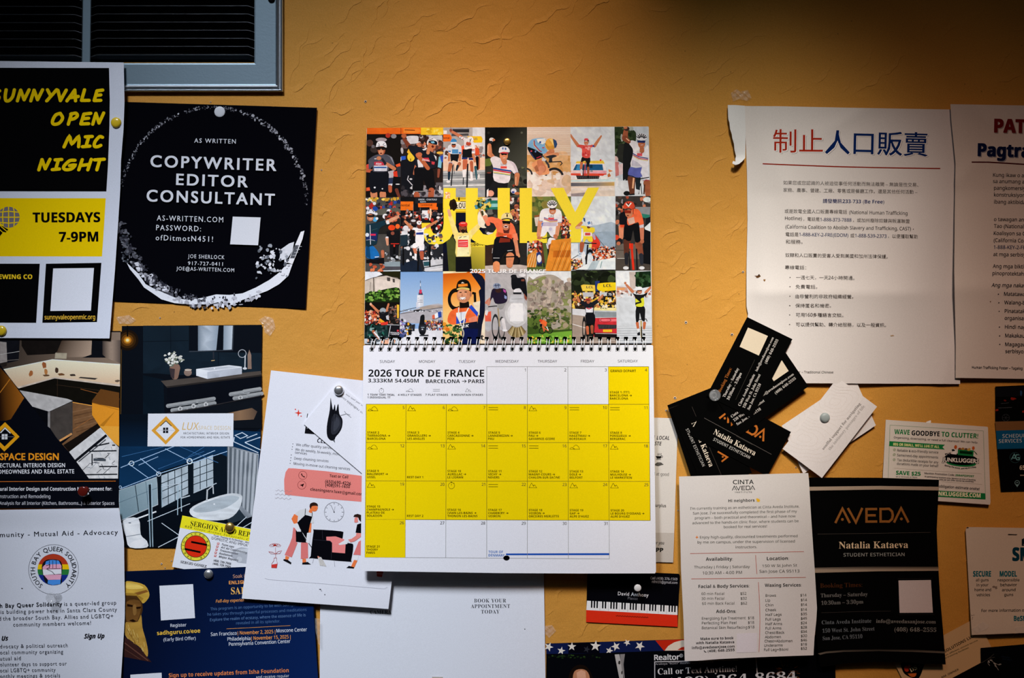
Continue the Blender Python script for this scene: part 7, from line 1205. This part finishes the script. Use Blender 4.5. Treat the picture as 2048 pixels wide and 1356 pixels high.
s.p('101848', 1540, 960, 1780, 960, 1760, 1190, 1530, 1190); s.p('ee6a34', 1320, 850, 1350, 720, 1450, 650, 1660, 600, 1740, 700, 1770, 850, 1550, 870, 1400, 900); s.p('e88a6a', 1640, 800, 1760, 760, 1765, 855, 1640, 860); s.p('2448c0', 1640, 640, 1680, 600, 1780, 720, 1770, 780); s.p('dce4f0', 1450, 720, 1600, 700, 1580, 860, 1450, 880); s.p('2a4ab0', 1450, 760, 1500, 860, 1600, 800, 1590, 870, 1450, 890); s.p('14182c', 1500, 890, 1770, 850, 1770, 960, 1520, 960); s.T('TREK', 1445, 965, 1650, 930, 40, 'e8e8ec', 'i'); s.l('f0ead8', 16, 1490, 640, 1480, 760, 1540, 960); s.l('f0ead8', 16, 1660, 590, 1590, 740, 1545, 960); s.ring('b8b4a0', 1530, 1030, 34, 16, ry=60); s.l('2a2a2e', 5, 1520, 660, 1525, 830)
for _ in range(60): s.b(random.choice(['1e3a1c', '2c5228', '14240f', '4a7a3a']), random.uniform(1245, 1530), random.uniform(900, 1190), random.uniform(14, 36), random.uniform(10, 24), .4)
for x, y, c in ((1290, 950, 'f09a3a'), (1360, 960, 'f4c05a'), (1270, 890, 'f0a030'), (1320, 970, 'e87a24')): s.e(c, x, y, 34, 30); s.ring('c86a1c', x, y, 15, 6)
s.p('1a120e', 1500, 560, 1640, 550, 1650, 640, 1500, 650); s.e('cf8a62', 1560, 460, 104, 112); s.e('d89a74', 1540, 450, 70, 80); s.p('f2eeec', 1495, 490, 1600, 482, 1585, 515, 1540, 525, 1510, 515); s.l('7a3a28', 6, 1490, 485, 1545, 530, 1605, 480); s.p('3a2018', 1500, 405, 1535, 405, 1530, 420, 1500, 420); s.p('3a2018', 1575, 400, 1610, 400, 1610, 415, 1575, 415); s.p('b87050', 1540, 420, 1550, 470, 1525, 470); s.e('b87452', 1668, 440, 16, 40); s.p('14130f', 1450, 380, 1470, 260, 1540, 218, 1620, 230, 1665, 300, 1675, 400, 1640, 380, 1600, 360, 1500, 360); s.p('f08a2a', 1480, 290, 1620, 280, 1625, 320, 1480, 330); s.p('e8e0d0', 1520, 275, 1545, 255, 1575, 275); s.p('d8c46a', 1465, 355, 1540, 335, 1640, 350, 1640, 380, 1540, 360, 1470, 378)
s.F(960, 530, 5.851)
cell(2, 3, 'b4b2b4'); s.r('a89c98', 50, 760, 560, 930); s.p('e8634a', 55, 560, 130, 540, 130, 660, 60, 660); s.e('b8b8bc', 95, 720, 36, 60); s.b('c87a60', 90, 430, 30, 26); s.b('e0dcdc', 75, 560, 22, 40)
for R, c in ((140, 'c8c8c8'), (110, 'd8d8da'), (85, 'e6e6e8'), (60, 'f2f2f4')): s.e(c, 430, 560, R, R*1.15, 0, 30)
for i in range(26): a = math.radians(35+i*4.4); s.l(random.choice(['8a7448', 'a08c60', '6a5a34', 'c0b080']), 9, 430+60*math.cos(a), 690+40*math.sin(a), 430+130*math.cos(a), 700+150*math.sin(a))
s.p('15161a', 370, 130, 420, 115, 440, 150, 520, 150, 545, 250, 550, 400, 500, 320, 460, 270, 400, 290, 370, 260); s.e('1a1b1f', 392, 135, 34, 24); s.p('7a4434', 480, 170, 520, 165, 520, 190, 485, 190); s.e('e4e4e8', 440, 305, 46, 30); s.e('dfdfe2', 495, 118, 40, 20); s.p('c4c6ca', 360, 350, 500, 350, 520, 440, 340, 440); s.p('26282c', 385, 320, 485, 320, 485, 342, 390, 342); s.l('9a9ca0', 6, 370, 400, 500, 395); s.p('f0f0f2', 360, 450, 500, 450, 510, 660, 350, 660); s.p('8a4a38', 515, 330, 550, 380, 545, 420, 520, 390)
s.l('2c2c2a', 10, 215, 520, 225, 860); s.ring('26282a', 180, 720, 38, 10, ry=130); s.ring('3a3c3a', 255, 740, 34, 9, ry=120); s.l('a89878', 16, 210, 500, 230, 720); s.k('c88a74', 115, 400, 18, 100, 460, 16); s.l('1c1c1e', 10, 95, 490, 180, 480, 260, 480); s.e('e8d8d4', 255, 468, 24, 16); s.k('dcd8d8', 270, 640, 20, 290, 760, 18); s.e('eeeef0', 290, 765, 30, 14); s.k('9a9a98', 270, 420, 40, 240, 480, 40)
s.p('241c30', 140, 290, 200, 275, 300, 285, 320, 410, 270, 450, 180, 450, 150, 380, 120, 420); s.p('b04a9a', 270, 280, 305, 300, 300, 330, 275, 310); s.p('8a9ac8', 285, 350, 315, 370, 310, 400, 285, 390); s.e('3a2420', 215, 300, 36, 26); s.e('8a98b0', 198, 245, 46, 34); s.l('2a3450', 8, 165, 240, 235, 235); s.l('2a3450', 7, 180, 220, 190, 265); s.l('2a3450', 7, 215, 220, 215, 265)
cell(2, 4, 'e4e8ea'); s.p('a89e90', 555, 190, 620, 170, 690, 130, 800, 112, 880, 125, 960, 180, 1010, 250, 1080, 250, 1080, 930, 555, 930); s.p('8a9058', 555, 200, 650, 170, 760, 130, 780, 200, 640, 300, 555, 330); s.p('8a9058', 920, 330, 1080, 280, 1080, 470, 940, 480); s.crowd(['9a8a80', 'b8a698', '7a6c62', '8a8a60', 'c4b4a4'], 130, 570, 170, 1070, 560, 10, 34); s.crowd(['4a5a2c', '6a7a3c', '8a8a58', 'a8987c', '3a4a24'], 150, 560, 520, 1075, 800, 10, 32)
for _ in range(40): x, y = random.uniform(580, 1000), random.uniform(210, 540); s.l(random.choice(['5a4c44', '6a5c50', '7a6a60']), 3, x, y, x+random.uniform(-18, 18), y+random.uniform(15, 50))
s.p('3c5420', 555, 730, 690, 700, 860, 760, 1080, 750, 1080, 800, 555, 810); s.grad([(0, '5a8a2c'), (1, '7ab03c')], 560, 930, 1080, 800, (555, 815, 1080, 770, 1080, 930, 555, 930)); s.crowd(['4a7a24', '8ac04c', '2c5a1c', 'a8d060', 'e0c040'], 80, 560, 830, 1075, 915, 6, 16); s.crowd(['2a3a18', '5a7030'], 24, 560, 600, 700, 740, 14, 30)
s.ring('17181a', 728, 770, 34, 7); s.ring('17181a', 815, 765, 34, 7); s.p('ee6a34', 700, 645, 745, 640, 785, 670, 775, 720, 720, 710); s.e('d84a28', 712, 650, 20, 16); s.k('c86a40', 740, 710, 14, 750, 770, 10); s.l('e8703a', 10, 720, 720, 800, 770); s.p('17181c', 700, 690, 730, 690, 725, 725, 700, 720); s.l('e8e8ea', 10, 780, 720, 800, 765)
cell(2, 5, '20241c'); s.crowd(['1a2014', '2c3620', '3c4a2c', '141810'], 50, 1080, 80, 1610, 260, 20, 50); s.crowd(['e0b030', 'f0d060', '8a5a34', '3a2a20', 'c87a4a', 'e8e0d0', '1e1a18'], 230, 1080, 310, 1600, 500, 9, 22); s.p('f0cc4a', 1180, 240, 1210, 228, 1345, 235, 1350, 305, 1200, 305); s.T('LCL', 1245, 272, 1325, 272, 26, '2a2a4a', 'b'); s.p('2a3a7a', 1345, 190, 1400, 185, 1390, 300, 1355, 310); s.p('f4cc1c', 1375, 230, 1410, 212, 1590, 205, 1605, 250, 1590, 295, 1390, 300); s.T('LCL', 1445, 258, 1540, 255, 32, '1c1c3a', 'b'); s.p('c4c4ca', 1200, 320, 1330, 320, 1330, 370, 1210, 372); s.p('c8ccd0', 1400, 320, 1490, 320, 1490, 360, 1400, 362); s.e('17181c', 1520, 345, 36, 34); s.T('75', 1502, 358, 1540, 358, 28, 'e8e8ec', 'b')
s.p('a89688', 1080, 580, 1240, 600, 1240, 930, 1080, 930); s.p('9c8c80', 1080, 840, 1610, 830, 1610, 930, 1080, 930); s.l('e8e4e0', 9, 1080, 690, 1230, 735); s.p('d8d8dc', 1080, 510, 1240, 520, 1240, 600, 1080, 580); s.l('c8bcb4', 5, 1080, 915, 1610, 880)
s.p('f0e09a', 1325, 500, 1600, 500, 1605, 535, 1330, 530); s.T('LCL', 1410, 515, 1490, 515, 16, '3a3a4a', 'b'); s.p('c4c8cc', 1330, 530, 1610, 535, 1610, 620, 1340, 620); s.p('8a9298', 1340, 545, 1610, 550, 1610, 610, 1345, 612); s.p('c83038', 1350, 620, 1610, 615, 1610, 840, 1330, 840); s.p('e87078', 1400, 630, 1600, 630, 1600, 660, 1400, 660); s.p('24262a', 1375, 695, 1600, 700, 1595, 745, 1390, 750); s.p('f2c42c', 1440, 755, 1545, 755, 1545, 785, 1440, 785); s.p('1a1618', 1330, 790, 1610, 800, 1610, 850, 1340, 845); s.l('e8d8d8', 5, 1350, 800, 1600, 806); s.ring('3a1418', 1470, 645, 60, 7, ry=22)
for i in range(12): s.l('6a6c70', 3, 1390+i*18, 702, 1395+i*18, 742)
s.ring('17181a', 1218, 740, 18, 9, ry=110); s.l('17181a', 18, 1260, 700, 1262, 900); s.l('17181a', 14, 1312, 680, 1318, 860); s.k('c86a48', 1255, 730, 18, 1262, 800, 14); s.k('a8583c', 1310, 720, 18, 1312, 790, 14); s.p('15161a', 1240, 570, 1330, 560, 1350, 650, 1320, 690, 1250, 690, 1235, 640)
s.k('1c1e26', 1230, 460, 24, 1160, 420, 18); s.k('1c1e26', 1330, 450, 24, 1390, 410, 18); s.k('c87a54', 1160, 425, 16, 1140, 370, 12); s.k('c87a54', 1390, 410, 14, 1435, 355, 12); s.p('1c1e26', 1215, 450, 1270, 430, 1340, 440, 1330, 560, 1240, 570); s.p('e0e0e6', 1235, 505, 1325, 500, 1320, 555, 1240, 555); s.l('c83a4a', 12, 1245, 500, 1275, 515, 1310, 498); s.e('a85a40', 1268, 428, 22, 26); s.e('b83a30', 1260, 403, 28, 14); s.l('17181c', 8, 1245, 412, 1285, 412)
cell(2, 6, 'dcdfe4'); s.p('e8eaee', 1600, 80, 1750, 80, 1750, 230, 1600, 240); s.p('c8b8b0', 1745, 80, 1820, 80, 1820, 270, 1760, 300); s.p('17281a', 1820, 80, 2010, 70, 2010, 250, 1900, 270, 1820, 250); s.crowd(['2a4428', '12200f', '3c5c38'], 24, 1830, 90, 2000, 250, 14, 34); s.p('d0a89a', 1600, 250, 1720, 260, 1740, 330, 1600, 350); s.crowd(['a86a5a', 'd8c0b8', '5a4a48', 'e8e4e4'], 26, 1600, 300, 2010, 380, 8, 20); s.p('e8a060', 1600, 270, 1700, 268, 1690, 290, 1600, 296); s.r('d0d4da', 1600, 380, 2020, 720); s.p('c4c8ce', 1600, 720, 2020, 710, 2020, 930, 1600, 930)
for i in range(14): s.l('a8acb4' if i % 2 else 'e4e6ea', 4, 1605, 730+i*14, 2015, 725+i*14)
s.l('b8a468', 18, 1885, 650, 1890, 850); s.l('17181a', 12, 1890, 720, 1895, 900); s.k('c0663f', 1840, 680, 18, 1850, 740, 14); s.k('c0663f', 1925, 680, 18, 1920, 740, 14); s.e('e0e0e2', 1852, 760, 14, 18); s.p('15161a', 1838, 800, 1870, 780, 1875, 820, 1845, 825); s.p('15161a', 1905, 800, 1935, 805, 1930, 825, 1905, 820); s.l('26262a', 9, 1830, 640, 1945, 632, 1955, 660); s.p('17181a', 1830, 490, 1925, 490, 1930, 600, 1925, 660, 1890, 640, 1870, 560, 1860, 650, 1825, 660)
s.k('c87a56', 1785, 310, 18, 1715, 235, 13); s.k('c87a56', 1940, 320, 16, 2000, 260, 14); s.e('c07048', 1700, 212, 14, 16); s.p('17181a', 1785, 330, 1830, 345, 1910, 345, 1955, 320, 1950, 350, 1915, 380, 1915, 490, 1825, 490, 1815, 380); s.p('d4d434', 1820, 390, 1870, 430, 1820, 440); s.p('d4d434', 1880, 400, 1915, 385, 1915, 480, 1830, 485, 1830, 460, 1890, 440); s.e('b86c4a', 1868, 310, 28, 30); s.l('f0ece8', 4, 1855, 322, 1880, 320); s.e('e6e6ea', 1865, 276, 36, 24); s.l('17181c', 8, 1840, 298, 1895, 296)
s.clip(); s.z = 5.2e-4; s.tex = 0; s.F(900, 380, 7.978)
s.T('2025 TOUR DE FRANCE', 320, 1324, 1532, 1330, 62, 'f2f2f4', 'b', .012)
s.build('photo_page', parent=cal)
# ---- the month page
def h_gr(x, y): return .0104+.0095*max(0, min(1.1, (y-690)/455))
s = Sheet([(729, 690.3), (1304.5, 690), (1306.2, 692), (1309, 900), (1312, 1143), (1310, 1146.8), (1160, 1147), (1000, 1146.2), (727, 1142), (722.5, 1139), (721.3, 1134), (724, 920), (726.9, 692)], h_gr, 'e7e7ec', cuts=lh, holes=[[(1013+6.6*math.cos(t), 1116.3+5.4*math.sin(t)) for t in [k*math.pi/8 for k in range(16)]]])
s.subs = [(1006.5, 1111, 1019.5, 1121.6)]
s.dz = 1e-6; s.tz = 0
VX = [[733, 812.5, 892.7, 973.6, 1054.6, 1135.7, 1216.5, 1297.4], [730, 810.5, 891.6, 973.4, 1054.6, 1136.8, 1218.7, 1301.3]]
VY = [733.3, 808.5, 885.2, 962, 1039.6, 1116]
VL = [(733.3, 733.3), (808.4, 808.7), (884.9, 885.4), (961.8, 963), (1039, 1041), (1114.6, 1118.4)]
def gx(c, y): t = (y-733)/(1116-733); return VX[0][c]+(VX[1][c]-VX[0][c])*t
def gp(c, r): x = gx(c, VY[r]); t = (x-733)/565; return (x, VL[r][0]+(VL[r][1]-VL[r][0])*t)
s.F(0, 0, 1); CY = 'f6d408'; GL = '4a4630'
for r in range(5):
    for c in range(7):
        if (r == 0 and c == 6) or 1 <= r <= 3 or (r == 4 and c == 0):
            s.p(CY, *gp(c, r), *gp(c+1, r), *gp(c+1, r+1), *gp(c, r+1))
s.dz = 0; gl = '8a8a86'; yl = '6e6220'
s.l(gl, .8, *gp(3, 0), *gp(6, 0)); s.l(yl, .9, *gp(6, 0), *gp(7, 0))
for r in range(1, 5): s.l(yl, .9, *gp(0, r), *gp(7, r))
for c in range(3, 7): s.l(gl, .8, *gp(c, 0), *gp(c, 1))
for c in range(8): s.l(yl, .9, *gp(c, 1), *gp(c, 4))
for c in range(0, 7): s.l(gl if c else yl, .8, *gp(c, 4), *gp(c, 5))
s.l(yl, .9, *gp(7, 0), *gp(7, 1)); s.l(gl, .8, *gp(0, 5), *gp(6, 5))
s.p('1c4fae', 1012.5, 1107, 1218.4, 1106.3, 1218.6, 1110.2, 1013.5, 1110.4, 1011.5, 1109)
for t, x0, x1, y in (('SUNDAY', 759.8, 789.8, 725.7), ('MONDAY', 838, 870.5, 725.7), ('TUESDAY', 917.6, 951, 725.7), ('WEDNESDAY', 990.5, 1037.5, 725.4), ('THURSDAY', 1075.3, 1114.2, 725.3), ('FRIDAY', 1161.8, 1188.4, 725.2), ('SATURDAY', 1235.5, 1275.6, 725)): s.T(t, x0, y, x1, y, 5.4, '3a3a3e', 's', .004)
KB = '17171a'
s.F(715, 660, 5.897); s.T('2026 TOUR DE FRANCE', 128, 550, 1493, 552, 83, KB, 'b'); s.T('3,333KM 54,450M', 125, 617, 722, 620, 43, KB, 'b', -.01); s.T('BARCELONA', 806, 626, 1208, 626, 43, KB, 'b', -.01); s.T('PARIS', 1307, 626, 1496, 626, 43, KB, 'b', -.01)
def arrow(x0, x1, y, w, c=KB): L = (x1-x0); s.l(c, w, x0, y, x1, y); s.l(c, w, x1-L*.42, y-L*.36, x1, y, x1-L*.42, y+L*.36)
arrow(1233, 1282, 605, 7)
def icon(kind, x, y, k, c, w):     # x, y: left and base of a drawing 20 k wide
    if kind == 'flat': s.l(c, w*1.3, x, y-6.6*k, x+19*k, y-6.6*k); s.l(c, w*1.3, x, y-2*k, x+19*k, y-2*k)
    elif kind == 'mtn': s.l(c, w, x, y, x+5*k, y-9.6*k, x+9.6*k, y-3.8*k, x+11.6*k, y-6*k, x+15.5*k, y, x, y); s.l(c, w, x+7.4*k, y-5*k, x+9.6*k, y-2.6*k)
    elif kind == 'hill':
        q = []
        for i in range(9): t = i/8; q += [x+9.5*k*t, y-3.6*k*math.sin(math.pi*min(1, t*1.15))**.8 if t < .87 else y-.6*k]
        s.l(c, w, *q); q = []
        for i in range(13): t = i/12; q += [x+(7+13*t)*k, y-8.2*k*math.sin(math.pi*(.12+.88*t))**.8]
        s.l(c, w, *q); s.l(c, w, x, y, x+20*k, y); s.l(c, w, x+4.5*k, y-3.4*k, x+10*k, y-.4*k)
    else: s.ring(c, x+7.5*k, y-4*k, 6.2*k, w); s.l(c, w, x+7.5*k, y-7.5*k, x+7.5*k, y-4*k); s.l(c, w*1.5, x+5.8*k, y-11.2*k, x+9.2*k, y-11.2*k); s.l(c, w, x+12*k, y-9.5*k, x+13.2*k, y-8*k)
for kd, x, y in (('clock', 250, 735), ('hill', 572, 728), ('flat', 890, 730), ('mtn', 1272, 730)): icon(kd, x, y, 4.3, '4a4a4e', 3.2)
for t, x, y, x2, y2 in (('1 TEAM TIME TRIAL', 118, 774, 440, 776), ('1 INDIVIDUAL TT', 118, 806, 388, 808), ('4 HILLY STAGES', 476, 776, 755, 776), ('7 FLAT STAGES', 798, 775, 1068, 776), ('8 MOUNTAIN STAGES', 1108, 776, 1480, 776)): s.T(t, x, y, x2, y2, 23, '2a2a2e', 'b', -.016)
s.F(0, 0, 1)
DAYS = {5: ('hill', 'STAGE 2|TARRAGONA >|BARCELONA'), 6: ('mtn', 'STAGE 3|GRANOLLERS >|LES ANGLES'), 7: ('hill', 'STAGE 4|CARCASSONNE >|FOIX'), 8: ('flat', 'STAGE 5|LANNEMEZAN >|PAU'), 9: ('mtn', 'STAGE 6|PAU >|GAVARNIE-GÈDRE'), 10: ('flat', 'STAGE 7|HAGETMAU >|BORDEAUX'), 11: ('flat', 'STAGE 8|PÉRIGUEUX >|BERGERAC'),
        12: ('hill', 'STAGE 9|MALEMORT >|USSEL'), 13: (None, 'REST DAY 1'), 14: ('mtn', 'STAGE 10|AURILLAC >|LE LIORAN'), 15: ('flat', 'STAGE 11|VICHY >|NEVERS'), 16: ('flat', 'STAGE 12|MAGNY-COURS >|CHALON-SUR-SAÔNE'), 17: ('hill', 'STAGE 13|DOLE >|BELFORT'), 18: ('mtn', 'STAGE 14|MULHOUSE >|LE MARKSTEIN'),
        19: ('mtn', 'STAGE 15|CHAMPAGNOLE >|PLATEAU DE|SOLAISON'), 20: (None, 'REST DAY 2'), 21: ('clock', 'STAGE 16|ÉVIAN LES-BAINS >|THONON LES-BAINS'), 22: ('flat', 'STAGE 17|CHAMBÉRY >|VOIRON'), 23: ('mtn', 'STAGE 18|VOIRON >|ORCIÈRES MERLETTE'), 24: ('mtn', "STAGE 19|GAP >|ALPE D'HUEZ"), 25: ('mtn', "STAGE 20|LE BOURG D'OISANS >|ALPE D'HUEZ"),
        26: ('flat', 'STAGE 21|THOIRY >|PARIS'), 4: (None, 'STAGE 1 (TTT)|BARCELONA >|BARCELONA')}
for d in range(1, 32):
    r, c = (d+2)//7, (d+2) % 7
    (xa, ya), (xb, yb), (xl, ybot) = gp(c, r), gp(c+1, r), gp(c, r+1)
    s.TN(str(d), xb-3.2, ya+9.6, 5.8, '33322c', 's', 0, 'r', .95, bold=.01)
    if d in DAYS:
        kd, tx = DAYS[d]; L = tx.split('|'); TCOL = '2c2608'
        if kd: icon(kd, xa+3.4, ya+13.2, 1.0, TCOL, .75)
        n = len(L); base = ybot-5.4
        if d == 4: base = ybot-9.5
        if d == 26: base = ybot-7
        for i, t in enumerate(L):
            y = base-6.15*(n-1-i); x = xl+2.9; ar = t.endswith(' >'); t = t[:-2] if ar else t
            G_ = glyphs(t, 'b' if all(ord(ch) < 128 for ch in t) else 'b', -.004); w = (G_[2]-G_[1])*4.35/caph('b')*1.0
            s.T(t, x, y, x+w, y, 4.35, TCOL, 'b', -.004)
            if ar: arrow(x+w+2.4, x+w+7, y-2, .85, TCOL)
s.T('GRAND DÉPART', 1220.6, 744.3, 1272, 744.3, 4.9, '2c2608', 'b', -.004)
s.T('TOUR OF', 977, 1106.2, 1006, 1106.3, 4.9, '2a6ab4', 'b', -.02); s.T('DENMARK', 977, 1113, 1009.6, 1113.3, 4.9, '2a6ab4', 'b', -.02)
s.build('month_page', parent=cal)
# ---- pages left behind, black sheets added as the shade seen through the punched holes, and the wire
s = Sheet([(729, 709.5), (1304, 709.2), (1309, 1145), (724, 1140)], lambda x, y: .0098+.0088*max(0, (y-691)/455), 'd8d8dc', holes=[[(1013+6.4*math.cos(t), 1116+5.2*math.sin(t)) for t in [k*math.pi/8 for k in range(16)]]], thick=.0006); s.build('under_pages', parent=cal)
s = Sheet([(735, 258), (1295, 255.5), (1303, 689.5), (730, 690)], lambda x, y: .0088, '060607', holes=[[(1014.2+5*math.cos(t), 282.6+5*math.sin(t)) for t in [k*math.pi/6 for k in range(12)]]], thick=.0004); s.build('hole_shade_board', parent=cal)
s = Sheet([(735, 690.5), (1298, 690), (1299, 708), (734, 708)], lambda x, y: .0092, '050506', thick=.0003); s.build('hole_shade_strip', parent=cal)
s = Sheet([(1002, 1106), (1024, 1106), (1024, 1127), (1002, 1127)], lambda x, y: .0086+.0088*(y-691)/455, '050505', thick=.0003); s.build('hole_shade_board', parent=cal)  # black patch added as the shade inside the lower hole
wire = mat('white_coated_wire', (.86, .86, .88), .35, .1)
def wire_mesh():
    parts = []
    for dx in (-2.9, 2.3):
        pth = []
        for i in range(13):
            t = i/12; a = math.pi*t
            pth.append(((dx*1.0+(1-t)*1.2)*S, -(.0032*math.sin(a)-.0009), (10.2-21.2*t+1.4*math.sin(a))*S))
        parts.append(tube(pth, .00040, 7))
    e = [((-2.9+1.0*0)*S, .0009, -11*S), ((-3.2)*S, .0001, -12.2*S), ((-1.6)*S, -.0001, -13.6*S), ((.8)*S, -.0001, -13.6*S), ((2.6)*S, .0001, -12.4*S), (2.3*S, .0009, -11*S)]
    parts.append(tube(e, .00038, 6))
    return join(parts)
wv, wf = wire_mesh(); wme = bpy.data.meshes.new('wire_loop'); wme.from_pydata(wv, [], wf); wme.materials.append(wire); wme.polygons.foreach_set('use_smooth', [True]*len(wme.polygons))
for i, (xu, xl) in enumerate(HX):
    o = link(bpy.data.objects.new('wire_loop', wme), cal); o.location = PW((xu+xl)/2+.3, 688.6, .0104); o.rotation_euler = (0, math.atan2((xu-xl)*.75, 20), 0)
